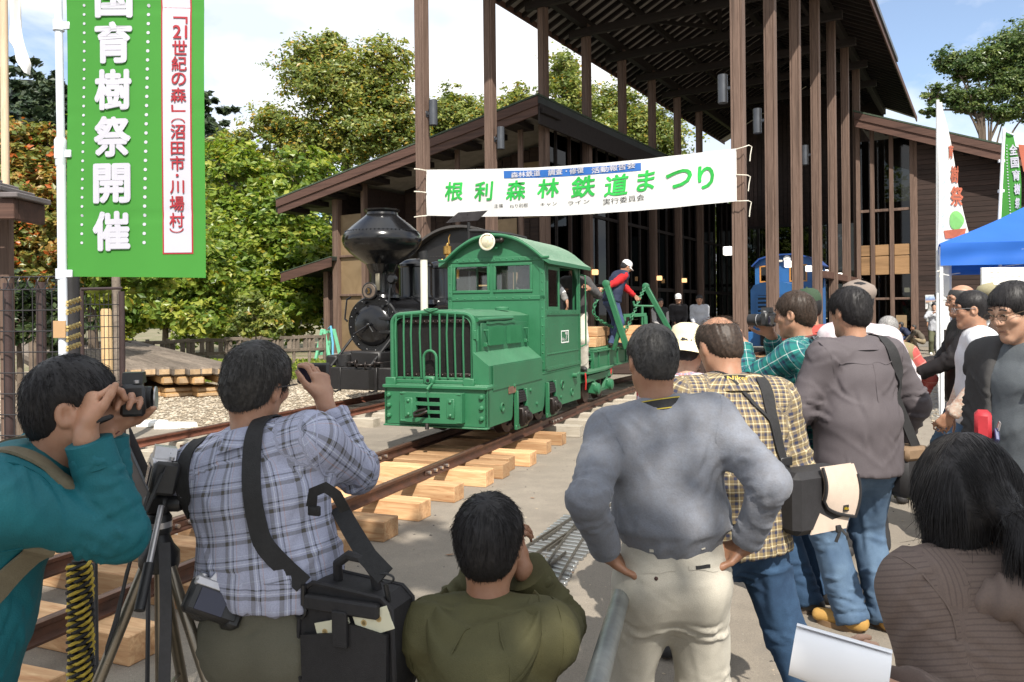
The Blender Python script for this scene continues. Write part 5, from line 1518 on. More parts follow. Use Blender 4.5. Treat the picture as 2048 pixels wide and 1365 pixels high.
def fest_text(s,px,py,w,h,mat,bold,skew=0.0):
# px,py -> u,v on the banner by its four corners
 u=(px-852)/(1472-852)
 u=u*1.0/(u+(1-u)*18.35/21.05)if False else(u*21.05)/(u*21.05+(1-u)*18.35)if False else u
 lo, hi=0.0, 1.0
 for _ in range(40):
  mid=(lo+hi)/2;p=fs(mid,.5)
  x_=1024+F_PX*p.x/p.y
  if x_<px:lo=mid
  else:hi=mid
 u=(lo+hi)/2
 lo, hi=0.0, 1.0
 for _ in range(40):
  mid=(lo+hi)/2;p=fs(u,mid);
  y_=682.5-55-F_PX*(p.z-CAM_H)/p.y-(px-1024)*.0105
  if y_>py:lo=mid
  else:hi=mid
 v=(lo+hi)/2
 me=text_mesh(s,1.0,bold,mat);fit_glyph(me,w,h,0,0)
 map_mesh(me,lambda a,b,d:fs(u+(a+b*skew)/FL,v+(b+a*.05)/FH,.015+d*1.5))
 return link('lettering',me,fest)
mp_=19.8/F_PX
for chx, px, py, w, h, sk in(('根',911,383,42,40,.1),('利',970,383,42,40,.1),('森',1035,381,43,40,.1),('林',1100,377,46,38,.1),('鉄',1170,374,50,42,.1),('道',1236,371,46,42,.1),('ま',1295,362,34,40,.1),('つ',1360,358,50,34,.1),('り',1415,355,30,44,-.05)):
 fest_text(chx,px,py,w*mp_,h*mp_,MAT['green_print'],.024,sk)
def fuv(px,py):
 lo, hi=0.0, 1.0
 for _ in range(40):
  mid=(lo+hi)/2;p=fs(mid,.5)
  if 1024+F_PX*p.x/p.y<px:lo=mid
  else:hi=mid
 u=(lo+hi)/2;lo, hi=0.0, 1.0
 for _ in range(40):
  mid=(lo+hi)/2;p=fs(u,mid)
  if 682.5-55-F_PX*(p.z-CAM_H)/p.y-(px-1024)*.0105>py:lo=mid
  else:hi=mid
 return u, (lo+hi)/2
ua, va=fuv(1011,350);ub, vb=fuv(1285,334)
mb=MB();mb.sheet(lambda a,b:fs(ua+(ub-ua)*a,va+(vb-va)*a+(b-.5)*.155,.008),40,3);mb.build('blue_strip',MAT['blue_print'],fest,smooth=180)
for s_, px, py, w in(('森林鉄道',1054,349,62),('調査',1114,345,30),('・',1136,343,3),('修復',1157,342,30),('活動報告会',1230,337,86)):
 fest_text(s_,px,py,w*mp_,(12 if s_!='・' else 3)*mp_,MAT['shade_dimmed_print'],.02).location=fn_*.003
for s_, px, py, w, h in(('主催',1000,412,20,8),('ねり利根',1040,412,40,8),('キャン',1100,409,34,8),('ライン',1160,405,44,8),('実行委員会',1250,400,80,12)):
 fest_text(s_,px,py,w*mp_,h*mp_,MAT['black_print'],.0)
MAT['cord']=M('white_cord',(.70,.66,.56),.8,.15,40)
for(x0,y0,x1,y1,Yp)in((829,340,853,342,21.0),(829,385,853,386,21.0),(829,436,853,432,21.0)):
 mb=MB();mb.tube([at(x0,y0,Yp)+Vector((0,-.12,0)),at((x0+x1)/2,(y0+y1)/2+1,Yp)+Vector((0,-.20,0)),at(x1,y1,Yp)],.016,6);mb.build('tie_cord',MAT['cord'],fest)
for(x0,y0,x1,y1)in((1472,299,1500,291),(1472,350,1497,351),(1472,403,1499,402)):
 mb=MB();mb.tube([at(x0,y0,18.35),at((x0+x1)/2,(y0+y1)/2,18.25),at(x1-3,y1,18.3),at(x1+3,y1+3,18.35),at(x1,y1+20,18.35),at(x1-1,y1+32,18.35)],.012,6);mb.build('tie_cord',MAT['cord'],fest)
 # ---- flagpole and white flag at the far left
fp=thing('flag_pole','thin bare wooden flagpole behind the green banner','flagpole',(at(12,500,9).x,9,0))
mb=MB();mb.tube([(0,0,0),(.0,0,6.5)],.042,12);mb.build('shaft',wood('pole_wood',(.45,.33,.22),(.62,.50,.36),(20,20,1),.7,.05),fp)
fl=MB()
def flag_fn(u,v):
 y=-40+190*v;yy=[-40,40,85,100,125,150]
 lx=np.interp(y,yy,[20,20,21,34,40,57]);rx=np.interp(y,yy,[34,45,54,58,67,62])
 p=at(lx+(rx-lx)*u,y+4*u*math.sin(v*9),8.95);return p+Vector((0,.05*math.sin(u*8+v*5)-.04*v,0))
fl.sheet(flag_fn,14,24);props(fl.build('flag',MAT['white_cloth'],smooth=180),'limp white flag hanging from the bare flagpole','flag')
# ---- tent on the right
MAT['blue_tent']=cloth_mat('blue_tent',(.030,.14,.52),rough=.6)
tent=thing('tent','blue festival tent roof on a white frame at the right edge','tent',(0,0,0))
TY=11.7
k0=at(1879,487,TY);k0b=at(1879,532,TY)
kr=k0+Vector((3.4,-.55,.0));kbk=k0+Vector((1.95,3.3,0));krb=kr+Vector((1.95,3.3,0))
apex=(k0+kr+kbk+krb)/4+Vector((0,0,.98))
def tri_sheet(a,b,c,name):
 """sagging roof panel between two corners and the peak"""
 def fn(u,v):
  e=a.lerp(b,u);p=e.lerp(c,v)
  return p+Vector((0,0,-.10*math.sin(PI*v)*(1-.5*abs(2*u-1))-.02*math.sin(PI*u)*(1-v)))
 mb=MB();mb.sheet(fn,16,14);return mb.build(name,MAT['blue_tent'],tent,smooth=180)
for a, b in((k0,kr),(kr,krb),(krb,kbk),(kbk,k0)):
 tri_sheet(a,b,apex,'roof_panel')
 h=Vector((0,0,k0b.z-k0.z))
 def vf(u,v,a=a,b=b,h=h):
  p=a.lerp(b,u)+h*v;nn=(b-a).cross(Vector((0,0,1))).normalized()
  return p+nn*(.010*math.sin(u*31+v*3)*(.3+v)+.012*math.sin(v*7+u*6)+.012)
 mb=MB();mb.sheet(lambda u,v:vf(u,1-v),40,6);mb.build('valance',MAT['blue_tent'],tent,smooth=180)
MAT['tent_leg']=M('white_tent_leg',(.74,.75,.76),.4,.1,5)
for c in(k0,kr,krb,kbk):
 mb=MB();mb.box((c.x+(.02 if c in(k0,kbk)else-.02),c.y+.02,(c.z-.05)/2),(.05,.05,c.z-.05),.006);mb.box((c.x+.02,c.y+.02,.01),(.12,.12,.012),.002);mb.build('leg',MAT['tent_leg'],tent,smooth=0)
for a, b in((k0,kr),(k0,kbk),(kbk,krb)):
 mb=MB();mb.bar(a+Vector((0,.02,-.10)),b+Vector((0,.02,-.10)),.03,.03);mb.bar(a+Vector((0,.02,-.32)),(a+b)/2+Vector((0,.02,-.08)),.02,.02);mb.build('rail',MAT['tent_leg'],tent,smooth=0)
mb=MB();mb.tube([k0+Vector((-.05,-.02,-.42)),k0+Vector((.0,-.03,-.40)),k0+Vector((-.03,-.04,-.50))],.008,5);mb.build('tie_string',MAT['cord'],tent)
# white covering on the tent leg
ca=at(1877,640,TY-.02);cz=at(1877,205,TY).z
# narrow white nobori (leg side) and green nobori behind the tent
wn=thing('banner_flag','narrow white vertical banner with red brush characters before the dark wall','banner',(at(1876,400,12.0).x,12.0,0))
WNY=12.0
def wn_s(px0,px1,u,v,off=0.0):
 pass
def wnp(px,py,off=0.0):
 p=at(px,py,WNY);wob=.03*math.sin((px-1875)*.06+py*.012)
 return Vector((p.x-at(1876,400,WNY).x,wob-off,p.z))
mb=MB()
def edge_r(py):return 1884+max(0,(py-215))*.212 if py<470 else 1938
def wfn(u,v):
 py=660-v*455
 x0=1875;x1=edge_r(py)if py<470 else max(1900,1938-(py-470)*1.6)
 return wnp(x0+(x1-x0)*u,py)
mb.sheet(wfn,14,60);mb.build('cloth',MAT['white_cloth'],wn,smooth=180)
mb=MB();mb.tube([wnp(1876,690),wnp(1876,200)],.022,10);mb.tube([Vector((0,0,0)),wnp(1876,690)],.022,10);mb.build('pole',MAT['tent_leg'],wn)
rust=M('rust_print',(.42,.11,.06),.8,.2,4,bs=0)
for s_, px, py, w, h in(('祭',1913,393,28,40),('樹',1907,350,18,34),('育',1898,305,10,28)):
 me=text_mesh(s_,1.0,.03,rust);ppw=F_PX/WNY;fit_glyph(me,w,h,0,0)
 map_mesh(me,lambda a,b,d:wnp(px+a,py-b,.01+d*3));link('lettering',me,wn)
for py in(330,365,395,430,452):
 me=text_mesh('森林',1.0,.0,MAT['pale_print']);fit_glyph(me,7,12,0,0);map_mesh(me,lambda a,b,_:wnp(1885+a,py-b,.01));link('lettering',me,wn)
 # plain green disc and reddish band printed low on the banner
pg=M('pale_green_print',(.16,.42,.12),.8,.2,4,bs=0)
mb=MB();mb.add([wnp(1913+15*math.cos(a)*(1+.08*math.cos(3*a)),441-19*math.sin(a),.01)for a in[2*PI*k/20 for k in range(20)]],[list(range(20))]);mb.build('print_patch',pg,wn,smooth=0)
mb=MB();mb.add([wnp(x,y,.01)for x,y in((1886,462),(1932,457),(1930,468),(1912,476),(1890,478))],[[0,1,2,3,4][::-1]]);mb.build('print_patch',rust,wn,smooth=0)
gn=thing('banner_flag','green vertical banner leaning behind the blue tent roof','banner',(at(2004,400,13).x,13,0))
GY=13.0
def gnp(px,py,off=0.0):
 p=at(px,py,GY);return Vector((p.x-at(2004,400,GY).x,.05*math.sin(px*.11+py*.02)-off,p.z))
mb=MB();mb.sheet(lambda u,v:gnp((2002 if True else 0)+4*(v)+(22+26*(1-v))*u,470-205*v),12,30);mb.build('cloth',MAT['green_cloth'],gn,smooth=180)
mb=MB();mb.tube([Vector((-.02,0,0)),gnp(2000,440),gnp(2006,258)],.025,8);mb.tube([gnp(2004,262),gnp(2030,270)],.014,6);mb.build('pole',MAT['tent_leg'],gn)
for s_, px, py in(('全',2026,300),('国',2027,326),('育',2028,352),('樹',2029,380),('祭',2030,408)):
 me=text_mesh(s_,1.0,.04,MAT['shade_dimmed_print']);fit_glyph(me,12,22,0,0);map_mesh(me,lambda a,b,d:gnp(px+a,py-b,.012+d*3));link('lettering',me,gn)
mb=MB()
for k in range(26):mb.add([gnp(2016+1.2*a,290+k*6-b*1.2,.012)for a,b in dot_v],[list(range(10))])
props(mb.build('dotted_line',MAT['shade_dimmed_print'],gn,smooth=0),kind='stuff')
mb=MB();mb.add([gnp(x,y,.012)for x,y in((2034,290),(2044,292),(2052,345),(2042,345))],[[3,2,1,0]]);mb.build('red_strip',rust,gn,smooth=0)
for py in(322,382):
 mb=MB();mb.box(gnp(2005,py),(.10,.04,.05),.006);mb.build('clip',MAT['tent_leg'],gn,smooth=0)
 # white notice board under the tent
nb=thing('notice_board','white notice board with faint print under the blue tent','board',(at(1962,590,11.5).x,11.5,0))
a_, b_=at(1962,536,11.5), at(2090,640,11.5)
mb=MB();mb.bb((0,-.02,b_.z),(b_.x-a_.x,.02,a_.z),.004);mb.build('board',MAT['white'],nb,smooth=0)
for i in range(2):
 mb=MB();mb.bb((.1+i*.6,.02,0),(.14+i*.6,.06,a_.z-.05),.004);mb.build('leg',MAT['tent_leg'],nb,smooth=0)
mb=MB()
for i in range(14):
 x=.12+(i%7)*.10;z=a_.z-.06-(i//7)*.07
 mb.bb((x,-.0235,z-.012),(x+rnd.uniform(.02,.06),-.0205,z),.0005)
props(mb.build('print_lines',M('faint_red_print',(.5,.30,.28),.8,.2,9,bs=0),nb,smooth=0),kind='stuff')
# poster on the dark wall
pw=HALL.w(-2.12,37.96,1.9)
po=thing('poster','small colour poster on the dark plank wall','poster',pw,-BLD)
def poster_mat():
 m, t, p=newmat('poster_print');v=coords(t,'Object');s=_n(t,'ShaderNodeSeparateXYZ');t.links.new(v,s.inputs[0])
 mr=_n(t,'ShaderNodeMapRange');mr.inputs['From Min'].default_value=-.3;mr.inputs['From Max'].default_value=.3;t.links.new(s.outputs[2],mr.inputs[0])
 c=ramp(t,mr.outputs[0],[(0,(.75,.72,.68)),(.3,(.6,.62,.62)),(.42,(.12,.12,.13)),(.55,(.55,.35,.22)),(.68,(.15,.25,.5)),(.85,(.45,.6,.8)),(1,(.8,.8,.78))])
 t.links.new(mixc(t,ramp(t,noise(t,v,9,3),[(.45,0),(.6,.5)]),c,(.2,.2,.22)),p.inputs['Base Color']);return m
mb=MB();mb.bb((-.21,-.012,-.29),(.21,0,.29),.001);mb.build('sheet',poster_mat(),po,smooth=0)
mb=MB();mb.bb((-.22,-.008,-.30),(.22,.002,.30),.001);mb.build('margin',MAT['white'],po,smooth=0)
# plain tan board leaning by the window
tb=thing('board','tan wooden board leaning beside the glazed doors','board',HALL.w(-3.25,37.7,0),-BLD)
mb=MB();mb.bar((0,-.05,0),(0,.12,1.35),.42,.03,.004,up=(0,1,0));mb.build('panel',MAT['tan'],tb,smooth=0)
# ================================================================ left yard: fence, gate, timber stack, barricade
def wire_panel(name_t,label,p0,p1,z0,z1,nv,nh,roll=True,r=.003):
 t=thing(name_t,label,'fence',(0,0,0))
 d=Vector(p1)-Vector(p0);n=Vector((-d.y,d.x,0)).normalized()
 for i in range(nv+1):
  b=Vector(p0)+d*(i/nv)
  mb=MB();pts=[b+Vector((0,0,z0)),b+Vector((0,0,z1-.10 if roll else z1))]
  if roll:pts+=[b+n*.05*math.sin(a)+Vector((0,0,z1-.05-.05*math.cos(a)))-n*0 for a in[PI*k/5 for k in range(1,6)]]+[b+n*.05*math.sin(a)+Vector((0,0,z1-.05-.05*math.cos(a)))for a in[PI+PI*k/5 for k in range(1,5)]]
  mb.tube(pts,r,4,True);mb.build('vertical_wire',MAT['fence'],t,smooth=60)
 for j in range(nh+1):
  z=z0+(z1-.10-z0)*j/nh
  mb=MB();mb.tube([Vector(p0)+Vector((0,0,z)),Vector(p1)+Vector((0,0,z))],r*1.2,5);mb.build('horizontal_wire',MAT['fence'],t,smooth=60)
 if roll:
  for zz in(z1-.005,z1-.10):
   mb=MB();mb.tube([Vector(p0)+n*.0+Vector((0,0,zz)),Vector(p1)+Vector((0,0,zz))],r*1.4,5);mb.build('horizontal_wire',MAT['fence'],t,smooth=60)
 return t
fz0=.08
f1=wire_panel('wire_fence','black welded wire fence panel with rolled top at far left',(-6.2,6.25,0),(at(124,700,6.0).x,6.0,0),fz0,1.92,36,11,True,.0042)
for px, Y in((12,6.22),(78,6.12)):
 mb=MB();c=at(px,700,Y);mb.tube([(c.x,c.y+.03,0),(c.x,c.y+.03,1.88)],.036,10);mb.build('post',MAT['fence_post'],f1)
mb=MB();mb.bb((-6.2,5.95,0),(at(135,700,6.0).x,6.4,.06),.01);mb.build('kerb',MAT['concrete'],f1)
gp_=at(145,700,6.0)
mb=MB();mb.tube([(gp_.x,gp_.y,0),(gp_.x,gp_.y,1.92)],.052,14);mb.lathe([(.054,1.92),(.056,1.94),(.01,1.95)],(gp_.x,gp_.y,0),14)
props(mb.build('fence_post',MAT['fence'],smooth=40),'thick black fence post right beside the white banner pole','post')
f2=wire_panel('gate','narrow dark wire gate between brown posts left of the timber stack',(at(162,640,7.0).x,7.0,0),(at(243,640,7.3).x,7.3,0),.12,1.82,9,16,False,.0032)
props(f2,cat='gate')
for px, Y in((161,7.0),(243,7.3)):
 mb=MB();c=at(px,640,Y);mb.tube([(c.x,c.y,0),(c.x,c.y,1.84)],.028,10);mb.build('post',MAT['fence_post'],f2)
mb=MB();mb.tube([at(161,579,7.0),at(243,577,7.3)],.013,8);mb.build('top_rail',MAT['fence_post'],f2)
c=at(212,650,8.5)
lg=thing('log_post','upright peeled log post seen through the wire gate','post',(c.x,c.y,0))
mb=MB();zt_=at(212,618,8.5).z;mb.tube([(0,0,0),(.01,0,zt_*.5),(.0,0,zt_-.03),(0,0,zt_)],.07,14,True,[.060,.058,.055,.045]);mb.build('log',wood('peeled_log',(.38,.24,.11),(.55,.40,.22),(16,16,1.2),.7,.1),lg)
c=at(232,640,10)
lg2=thing('log_post','grey weathered pole standing behind the wire gate','post',(c.x,c.y,0))
mb=MB();mb.tube([(0,0,0),(.02,0,1.3),(0,0,2.15)],.06,12,True,[.07,.06,.05]);mb.build('log',MAT['timber'],lg2)
# stack of long squared timbers
fl_, fr_=gp(268,800), gp(436,797)
sd=(fr_-fl_).normalized();back=Vector((-.62,.785,0)).normalized()
SW=(fr_-fl_).length
tim_m={}
def timber_mesh(L,w,h,mat):
 key=(round(L,1),round(w,2),mat.name)
 if key not in tim_m:
  mb=MB();mb.box((0,L/2,0),(w,L,h),.035)
  mb.mi=[0]*len(mb.f)
  for i, f in enumerate(mb.f):
   ysv=[mb.v[k][1]for k in f]
   if max(ysv)-min(ysv)<1e-4:mb.mi[i]=1
  me=bpy.data.meshes.new('timber');me.from_pydata(mb.v,[],mb.f);me.materials.append(mat);me.materials.append(MAT['end']);me.polygons.foreach_set('material_index',mb.mi);me.update();tim_m[key]=me
 return tim_m[key]
rz_t=math.atan2(-back.x,back.y)
tw=.27
def put_timber(x,z,L,mat,dy,label,w=.26,h=.17):
 p=fl_+sd*x+back*dy
 o=link('timber',timber_mesh(L,w,h,mat),None,(p.x,p.y,z),(.040,0,rz_t+rnd.uniform(-.01,.01)))
 props(o,label,'timber','timbers in the low stack')
nT=13
ORD='first second third fourth fifth sixth seventh eighth ninth tenth eleventh twelfth thirteenth'.split()
for i in range(nT):
 put_timber(-1.3+i*tw,.53,8.5,MAT['timber'],rnd.uniform(-.10,.12),ORD[nT-1-i]+' weathered timber from the right in the top layer of the stack')
for i in range(nT-1):
 if i%4!=2:put_timber(-1.2+i*tw,.355,6.5,MAT['timber_low']if i>3 else MAT['timber'],rnd.uniform(-.02,.25),ORD[nT-2-i]+' timber from the right in the second layer of the stack',.24)
for lay, z in((0,.085),(1,.255-.075)):
 for i in range(5):
  p=fl_+sd*(-.9+i*.62)+back*(.35+.02*lay)
  o=link('timber',timber_mesh(5.5,.55 if i else .34,.095,MAT['timber_low']),None,(p.x,p.y,z-.03),(0,0,rz_t));props(o,'%s bearer timber from the right in the %s layer under the stack'%(ORD[4-i],('bottom','upper')[lay]),'timber','bearers under the low stack')
  # low rail fence behind
lf=thing('rail_fence','low weathered wooden rail fence before the bushes','fence',(0,0,0))
pA, pB=Vector((at(160,660,21).x,21,0)), Vector((at(648,660,26.5).x,26.5,0))
for i in range(14):
 p=pA.lerp(pB,i/13);mb=MB();mb.tube([p,p+Vector((0,0,.98))],.055,8);mb.build('post',MAT['timber'],lf)
for z in(.50,.90):
 for i in range(13):
  a, b=pA.lerp(pB,i/13), pA.lerp(pB,(i+1)/13)
  mb=MB();mb.bar(a+Vector((0,-.06,z+rnd.uniform(-.02,.02))),b+Vector((0,-.06,z+rnd.uniform(-.02,.02))),.05,.10);mb.build('rail',MAT['timber'],lf,smooth=0)
for i in range(26):
 p=pA.lerp(pB,(i+.5)/26);mb=MB();mb.bar(p+Vector((0,-.03,.5)),p+Vector((0,-.03,.9)),.14,.03,up=(0,1,0));mb.build('baluster',MAT['timber'],lf,smooth=0)
 # pale green folding barricade
ab=gp(655,720);
bar_=thing('barricade','pale green A-frame barricade beside the black buffer beam','barricade',(ab.x,ab.y-4.5*0,0),-.5)
pgm=M('pale_green_plastic',(.16,.50,.30),.5,.2,5)
for y in(-.3,.3):
 mb=MB();mb.bar((-.3,y,0),(0,y*.9,1.1),.08,.10);mb.build('leg',pgm,bar_,smooth=0)
 mb=MB();mb.bar((.36,y,0),(.06,y*.9,1.1),.08,.10);mb.build('leg',pgm,bar_,smooth=0)
for z, x in((.22,-.24),(.62,-.13),(1.0,-.03)):
 mb=MB();mb.bar((x-.02,-.32,z),(x-.02,.32,z),.05,.10);mb.build('crossbar',pgm,bar_,smooth=0)
mb=MB();mb.tube([(.06,0,1.12),(.25,-.1,1.2),(.42,-.2,.6),(.5,-.3,.2)],.04,8);mb.build('hose',M('blue_hose',(.10,.35,.50),.5,.2,6),bar_)
# kiosk eave at the left edge
kio=thing('kiosk','corner of a small dark roofed kiosk at the left edge','kiosk',(-4.9,6.2,0))
a_=at(60,392,6.2);r0=Vector((a_.x+4.9,0,a_.z))
MAT['slate']=M('grey_roof_tile',(.15,.13,.13),.5,.3,6)
for k in range(4):
 mb=MB();mb.bb((r0.x-.13*(k+1),-.2,r0.z-.04+.055*k+.0),(r0.x-.13*k+.02,.25,r0.z+.0+.055*k),.006);mb.build('roof_course',MAT['slate'],kio,smooth=0)
mb=MB();mb.bb((-1.2,-.16,r0.z-.20),(r0.x-.03,-.10,r0.z-.04),.006);mb.bb((r0.x-.09,-.10,r0.z-.20),(r0.x-.03,.25,r0.z-.04),.006);mb.build('fascia',MAT['fascia'],kio,smooth=0)
mb=MB();px_=at(10,600,6.4).x+4.9;mb.bb((px_-.05,.2,0),(px_+.03,.28,r0.z-.05),.008);mb.build('post',MAT['post'],kio,smooth=0)
# ================================================================ trees
def leaf_mat(name,c_lo,c_mid,c_hi,trans=.35,accent=None):
 m, t, p=newmat(name)
 at_=_n(t,'ShaderNodeAttribute');at_.attribute_name='leaf_tint'
 st=[(0.0,c_lo),(.5,c_mid),(.86,c_hi)]
 if accent:st+=[(.9,accent),(1.0,accent)]
 c=ramp(t,at_.outputs['Fac'],st)
 t.links.new(c,p.inputs['Base Color']);p.inputs['Roughness'].default_value=.38;p.inputs['Specular IOR Level'].default_value=.45
 tr=_n(t,'ShaderNodeBsdfTranslucent')
 hv=_n(t,'ShaderNodeHueSaturation');hv.inputs['Value'].default_value=1.5;hv.inputs['Saturation'].default_value=1.1;t.links.new(c,hv.inputs['Color']);t.links.new(hv.outputs[0],tr.inputs[0])
 mx=_n(t,'ShaderNodeMixShader');mx.inputs[0].default_value=trans
 t.links.new(p.outputs[0],mx.inputs[1]);t.links.new(tr.outputs[0],mx.inputs[2]);t.links.new(mx.outputs[0],t.nodes['Material Output'].inputs[0])
 return m
LEAF={'bush':leaf_mat('bush_leaf',(.075,.135,.022),(.19,.265,.042),(.37,.39,.075),.44,(.30,.24,.03)),'tall':leaf_mat('tall_tree_leaf',(.085,.125,.028),(.18,.225,.052),(.33,.335,.085),.42,(.34,.22,.03)),'orange':leaf_mat('autumn_leaf',(.09,.13,.026),(.22,.21,.05),(.40,.25,.075),.35,(.45,.12,.03)),'dark':leaf_mat('dark_leaf',(.016,.032,.010),(.034,.058,.018),(.060,.085,.026),.2),'pine':leaf_mat('airy_leaf',(.045,.085,.026),(.10,.15,.045),(.19,.23,.07),.40),'hill':leaf_mat('far_leaf',(.018,.034,.018),(.034,.055,.026),(.060,.080,.032),.1),}
BARK=wood('bark',(.085,.062,.045),(.16,.125,.095),(16,16,2.5),.9,.15,.6)
def leaf_cloud(centres,radii,n,size,flat=.35,aspect=1.9,droop=0.0,shell=.55,tint=None):
 """leaf-sized folded faces gathered in sprays through the crown's volume"""
 centres=np.asarray(centres,float);radii=np.asarray(radii,float)
 vol=radii.prod(1)**(2/3);w=vol/vol.sum()
 nk=max(6,n//34)
 which=rng.choice(len(centres),nk,p=w)
 d=rng.normal(size=(nk,3));d/=np.linalg.norm(d,axis=1)[:,None]
 rad=shell+(1-shell)*rng.random(nk)**.7
 rad*=np.where(rng.random(nk)<.18,rng.uniform(1.05,1.38,nk),rng.uniform(.7,1.1,nk))
 K=centres[which]+d*radii[which]*rad[:,None]
 sp=(radii[which].mean(1)*.125*rng.uniform(.6,1.5,nk))[:,None]
 k=rng.integers(0,nk,n)
 off=rng.normal(size=(n,3))*sp[k]*np.array([1,1,.55])
 P=K[k]+off
 out=d[k]*.7+np.array([0,0,.55])+rng.normal(size=(n,3))*.55
 N=out/np.linalg.norm(out,axis=1)[:,None]
 T=rng.normal(size=(n,3));T[:,2]=T[:,2]*flat-droop
 T-=N*(T*N).sum(1)[:,None];T/=np.linalg.norm(T,axis=1)[:,None]+1e-9
 B=np.cross(N,T)
 s=size*rng.uniform(.6,1.35,n)
 L=T*s[:,None]*.5*aspect;W=B*s[:,None]*.5;fold=N*(s*.12)[:,None]
 V=np.stack([P-L,P+W+fold,P+L,P-W+fold],1)
 tt=np.clip(.45+.28*rng.normal(size=nk)[k]*.7+.22*rng.normal(size=n),0,.86)
 acc=rng.random(n)<(tint if tint is not None else .04)
 tt[acc]=.97
 return V.reshape(-1,3), np.arange(n*4).reshape(-1,4), np.repeat(tt,4)
def crown(parent,name,centres,radii,n,size,leaf,**kw):
 V, F, tt=leaf_cloud(centres,radii,n,size,**kw)
 me=raw_mesh(name,V,F,[LEAF[leaf]],False,attrs={'leaf_tint':('FLOAT',tt)})
 return link(name,me,parent)
def limbs(parent,base,top,r,centres,n_sub=3,name='trunk'):
 mb=MB()
 base=Vector(base);top=Vector(top)
 mid=base.lerp(top,.5)+Vector((rnd.uniform(-.15,.15),rnd.uniform(-.1,.1),0))*(top-base).length*.12
 tp_=smooth_path([base,mid,top],5)
 mb.tube(tp_,r,9,True,[r*(1.25-.85*i/(len(tp_)-1))for i in range(len(tp_))])
 t=mb.build(name,BARK,parent)
 for c in centres:
  c=Vector(c);u=rnd.uniform(.45,.95);s=base.lerp(mid,u*2)if u<.5 else mid.lerp(top,u*2-1)
  k=s.lerp(c,.5)+Vector((rnd.uniform(-.2,.2),rnd.uniform(-.2,.2),(c-s).length*.10))
  pth=smooth_path([s,k,c],4);mb=MB()
  mb.tube(pth,r*.4,6,True,[r*.42*(1-.8*i/(len(pth)-1))for i in range(len(pth))])
  b=mb.build('limb',BARK,t)
 return t
def twigs(parent,centres,radii,n,r0=.012):
 mb=MB()
 for _ in range(n):
  i=rnd.randrange(len(centres));c=Vector(centres[i]);rr=radii[i]
  d=Vector((rnd.gauss(0,1),rnd.gauss(0,1),rnd.gauss(.3,.8))).normalized()
  e=c+Vector((d.x*rr[0],d.y*rr[1],d.z*rr[2]))*rnd.uniform(.7,1.05)
  s=c+Vector((rnd.uniform(-.3,.3)*rr[0],rnd.uniform(-.3,.3)*rr[1],-.4*rr[2]))
  m=s.lerp(e,.55)+Vector((0,0,.1*rr[2]))
  mb.tube([s,m,e],r0,4,False,[r0*1.6,r0,r0*.3])
 props(mb.build('twigs',BARK,parent),kind='stuff')
def tree(name,label,cat,px,py,Y,lumps,n,size,leaf,trunk_r=.16,group=None,tint=None,twig=60,**kw):
 """lumps: (px, py, rx, ry) of crown masses in the photograph's frame at depth Y (+dy)"""
 b=at(px,py,Y)
 t=thing(name,label,cat,(b.x,b.y,0),0,group)
 cs, rs=[], []
 for L in lumps:
  dy=L[4]if len(L)>4 else 0
  c=at(L[0],L[1],Y+dy);k=(Y+dy)/F_PX
  cs.append(tuple(c-Vector((b.x,b.y,0))));rs.append((L[2]*k,(L[2]+L[3])/2*k,L[3]*k))
 top=max(c[2]for c in cs)
 limbs(t,(0,0,0),(cs[0][0]*.4,cs[0][1]*.4,top*.85),trunk_r,[c for c in cs])
 if twig:twigs(t,cs,rs,twig,trunk_r*.09)
 crown(t,'crown',cs,rs,n,size,leaf,tint=tint,**kw)
 return t
 # left of the hall
tree('bush','big bright green bush filling the gap left of the hall eave','bush',545,690,37,[(540,480,120,110),(600,350,75,60),(470,360,80,75),(610,560,70,90,-1),(460,580,90,90,-1.5),(540,620,110,70,-2)],36000,.165,'bush',.14,None,.02,90)
tree('bush','green leafy bush behind the low rail fence below the green banner','bush',330,690,31,[(330,600,90,60),(390,540,80,80),(270,570,80,70),(400,640,70,45,-.8),(230,620,60,60)],22000,.14,'bush',.12,None,.03,60)
tree('bush','thin low shrub beside the rail fence near the barricade','bush',510,690,22.5,[(510,625,42,40),(540,650,40,30),(485,655,36,26)],3200,.085,'tall',.03,None,.02,50)
tree('tree','tall tree with yellowing leaves rising above the green bush','tree',690,680,42,[(690,170,120,85),(620,130,70,60),(770,130,60,55),(720,270,130,65),(560,250,75,40),(610,300,90,55),(790,230,60,80),(470,290,55,30),(660,90,40,30)],44000,.125,'tall',.28,None,.10,300,shell=.30)
tree('tree','orange leaved autumn tree behind the bare flagpole','tree',70,690,15.5,[(70,400,75,100),(40,300,50,60),(105,300,40,50),(30,470,60,70),(110,490,60,80),(60,545,80,50),(140,420,50,110)],26000,.07,'orange',.09,None,.10,70)
tree('tree','green tree with dark shade between the orange tree and banner','tree',190,690,20,[(190,420,110,130),(260,500,110,90),(300,360,100,100),(150,570,80,60)],17000,.13,'bush',.12,None,.05,60)
tree('tree','dark dense shrub behind the black wire fence','shrub',40,690,10.5,[(30,620,70,70),(110,640,60,70),(-40,600,80,80)],6000,.07,'dark',.05,None,.06,40)
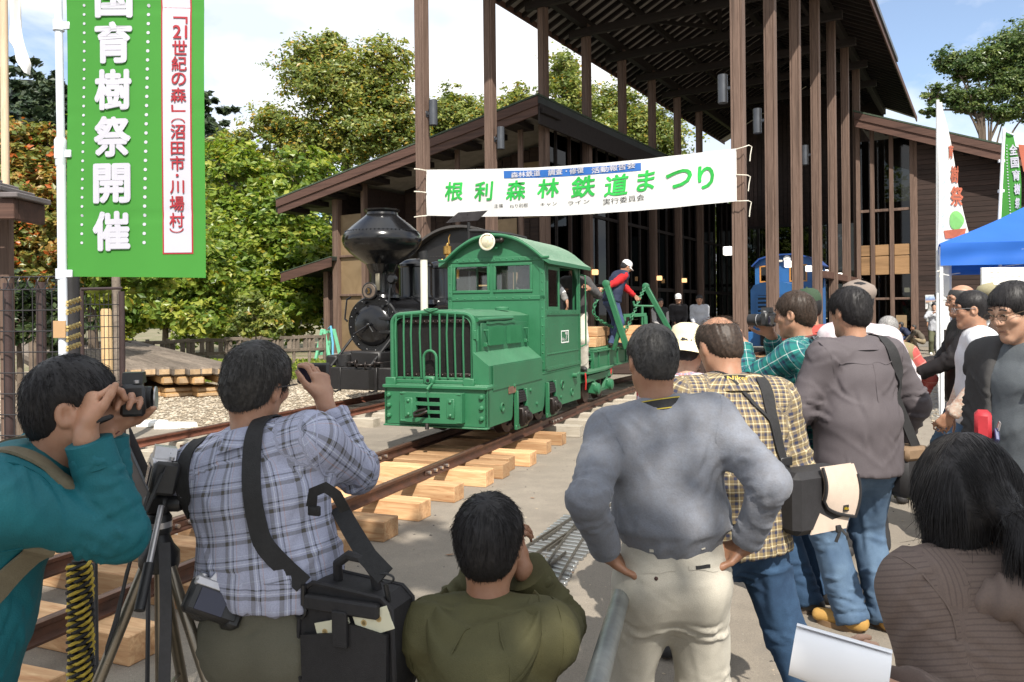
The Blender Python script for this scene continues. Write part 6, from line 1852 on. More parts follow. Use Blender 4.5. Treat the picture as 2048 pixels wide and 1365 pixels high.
# behind the hall, seen between its posts
for args in(('yellow green tree showing between banner post and second post',905,60,[(905,230,55,50),(950,260,70,60),(870,290,50,60)],9000),('tree top just above the low wing ridge',1035,62,[(1040,215,50,45),(1000,250,60,50),(1080,250,50,50)],8000),('conifer like tree between the third and fourth left posts',1140,64,[(1130,150,35,60),(1145,220,60,70),(1190,280,70,60)],9000),('tree between the far left posts beneath the high roof',1240,66,[(1230,230,60,70),(1280,270,60,80),(1330,280,55,80)],10000)):
 lab, px, Y, lm, n=args
 tree('tree',lab,'tree',px,690,Y,lm,int(n*2.2),.16,'tall',.22,'trees behind the hall',.05,120,shell=.3)
for i, (px,Y,h_,lab)in enumerate(((1330,66,430,'dark tree seen through the back glazing nearest the banner'),(1480,70,400,'dark tree seen through the back glazing behind blue engine'),(1600,72,380,'dark tree seen through glazing right of the blue engine'),(1720,74,360,'dark tree glimpsed behind the far right posts'))):
 tree('tree',lab,'tree',px,690,Y,[(px,h_,90,80),(px-50,h_+90,90,90),(px+50,h_+100,90,90),(px,h_+180,100,70)],6000,.30,'bush',.22,'trees behind the hall',.02,30)
 # airy tree on the right
tree('tree','airy spreading dark tree above the right wing roof','tree',2000,690,52,[(1900,125,40,29),(1865,190,30,24),(1905,195,40,27),(1950,130,50,35),(2000,105,50,40),(2040,90,45,45),(1975,190,60,21),(2030,170,60,29),(1935,215,40,13),(2060,130,60,40),(2010,225,55,18),(2060,215,50,27),(1930,150,30,13),(1985,150,40,18),(1860,225,25,10)],42000,.12,'pine',.26,None,0,240,shell=.1)
# hills with far forest
def hill(name,pts,Y,depth):
 """rounded ridge: pts (px, py) crest in the photograph at depth Y"""
 cr_=[at(px,py,Y)for px,py in pts]
 V=[];n=len(cr_)
 for j, (fy,fz)in enumerate(((-1,0),(-.6,.35),(-.25,.75),(0,1),(.4,.8),(1,0))):
  for c in cr_:V.append((c.x,c.y+depth*fy,max(-.5,c.z*fz)))
 F=[[j*n+i,j*n+i+1,(j+1)*n+i+1,(j+1)*n+i]for j in range(5)for i in range(n-1)]
 mb=MB();mb.add(V,F);o=mb.build(name,M('wooded_ground',(.030,.045,.020),.95,.4,.2),smooth=180);props(o,kind='structure')
 return cr_
HY=230
crest=[(-700,260),(-400,200),(-150,165),(-40,158),(60,160),(130,172),(220,190),(330,205),(410,222),(450,262),(520,330),(620,420),(760,520)]
hp=hill('hill',crest,HY,120)
n=26000
cxs=np.array([c.x for c in hp]);czs=np.array([c.z for c in hp])
X=rng.uniform(cxs.min(),cxs.max(),n);u=rng.uniform(-.75,.06,n)
zz=np.interp(X,cxs,czs)*np.interp(u,[-1,-.6,-.25,0,.4],[0,.35,.75,1,.8]);ctr=np.stack([X,HY+120*u,zz],1)
nt_=1500;ti=rng.integers(0,n,nt_);tc_c=ctr[ti]+np.array([0,0,3.0])
V, F, tt=leaf_cloud(tc_c,np.stack([rng.uniform(3,5.5,nt_),rng.uniform(3,5.5,nt_),rng.uniform(3,6,nt_)],1),70000,1.3,shell=.6,tint=0)
props(link('forest',raw_mesh('forest',V,F,[LEAF['hill']],False,attrs={'leaf_tint':('FLOAT',tt)})),'dark wooded hillside far behind the flagpole','forest',kind='stuff')
# shade trees behind the photographer
def shade_tree(label,base,top,cs,rs,n,size=.10):
 t=thing('shade_tree',label,'tree',base)
 b=Vector(base);cs=[tuple(Vector(c)-b)for c in cs]
 limbs(t,(0,0,0),Vector(top)-b,.18,cs)
 crown(t,'crown',cs,rs,n,size,'bush',shell=.1)
shade_tree('leafy tree standing behind the crowd on the left',(-3.0,-6.5,0),(-1.5,-4.8,8.6),[(-1.9,-3.6,8.2),(-.4,-3.2,8.4),(.6,-4.6,8.6),(-1.2,-5.4,8.8),(-3.2,-4.6,8.2),(-.3,-1.9,7.8),(.9,-2.0,8.2),(.2,-1.0,7.6)],[(1.5,1.5,.9),(1.3,1.4,.9),(1.2,1.3,.9),(1.6,1.4,.9),(1.4,1.4,.9),(1.0,.8,.5),(.9,.8,.6),(.8,.6,.4)],12500)
shade_tree('small leafy tree standing behind the crowd on the right',(3.6,-5.5,0),(2.6,-4.9,7.6),[(2.1,-4.6,7.8),(2.9,-4.9,8.2)],[(.9,.8,.7),(1.0,.9,.7)],2600)
# grass tufts behind the black locomotive
gpoly=[(-9,19),(-4,20),(-4.5,27),(-11,28)]
X, Y=scatter(gpoly,9000)
keep=rng.random(len(X))<.75
X, Y=X[keep], Y[keep];n=len(X);a=rng.uniform(0,PI,n);h=rng.uniform(.04,.16,n);w=rng.uniform(.01,.022,n)
V=np.stack([np.stack([X-np.cos(a)*w,Y-np.sin(a)*w,np.zeros(n)],1),np.stack([X+np.cos(a)*w,Y+np.sin(a)*w,np.zeros(n)],1),np.stack([X+np.cos(a)*w*.3+rng.normal(0,.03,n),Y+rng.normal(0,.03,n),h],1),np.stack([X-np.cos(a)*w*.3+rng.normal(0,.03,n),Y+rng.normal(0,.03,n),h],1)],1)
props(link('grass',raw_mesh('grass',V.reshape(-1,3),np.arange(n*4).reshape(-1,4),[LEAF['bush']],False,attrs={'leaf_tint':('FLOAT',np.repeat(rng.uniform(.2,.86,n),4))})),'patchy short grass behind the black locomotive','grass',kind='stuff')
# ================================================================ people: smooth bodies and garments from distance fields
def _hash(ix,iy,iz):
 h=(ix*374761393+iy*668265263+iz*1274126177)&0xffffffff
 h=((h^(h>>13))*1274126177)&0xffffffff
 return((h^(h>>16))&0xffff).astype(np.float32)/65535.0
def pn(P):
 """smooth value noise in 3D, about -1..1"""
 P=np.asarray(P,np.float64);I=np.floor(P).astype(np.int64);f=(P-I).astype(np.float32)
 f=f*f*f*(f*(f*6-15)+10)
 out=0
 for dx in(0,1):
  wx=f[:,0]if dx else 1-f[:,0]
  for dy in(0,1):
   wy=f[:,1]if dy else 1-f[:,1]
   for dz in(0,1):
    wz=f[:,2]if dz else 1-f[:,2]
    out=out+wx*wy*wz*_hash(I[:,0]+dx,I[:,1]+dy,I[:,2]+dz)
 return out*2-1
def ridge(P):return 1-2*np.abs(pn(P))
class Seg:
 """tapered rounded limb with elliptic section from a to b"""
 def __init__(s,a,b,ra,rb,X=(1,0,0),k=.02,sub=False,flat=(0,0),tag=0,v0=0.0,R=None):
  s.a=np.array(a,float);s.b=np.array(b,float)
  s.ra=(ra,ra)if np.isscalar(ra)else ra;s.rb=(rb,rb)if np.isscalar(rb)else rb
  d=s.b-s.a;s.L=float(np.linalg.norm(d))
  if s.L<1e-5:d=np.array([0,0,1.0]);s.L=1e-5
  else:d=d/s.L
  X=np.array(X,float);X=X-d*X.dot(d)
  if np.linalg.norm(X)<1e-4:X=np.array([0,1.0,0])-d*d[1]
  s.z=d;s.x=X/np.linalg.norm(X);s.y=np.cross(s.z,s.x)
  s.k=k;s.sub=sub;s.flat=flat;s.tag=tag;s.v0=v0;s.R=R or(s.ra[0]+s.rb[0])/2
  s.rm=max(max(s.ra),max(s.rb))
 def dist(s,px,py,pz,want=False):
  wx, wy, wz=px-s.a[0], py-s.a[1], pz-s.a[2]
  ax=wx*s.z[0]+wy*s.z[1]+wz*s.z[2]
  t=np.clip(ax/s.L,0,1)
  ux=wx*s.x[0]+wy*s.x[1]+wz*s.x[2]
  uy=wx*s.y[0]+wy*s.y[1]+wz*s.y[2]
  uz=ax-t*s.L
  rx=s.ra[0]+(s.rb[0]-s.ra[0])*t;ry=s.ra[1]+(s.rb[1]-s.ra[1])*t
  rz=np.minimum(rx,ry)if s.L>1e-4 else rx
  q=np.sqrt((ux/rx)**2+(uy/ry)**2+(uz/rz)**2)
  d=(q-1)*np.minimum(rx,ry)
  if s.flat[0]:d=np.maximum(d,-ax)
  if s.flat[1]:d=np.maximum(d,ax-s.L)
  if want:return d, ux, uy, ax
  return d
def ball(c,r,k=.01,sub=False,tag=0):
 """ellipsoid: r may be (rx, ry, rz), axes along the body's own"""
 s=Seg(c,c,1,1,k=k,sub=sub,tag=tag)
 r=(r,r,r)if np.isscalar(r)else r
 s.rr=r;s.rm=max(r);s.M=np.eye(3)
 def dist(px,py,pz,want=False):
  wx, wy, wz=px-s.a[0], py-s.a[1], pz-s.a[2];m=s.M
  ux=wx*m[0][0]+wy*m[1][0]+wz*m[2][0];uy=wx*m[0][1]+wy*m[1][1]+wz*m[2][1];uz=wx*m[0][2]+wy*m[1][2]+wz*m[2][2]
  q=np.sqrt((ux/r[0])**2+(uy/r[1])**2+(uz/r[2])**2);d=(q-1)*min(r)
  return(d,ux,uy,uz)if want else d
 s.dist=dist
 return s
def axis_lines(lo,hi,res,zones):
 out=[lo];
 while out[-1]<hi:
  p=out[-1];st=res
  for a, b, r in zones:
   if a-r<=p<=b:st=min(st,r)
  out.append(p+st)
 return np.array(out,np.float32)
def field_mesh(segs,res,zones=()):
 """surface of the blended segments; zones = [(centre, half size, finer step)]"""
 lo=np.min([np.minimum(s.a,s.b)-s.rm for s in segs if not s.sub],0)-.03
 hi=np.max([np.maximum(s.a,s.b)+s.rm for s in segs if not s.sub],0)+.03
 ax=[axis_lines(lo[i],hi[i],res,[(c[i]-h[i],c[i]+h[i],r)for c,h,r in zones])for i in range(3)]
 D=np.full([len(a)for a in ax],.08,np.float32)
 for s in segs:
  m=s.rm+.05
  sl_=[]
  for i in range(3):
   a=np.searchsorted(ax[i],min(s.a[i],s.b[i])-m);b=np.searchsorted(ax[i],max(s.a[i],s.b[i])+m)
   sl_.append(slice(max(0,a-1),b+1))
  d=s.dist(ax[0][sl_[0]][:,None,None],ax[1][sl_[1]][None,:,None],ax[2][sl_[2]][None,None,:]).astype(np.float32)
  W=D[tuple(sl_)]
  if d.size==0:continue
  if s.sub:
   k=s.k;h=np.clip(.5-.5*(W+d)/k,0,1);D[tuple(sl_)]=W*(1-h)+(-d)*h+k*h*(1-h)
  else:
   k=s.k;h=np.clip(.5+.5*(W-d)/k,0,1);D[tuple(sl_)]=W*(1-h)+d*h-k*h*(1-h)
 return nets(D,ax)
def nets(D,ax):
 ins=D<0
 c=ins[:-1,:-1,:-1].astype(np.uint8)
 for dx in(0,1):
  for dy in(0,1):
   for dz in(0,1):
    if dx or dy or dz:c=c+ins[dx:D.shape[0]-1+dx,dy:D.shape[1]-1+dy,dz:D.shape[2]-1+dz]
 cell=np.argwhere((c>0)&(c<8))
 idx=np.full(c.shape,-1,np.int32);idx[tuple(cell.T)]=np.arange(len(cell))
 acc=np.zeros((len(cell),3),np.float32);cnt=np.zeros(len(cell),np.float32)
 offs=[(0,0,0),(1,0,0),(0,1,0),(1,1,0),(0,0,1),(1,0,1),(0,1,1),(1,1,1)]
 val=[D[tuple((cell+o).T)]for o in offs]
 pos=[np.stack([ax[i][cell[:,i]+o[i]]for i in range(3)],1)for o in offs]
 for a in range(8):
  for b in range(a+1,8):
   if sum(abs(offs[a][i]-offs[b][i])for i in range(3))!=1:continue
   m=(val[a]<0)!=(val[b]<0)
   t=val[a][m]/(val[a][m]-val[b][m])
   acc[m]+=pos[a][m]+(pos[b][m]-pos[a][m])*t[:,None];cnt[m]+=1
 V=acc/cnt[:,None]
 Q=[]
 for axn in range(3):
  o=[0,0,0];o[axn]=1
  A=ins[:ins.shape[0]-o[0],:ins.shape[1]-o[1],:ins.shape[2]-o[2]]
  B=ins[o[0]:,o[1]:,o[2]:]
  e=np.argwhere(A!=B)
  u, w=[(1,2),(2,0),(0,1)][axn]
  ok=(e[:,u]>0)&(e[:,w]>0)&(e[:,u]<c.shape[u])&(e[:,w]<c.shape[w])&(e[:,axn]<c.shape[axn])
  e=e[ok]
  def I(du,dw):
   q=e.copy();q[:,u]-=du;q[:,w]-=dw
   return idx[tuple(q.T)]
  q=np.stack([I(1,1),I(0,1),I(0,0),I(1,0)],1)
  flip=~A[tuple(e.T)]
  q[flip]=q[flip][:,::-1]
  Q.append(q)
 return V, np.concatenate(Q)
def vnormals(V,F):
 a=V[F[:,2]]-V[F[:,0]];b=V[F[:,3]]-V[F[:,1]]
 n=np.cross(a,b);N=np.zeros_like(V)
 for k in range(4):np.add.at(N,F[:,k],n)
 return N/(np.linalg.norm(N,axis=1)[:,None]+1e-9)
def seg_coords(V,segs):
 """for every vertex the nearest segment: tag, around (u), along (v) and fraction"""
 best=np.full(len(V),1e9,np.float32);tag=np.zeros(len(V),np.int32);U=np.zeros(len(V),np.float32);W=np.zeros(len(V),np.float32);T=np.zeros(len(V),np.float32)
 for s in segs:
  if s.sub:continue
  d, ux, uy, axl=s.dist(V[:,0],V[:,1],V[:,2],True)
  m=d<best
  best[m]=d[m];tag[m]=s.tag;U[m]=(np.arctan2(ux,-uy)*s.R)[m];W[m]=(axl+s.v0)[m];T[m]=(axl/s.L)[m]
 return tag, U, W, T
 # ---- materials for people
def skin_mat(name,col):
 m, t, p=newmat(name);v=coords(t,'Object')
 c=mixc(t,ramp(t,noise(t,v,16,5,.6),[(.35,0),(.7,1)]),tuple(x*y for x,y in zip(col,(.80,.72,.68))),col)
 c=mixc(t,ramp(t,noise(t,v,90,3),[(.55,0),(.8,.35)]),c,tuple(x*y for x,y in zip(col,(.8,.6,.5))))
 t.links.new(c,p.inputs['Base Color']);p.inputs['Roughness'].default_value=.48
 p.inputs['Subsurface Weight'].default_value=.12;p.inputs['Subsurface Radius'].default_value=(.012,.005,.003)
 bump(t,p,noise(t,v,260,3),.12,.002)
 return m
SK=[skin_mat('skin_tan',(.40,.225,.145)),skin_mat('skin_brown',(.33,.175,.105)),skin_mat('skin_light',(.50,.31,.215))]
def hair_mat(name,col,rough=.52):
 m, t, p=newmat(name);v=coords(t,'Object',(1,1,1))
 c=mixc(t,ramp(t,noise(t,v,120,3),[(.4,0),(.7,1)]),tuple(x*.5 for x in col),col)
 t.links.new(c,p.inputs['Base Color']);p.inputs['Roughness'].default_value=rough;p.inputs['Specular IOR Level'].default_value=.32
 return m
HA={'black':hair_mat('black_hair',(.016,.014,.015)),'grey_black':hair_mat('greying_hair',(.05,.047,.045)),'grey':hair_mat('grey_hair',(.32,.31,.30)),'brown':hair_mat('dark_brown_hair',(.050,.032,.022))}
def creases(t,v):
 a=noise(t,v,8,1,.4,.8);b=noise(t,v,19,1,.4,.6)
 out=[]
 for f, k in((a,1.5),(b,.5)):
  s1=_n(t,'ShaderNodeMath',operation='SUBTRACT');s1.inputs[1].default_value=.5;t.links.new(f,s1.inputs[0])
  ab=_n(t,'ShaderNodeMath',operation='ABSOLUTE');t.links.new(s1.outputs[0],ab.inputs[0])
  pw=_n(t,'ShaderNodeMath',operation='POWER');pw.inputs[1].default_value=.65;t.links.new(ab.outputs[0],pw.inputs[0])
  ml=_n(t,'ShaderNodeMath',operation='MULTIPLY');ml.inputs[1].default_value=k;t.links.new(pw.outputs[0],ml.inputs[0]);out.append(ml.outputs[0])
 ad_=_n(t,'ShaderNodeMath',operation='ADD');t.links.new(out[0],ad_.inputs[0]);t.links.new(out[1],ad_.inputs[1])
 return ad_.outputs[0]
def fabric(name,col,rough=.85,var=.15,weave=900,col2=None,big=5.0,sheen=0.0,crease=1.0):
 m, t, p=newmat(name);v=coords(t,'Object')
 c=mixc(t,ramp(t,noise(t,v,big,5,.6),[(.35,0),(.7,1)]),col2 or tuple(x*(1-var)for x in col),col)
 c=mixc(t,ramp(t,noise(t,v,weave*.35,2),[(.35,.22),(.6,0)]),c,tuple(x*.55 for x in col))
 t.links.new(c,p.inputs['Base Color']);p.inputs['Roughness'].default_value=rough;p.inputs['Specular IOR Level'].default_value=.25
 p.inputs['Sheen Weight'].default_value=sheen
 b1_=noise(t,v,weave*.5,2);b2_=creases(t,coords(t,'Object',(1,1,.62)))
 ad_=_n(t,'ShaderNodeMath',operation='ADD');mu_=_n(t,'ShaderNodeMath',operation='MULTIPLY');mu_.inputs[1].default_value=crease
 t.links.new(b2_,mu_.inputs[0]);t.links.new(b1_,ad_.inputs[0]);t.links.new(mu_.outputs[0],ad_.inputs[1])
 bump(t,p,ad_.outputs[0],.30,.004)
 return m
def plaid(name,period,bands_u,bands_v,rough=.8,mixf=.5):
 """woven check: colour bands round (u) and along (v) the garment, read from the garment's own coordinates"""
 m, t, p=newmat(name)
 a=_n(t,'ShaderNodeAttribute');a.attribute_name='cloth_uv'
 s=_n(t,'ShaderNodeSeparateXYZ');t.links.new(a.outputs['Vector'],s.inputs[0])
 cs=[]
 for k, bands in((0,bands_u),(1,bands_v)):
  d=_n(t,'ShaderNodeMath',operation='DIVIDE');d.inputs[1].default_value=period;t.links.new(s.outputs[k],d.inputs[0])
  f=_n(t,'ShaderNodeMath',operation='FRACT');t.links.new(d.outputs[0],f.inputs[0])
  cs.append(ramp(t,f.outputs[0],bands,'CONSTANT'))
 c=mixc(t,mixf,cs[0],cs[1])
 v=coords(t,'Object')
 c=mixc(t,ramp(t,noise(t,v,300,2),[(.35,.15),(.6,0)]),c,(.05,.05,.05))
 t.links.new(c,p.inputs['Base Color']);p.inputs['Roughness'].default_value=rough;p.inputs['Specular IOR Level'].default_value=.25
 bump(t,p,creases(t,coords(t,'Object',(1,1,.62))),.42,.0055)
 return m
V3=lambda*a:np.array(a,float)
def rotm(ax,a):
 c, s=math.cos(a), math.sin(a)
 return{'x':np.array([[1,0,0],[0,c,-s],[0,s,c]]),'y':np.array([[c,0,s],[0,1,0],[-s,0,c]]),'z':np.array([[c,-s,0],[s,c,0],[0,0,1]])}[ax]
def ik(a,b,l1,l2,pole):
 d=b-a;L=np.linalg.norm(d);L=min(L,(l1+l2)*.999);u=d/np.linalg.norm(d)
 x=(l1*l1-l2*l2+L*L)/(2*L);h=math.sqrt(max(0,l1*l1-x*x))
 pole=np.array(pole,float);pole=pole-u*pole.dot(u);pole/=np.linalg.norm(pole)+1e-9
 return a+u*x+pole*h, a+u*L
class Skel:pass
def skeleton(h=1.68,girth=1.0,lean=0,side=0,twist=0,pelvis=None,head=(0,0,0),la=None,ra=None,lf=None,rf=None,hunch=0,lk=None,rk=None,round_back=0):
 """joints in the person's own space: facing +y, feet near the origin"""
 S=Skel();s=h/1.712;S.s=s;S.g=girth
 P=V3(0,0,.90)if pelvis is None else np.array(pelvis,float)
 P=P*V3(1,1,1)
 S.pelvis=P*s
 Rp=rotm('z',R(twist)*.3)@rotm('x',-R(lean)*.35)
 Rc=rotm('z',R(twist))@rotm('y',R(side))@rotm('x',-R(lean+round_back))
 Rm=rotm('z',R(twist)*.6)@rotm('y',R(side)*.6)@rotm('x',-R(lean)*.75)
 S.Rp, S.Rc, S.Rm=Rp, Rc, Rm
 S.waist=S.pelvis+Rp@V3(0,0,.16)*s
 S.chest=S.waist+Rm@V3(0,0,.21)*s
 S.sho=S.chest+Rc@V3(0,-.005,.115)*s
 S.neck=S.chest+Rc@V3(0,-.005+hunch,.165)*s
 p, y, r=head
 S.Rh=rotm('z',R(twist)*.7)@rotm('z',R(y))@rotm('x',-R(p))@rotm('y',R(r))
 S.head=S.neck+Rc@V3(0,.012,.045)*s+S.Rh@V3(0,.018,.115)*s
 S.shl=S.sho+Rc@V3(-.178*girth,0,-.015)*s;S.shr=S.sho+Rc@V3(.178*girth,0,-.015)*s
 S.hipl=S.pelvis+Rp@V3(-.088,0,-.05)*s;S.hipr=S.pelvis+Rp@V3(.088,0,-.05)*s
 def arm(sh,spec,sg):
  l1, l2=.285*s, .255*s
  if spec is None:spec=dict(w=(sg*.27,.05,.80),pole=(sg*.3,-1,0))
  w=np.array(spec['w'],float)
  w=sh+w*s if spec.get('rel')else w*s
  e, w=ik(sh,w,l1,l2,spec.get('pole',(sg*.4,-1,-.2)))
  return e, w, spec
 S.el, S.wl, S.la=arm(S.shl,la,-1);S.er, S.wr, S.ra=arm(S.shr,ra,1)
 def leg(hip,spec,sg,pole):
  f=np.array(spec if spec is not None else(sg*.10,0,.075),float)*s
  k, a=ik(hip,f,.41*s,.415*s,pole or(sg*.15,1,0))
  return k, a
 S.kl, S.al=leg(S.hipl,lf,-1,lk);S.kr, S.ar=leg(S.hipr,rf,1,rk)
 return S
def hand_segs(S,sg,spec,e,w):
 """palm, four fingers of unequal length with bent knuckles, thumb off the side"""
 s=S.s
 f=spec.get('fdir');f=(w-e)if f is None else np.array(f,float)
 f=f/np.linalg.norm(f)
 n=np.array(spec.get('palm',(-sg*1.0,.2,0)),float);n=n-f*n.dot(f);n/=np.linalg.norm(n)
 t=np.cross(n,f)*sg
 if spec.get('thumb')is not None:
  q=np.array(spec['thumb'],float);
  if q.dot(t)<0:t=-t
 cu=spec.get('curl',.5)
 out=[Seg(w-f*.02*s,w+f*.03*s,(.030*s,.021*s),(.038*s,.018*s),X=t,k=.02,tag=9),Seg(w+f*.03*s,w+f*.082*s,(.038*s,.017*s),(.041*s,.014*s),X=t,k=.012,tag=9)]
 tips=[]
 for j, (o,L)in enumerate(((.031,.074),(.0105,.083),(-.0105,.078),(-.031,.061))):
  b=w+(f*(.088-.004*abs(j-1))+t*o)*s;d=f+t*o*1.6;d/=np.linalg.norm(d)
  r=(.0088,.0090,.0086,.0076)[j]*s
  p=b-d*.012*s
  c=cu[j]if not np.isscalar(cu)else cu*(1+.12*j)
  for q, (fr,a)in enumerate(((.46,.75),(.30,1.0),(.24,.7))):
   ang=c*a;d2=d*math.cos(ang)+n*math.sin(ang);d2/=np.linalg.norm(d2)
   nn=n*math.cos(ang)-d*math.sin(ang);e_=p+d2*(L*fr+(.012 if q==0 else 0))*s
   out.append(Seg(p,e_,r*(1-.05*q),r*(.95-.07*q),k=.004,tag=9));p, d, n2=e_, d2, nn
   n_keep=n;n=nn
  n=np.array(spec.get('palm',(-sg*1.0,.2,0)),float);n=n-f*n.dot(f);n/=np.linalg.norm(n)
  tips.append(p)
 th=spec.get('tspread',.75)
 b=w+(f*.022+t*.026)*s;d=f*.75+t*th+n*.35;d/=np.linalg.norm(d)
 p1=b+d*.042*s;d2=f*1.0+t*th*.45+n*.35;d2/=np.linalg.norm(d2);p2=p1+d2*.032*s;p3=p2+(d2+f*.2)/np.linalg.norm(d2+f*.2)*.024*s
 out+=[Seg(b,p1,.0145*s,.011*s,k=.012,tag=9),Seg(p1,p2,.0108*s,.0098*s,k=.004,tag=9),Seg(p2,p3,.0098*s,.008*s,k=.004,tag=9)]
 S.tips=getattr(S,'tips',{});S.tips[sg]=(tips,p3,f,t,n)
 return out
def head_segs(S,face=True):
 s=S.s;H=lambda x, y, z:S.head+S.Rh@V3(x,y,z)*s
 out=[]
 def E(c,r,k=.02,sub=False):
  b=ball(H(*c),tuple(x*s for x in r),k,sub,1);b.M=S.Rh;out.append(b)
 E((0,-.010,.034),(.0755,.094,.083),.02)
 E((0,.020,-.030),(.061,.073,.082),.03)
 E((0,-.045,-.015),(.060,.060,.065),.03)
 out.append(Seg(H(-.046,.004,-.060),H(-.010,.066,-.104),.021*s,.019*s,k=.03,tag=1));out.append(Seg(H(.046,.004,-.060),H(.010,.066,-.104),.021*s,.019*s,k=.03,tag=1))
 for x in(-1,1):
  E((x*.078,-.004,-.008),(.011,.021,.031),.008);E((x*.084,.002,-.006),(.006,.010,.017),.006,True)
 if face:
  out.append(Seg(H(0,.086,.014),H(0,.104,-.024),.010*s,.0135*s,k=.012,tag=1))
  E((-.013,.094,-.028),(.009,.010,.008),.008);E((.013,.094,-.028),(.009,.010,.008),.008)
  out.append(Seg(H(-.042,.076,.026),H(.042,.076,.026),.010*s,.010*s,k=.02,tag=1))
  for x in(-.031,.031):
   E((x,.092,.008),(.016,.014,.009),.010,True);E((x,.078,.006),(.014,.012,.011),.004)
   E((x*1.35,.062,-.022),(.020,.020,.018),.02)
  out.append(Seg(H(-.020,.082,-.060),H(.020,.082,-.060),.0075*s,.0075*s,k=.006,tag=1))
  out.append(Seg(H(-.016,.080,-.072),H(.016,.080,-.072),.0085*s,.0085*s,k=.006,tag=1))
  out.append(Seg(H(-.022,.093,-.0655),H(.022,.093,-.0655),.0028*s,.0028*s,k=.004,sub=True))
 out.append(Seg(S.neck-S.Rc@V3(0,0,.05)*s,S.head+S.Rh@V3(0,-.022,-.055)*s,(.060*s,.058*s),(.052*s,.055*s),k=.03,tag=2))
 return out
def torso_segs(S,add=0.0,hem=.0,tag=3,belly=0.0,loose=0.0):
 s, g=S.s, S.g;A=add
 X=S.Rc@V3(1,0,0);Xp=S.Rp@V3(1,0,0);out=[];RU=.16*s
 bottom=S.pelvis-S.Rp@V3(0,0,hem)*s
 hb_=np.linalg.norm(S.waist-bottom)
 out.append(Seg(bottom,S.waist,((.146*g+A+loose)*s,(.104*g+A+loose+belly*.5)*s),((.134*g+A+loose)*s,(.098*g+A+loose+belly)*s),X=Xp,k=.03,flat=(1,0),tag=tag,v0=-hb_,R=RU))
 L1=np.linalg.norm(S.chest-S.waist)
 out.append(Seg(S.waist,S.chest,((.134*g+A+loose)*s,(.098*g+A+loose+belly)*s),((.152*g+A)*s,(.106*g+A)*s),X=X,k=.03,tag=tag,R=RU))
 out.append(Seg(S.chest,S.sho-S.Rc@V3(0,0,.02)*s,((.152*g+A)*s,(.106*g+A)*s),((.146*g+A)*s,(.076+A)*s),X=X,k=.03,tag=tag,v0=L1,R=RU))
 out.append(Seg(S.shl+X*.03*s,S.shr-X*.03*s,(.052+A)*s,(.052+A)*s,k=.035,tag=tag,v0=L1+.1,R=RU))
 for sh in(S.shl,S.shr):
  nk=S.neck-S.Rc@V3(0,.0,.035)*s
  out.append(Seg(nk+(sh-nk)*.15,sh+(nk-sh)*.12,(.042+A)*s,(.042+A)*s,k=.04,tag=tag,v0=L1+.1,R=RU))
 return out
def arm_segs(S,add=0.0,tagl=4,tagr=5,cuff=0.0,taper=1.0):
 s=S.s;out=[]
 for sh, e, w, tg in((S.shl,S.el,S.wl,tagl),(S.shr,S.er,S.wr,tagr)):
  u=(w-e)/np.linalg.norm(w-e);end=w-u*cuff*s
  l1=np.linalg.norm(e-sh)
  ref=np.cross(e-sh,w-e);
  if np.linalg.norm(ref)<1e-4:ref=V3(1,0,0)
  out.append(Seg(sh,e,(.047+add)*s,(.039+add)*s,X=ref,k=.055,tag=tg,R=.05*s))
  out.append(Seg(e,end,(.039+add)*s,(.028+add*taper)*s,X=ref,k=.015,tag=tg,v0=l1,R=.05*s,flat=(0,1)if add>0 else(0,0)))
  out.append(ball(e,(.040+add)*s,.012,tag=tg))
 return out
def leg_segs(S,add=0.0,wide=0.0,hem=.0,top=.135):
 s, g=S.s, S.g;out=[];Xp=S.Rp@V3(1,0,0);RU=.15*s
 up=S.pelvis+S.Rp@V3(0,0,top)*s
 out.append(Seg(S.pelvis-S.Rp@V3(0,0,.005)*s,up,((.142*g+add)*s,(.094*g+add)*s),((.136*g+add)*s,(.096*g+add)*s),X=Xp,k=.03,tag=6,R=RU,flat=(0,1)))
 for sg in(-1,1):
  b=ball(S.pelvis+S.Rp@V3(sg*.066,-.040,-.035)*s,((.074+add)*s,(.064+add)*s,(.105+add)*s),.06,tag=6);out.append(b)
 for hip, k, a, tg in((S.hipl,S.kl,S.al,7),(S.hipr,S.kr,S.ar,8)):
  l1=np.linalg.norm(k-hip);u=(a-k)/np.linalg.norm(a-k);end=a+u*(.03-hem)*s
  out.append(Seg(hip-V3(0,0,.02)*s,k,(.081*g+add)*s,(.056+add+wide*.5)*s,X=Xp,k=.065,tag=tg,R=.08*s))
  out.append(Seg(k,end,(.056+add+wide*.5)*s,(.042+add+wide)*s,X=Xp,k=.02,tag=tg,v0=l1,R=.08*s,flat=(0,1)))
 return out
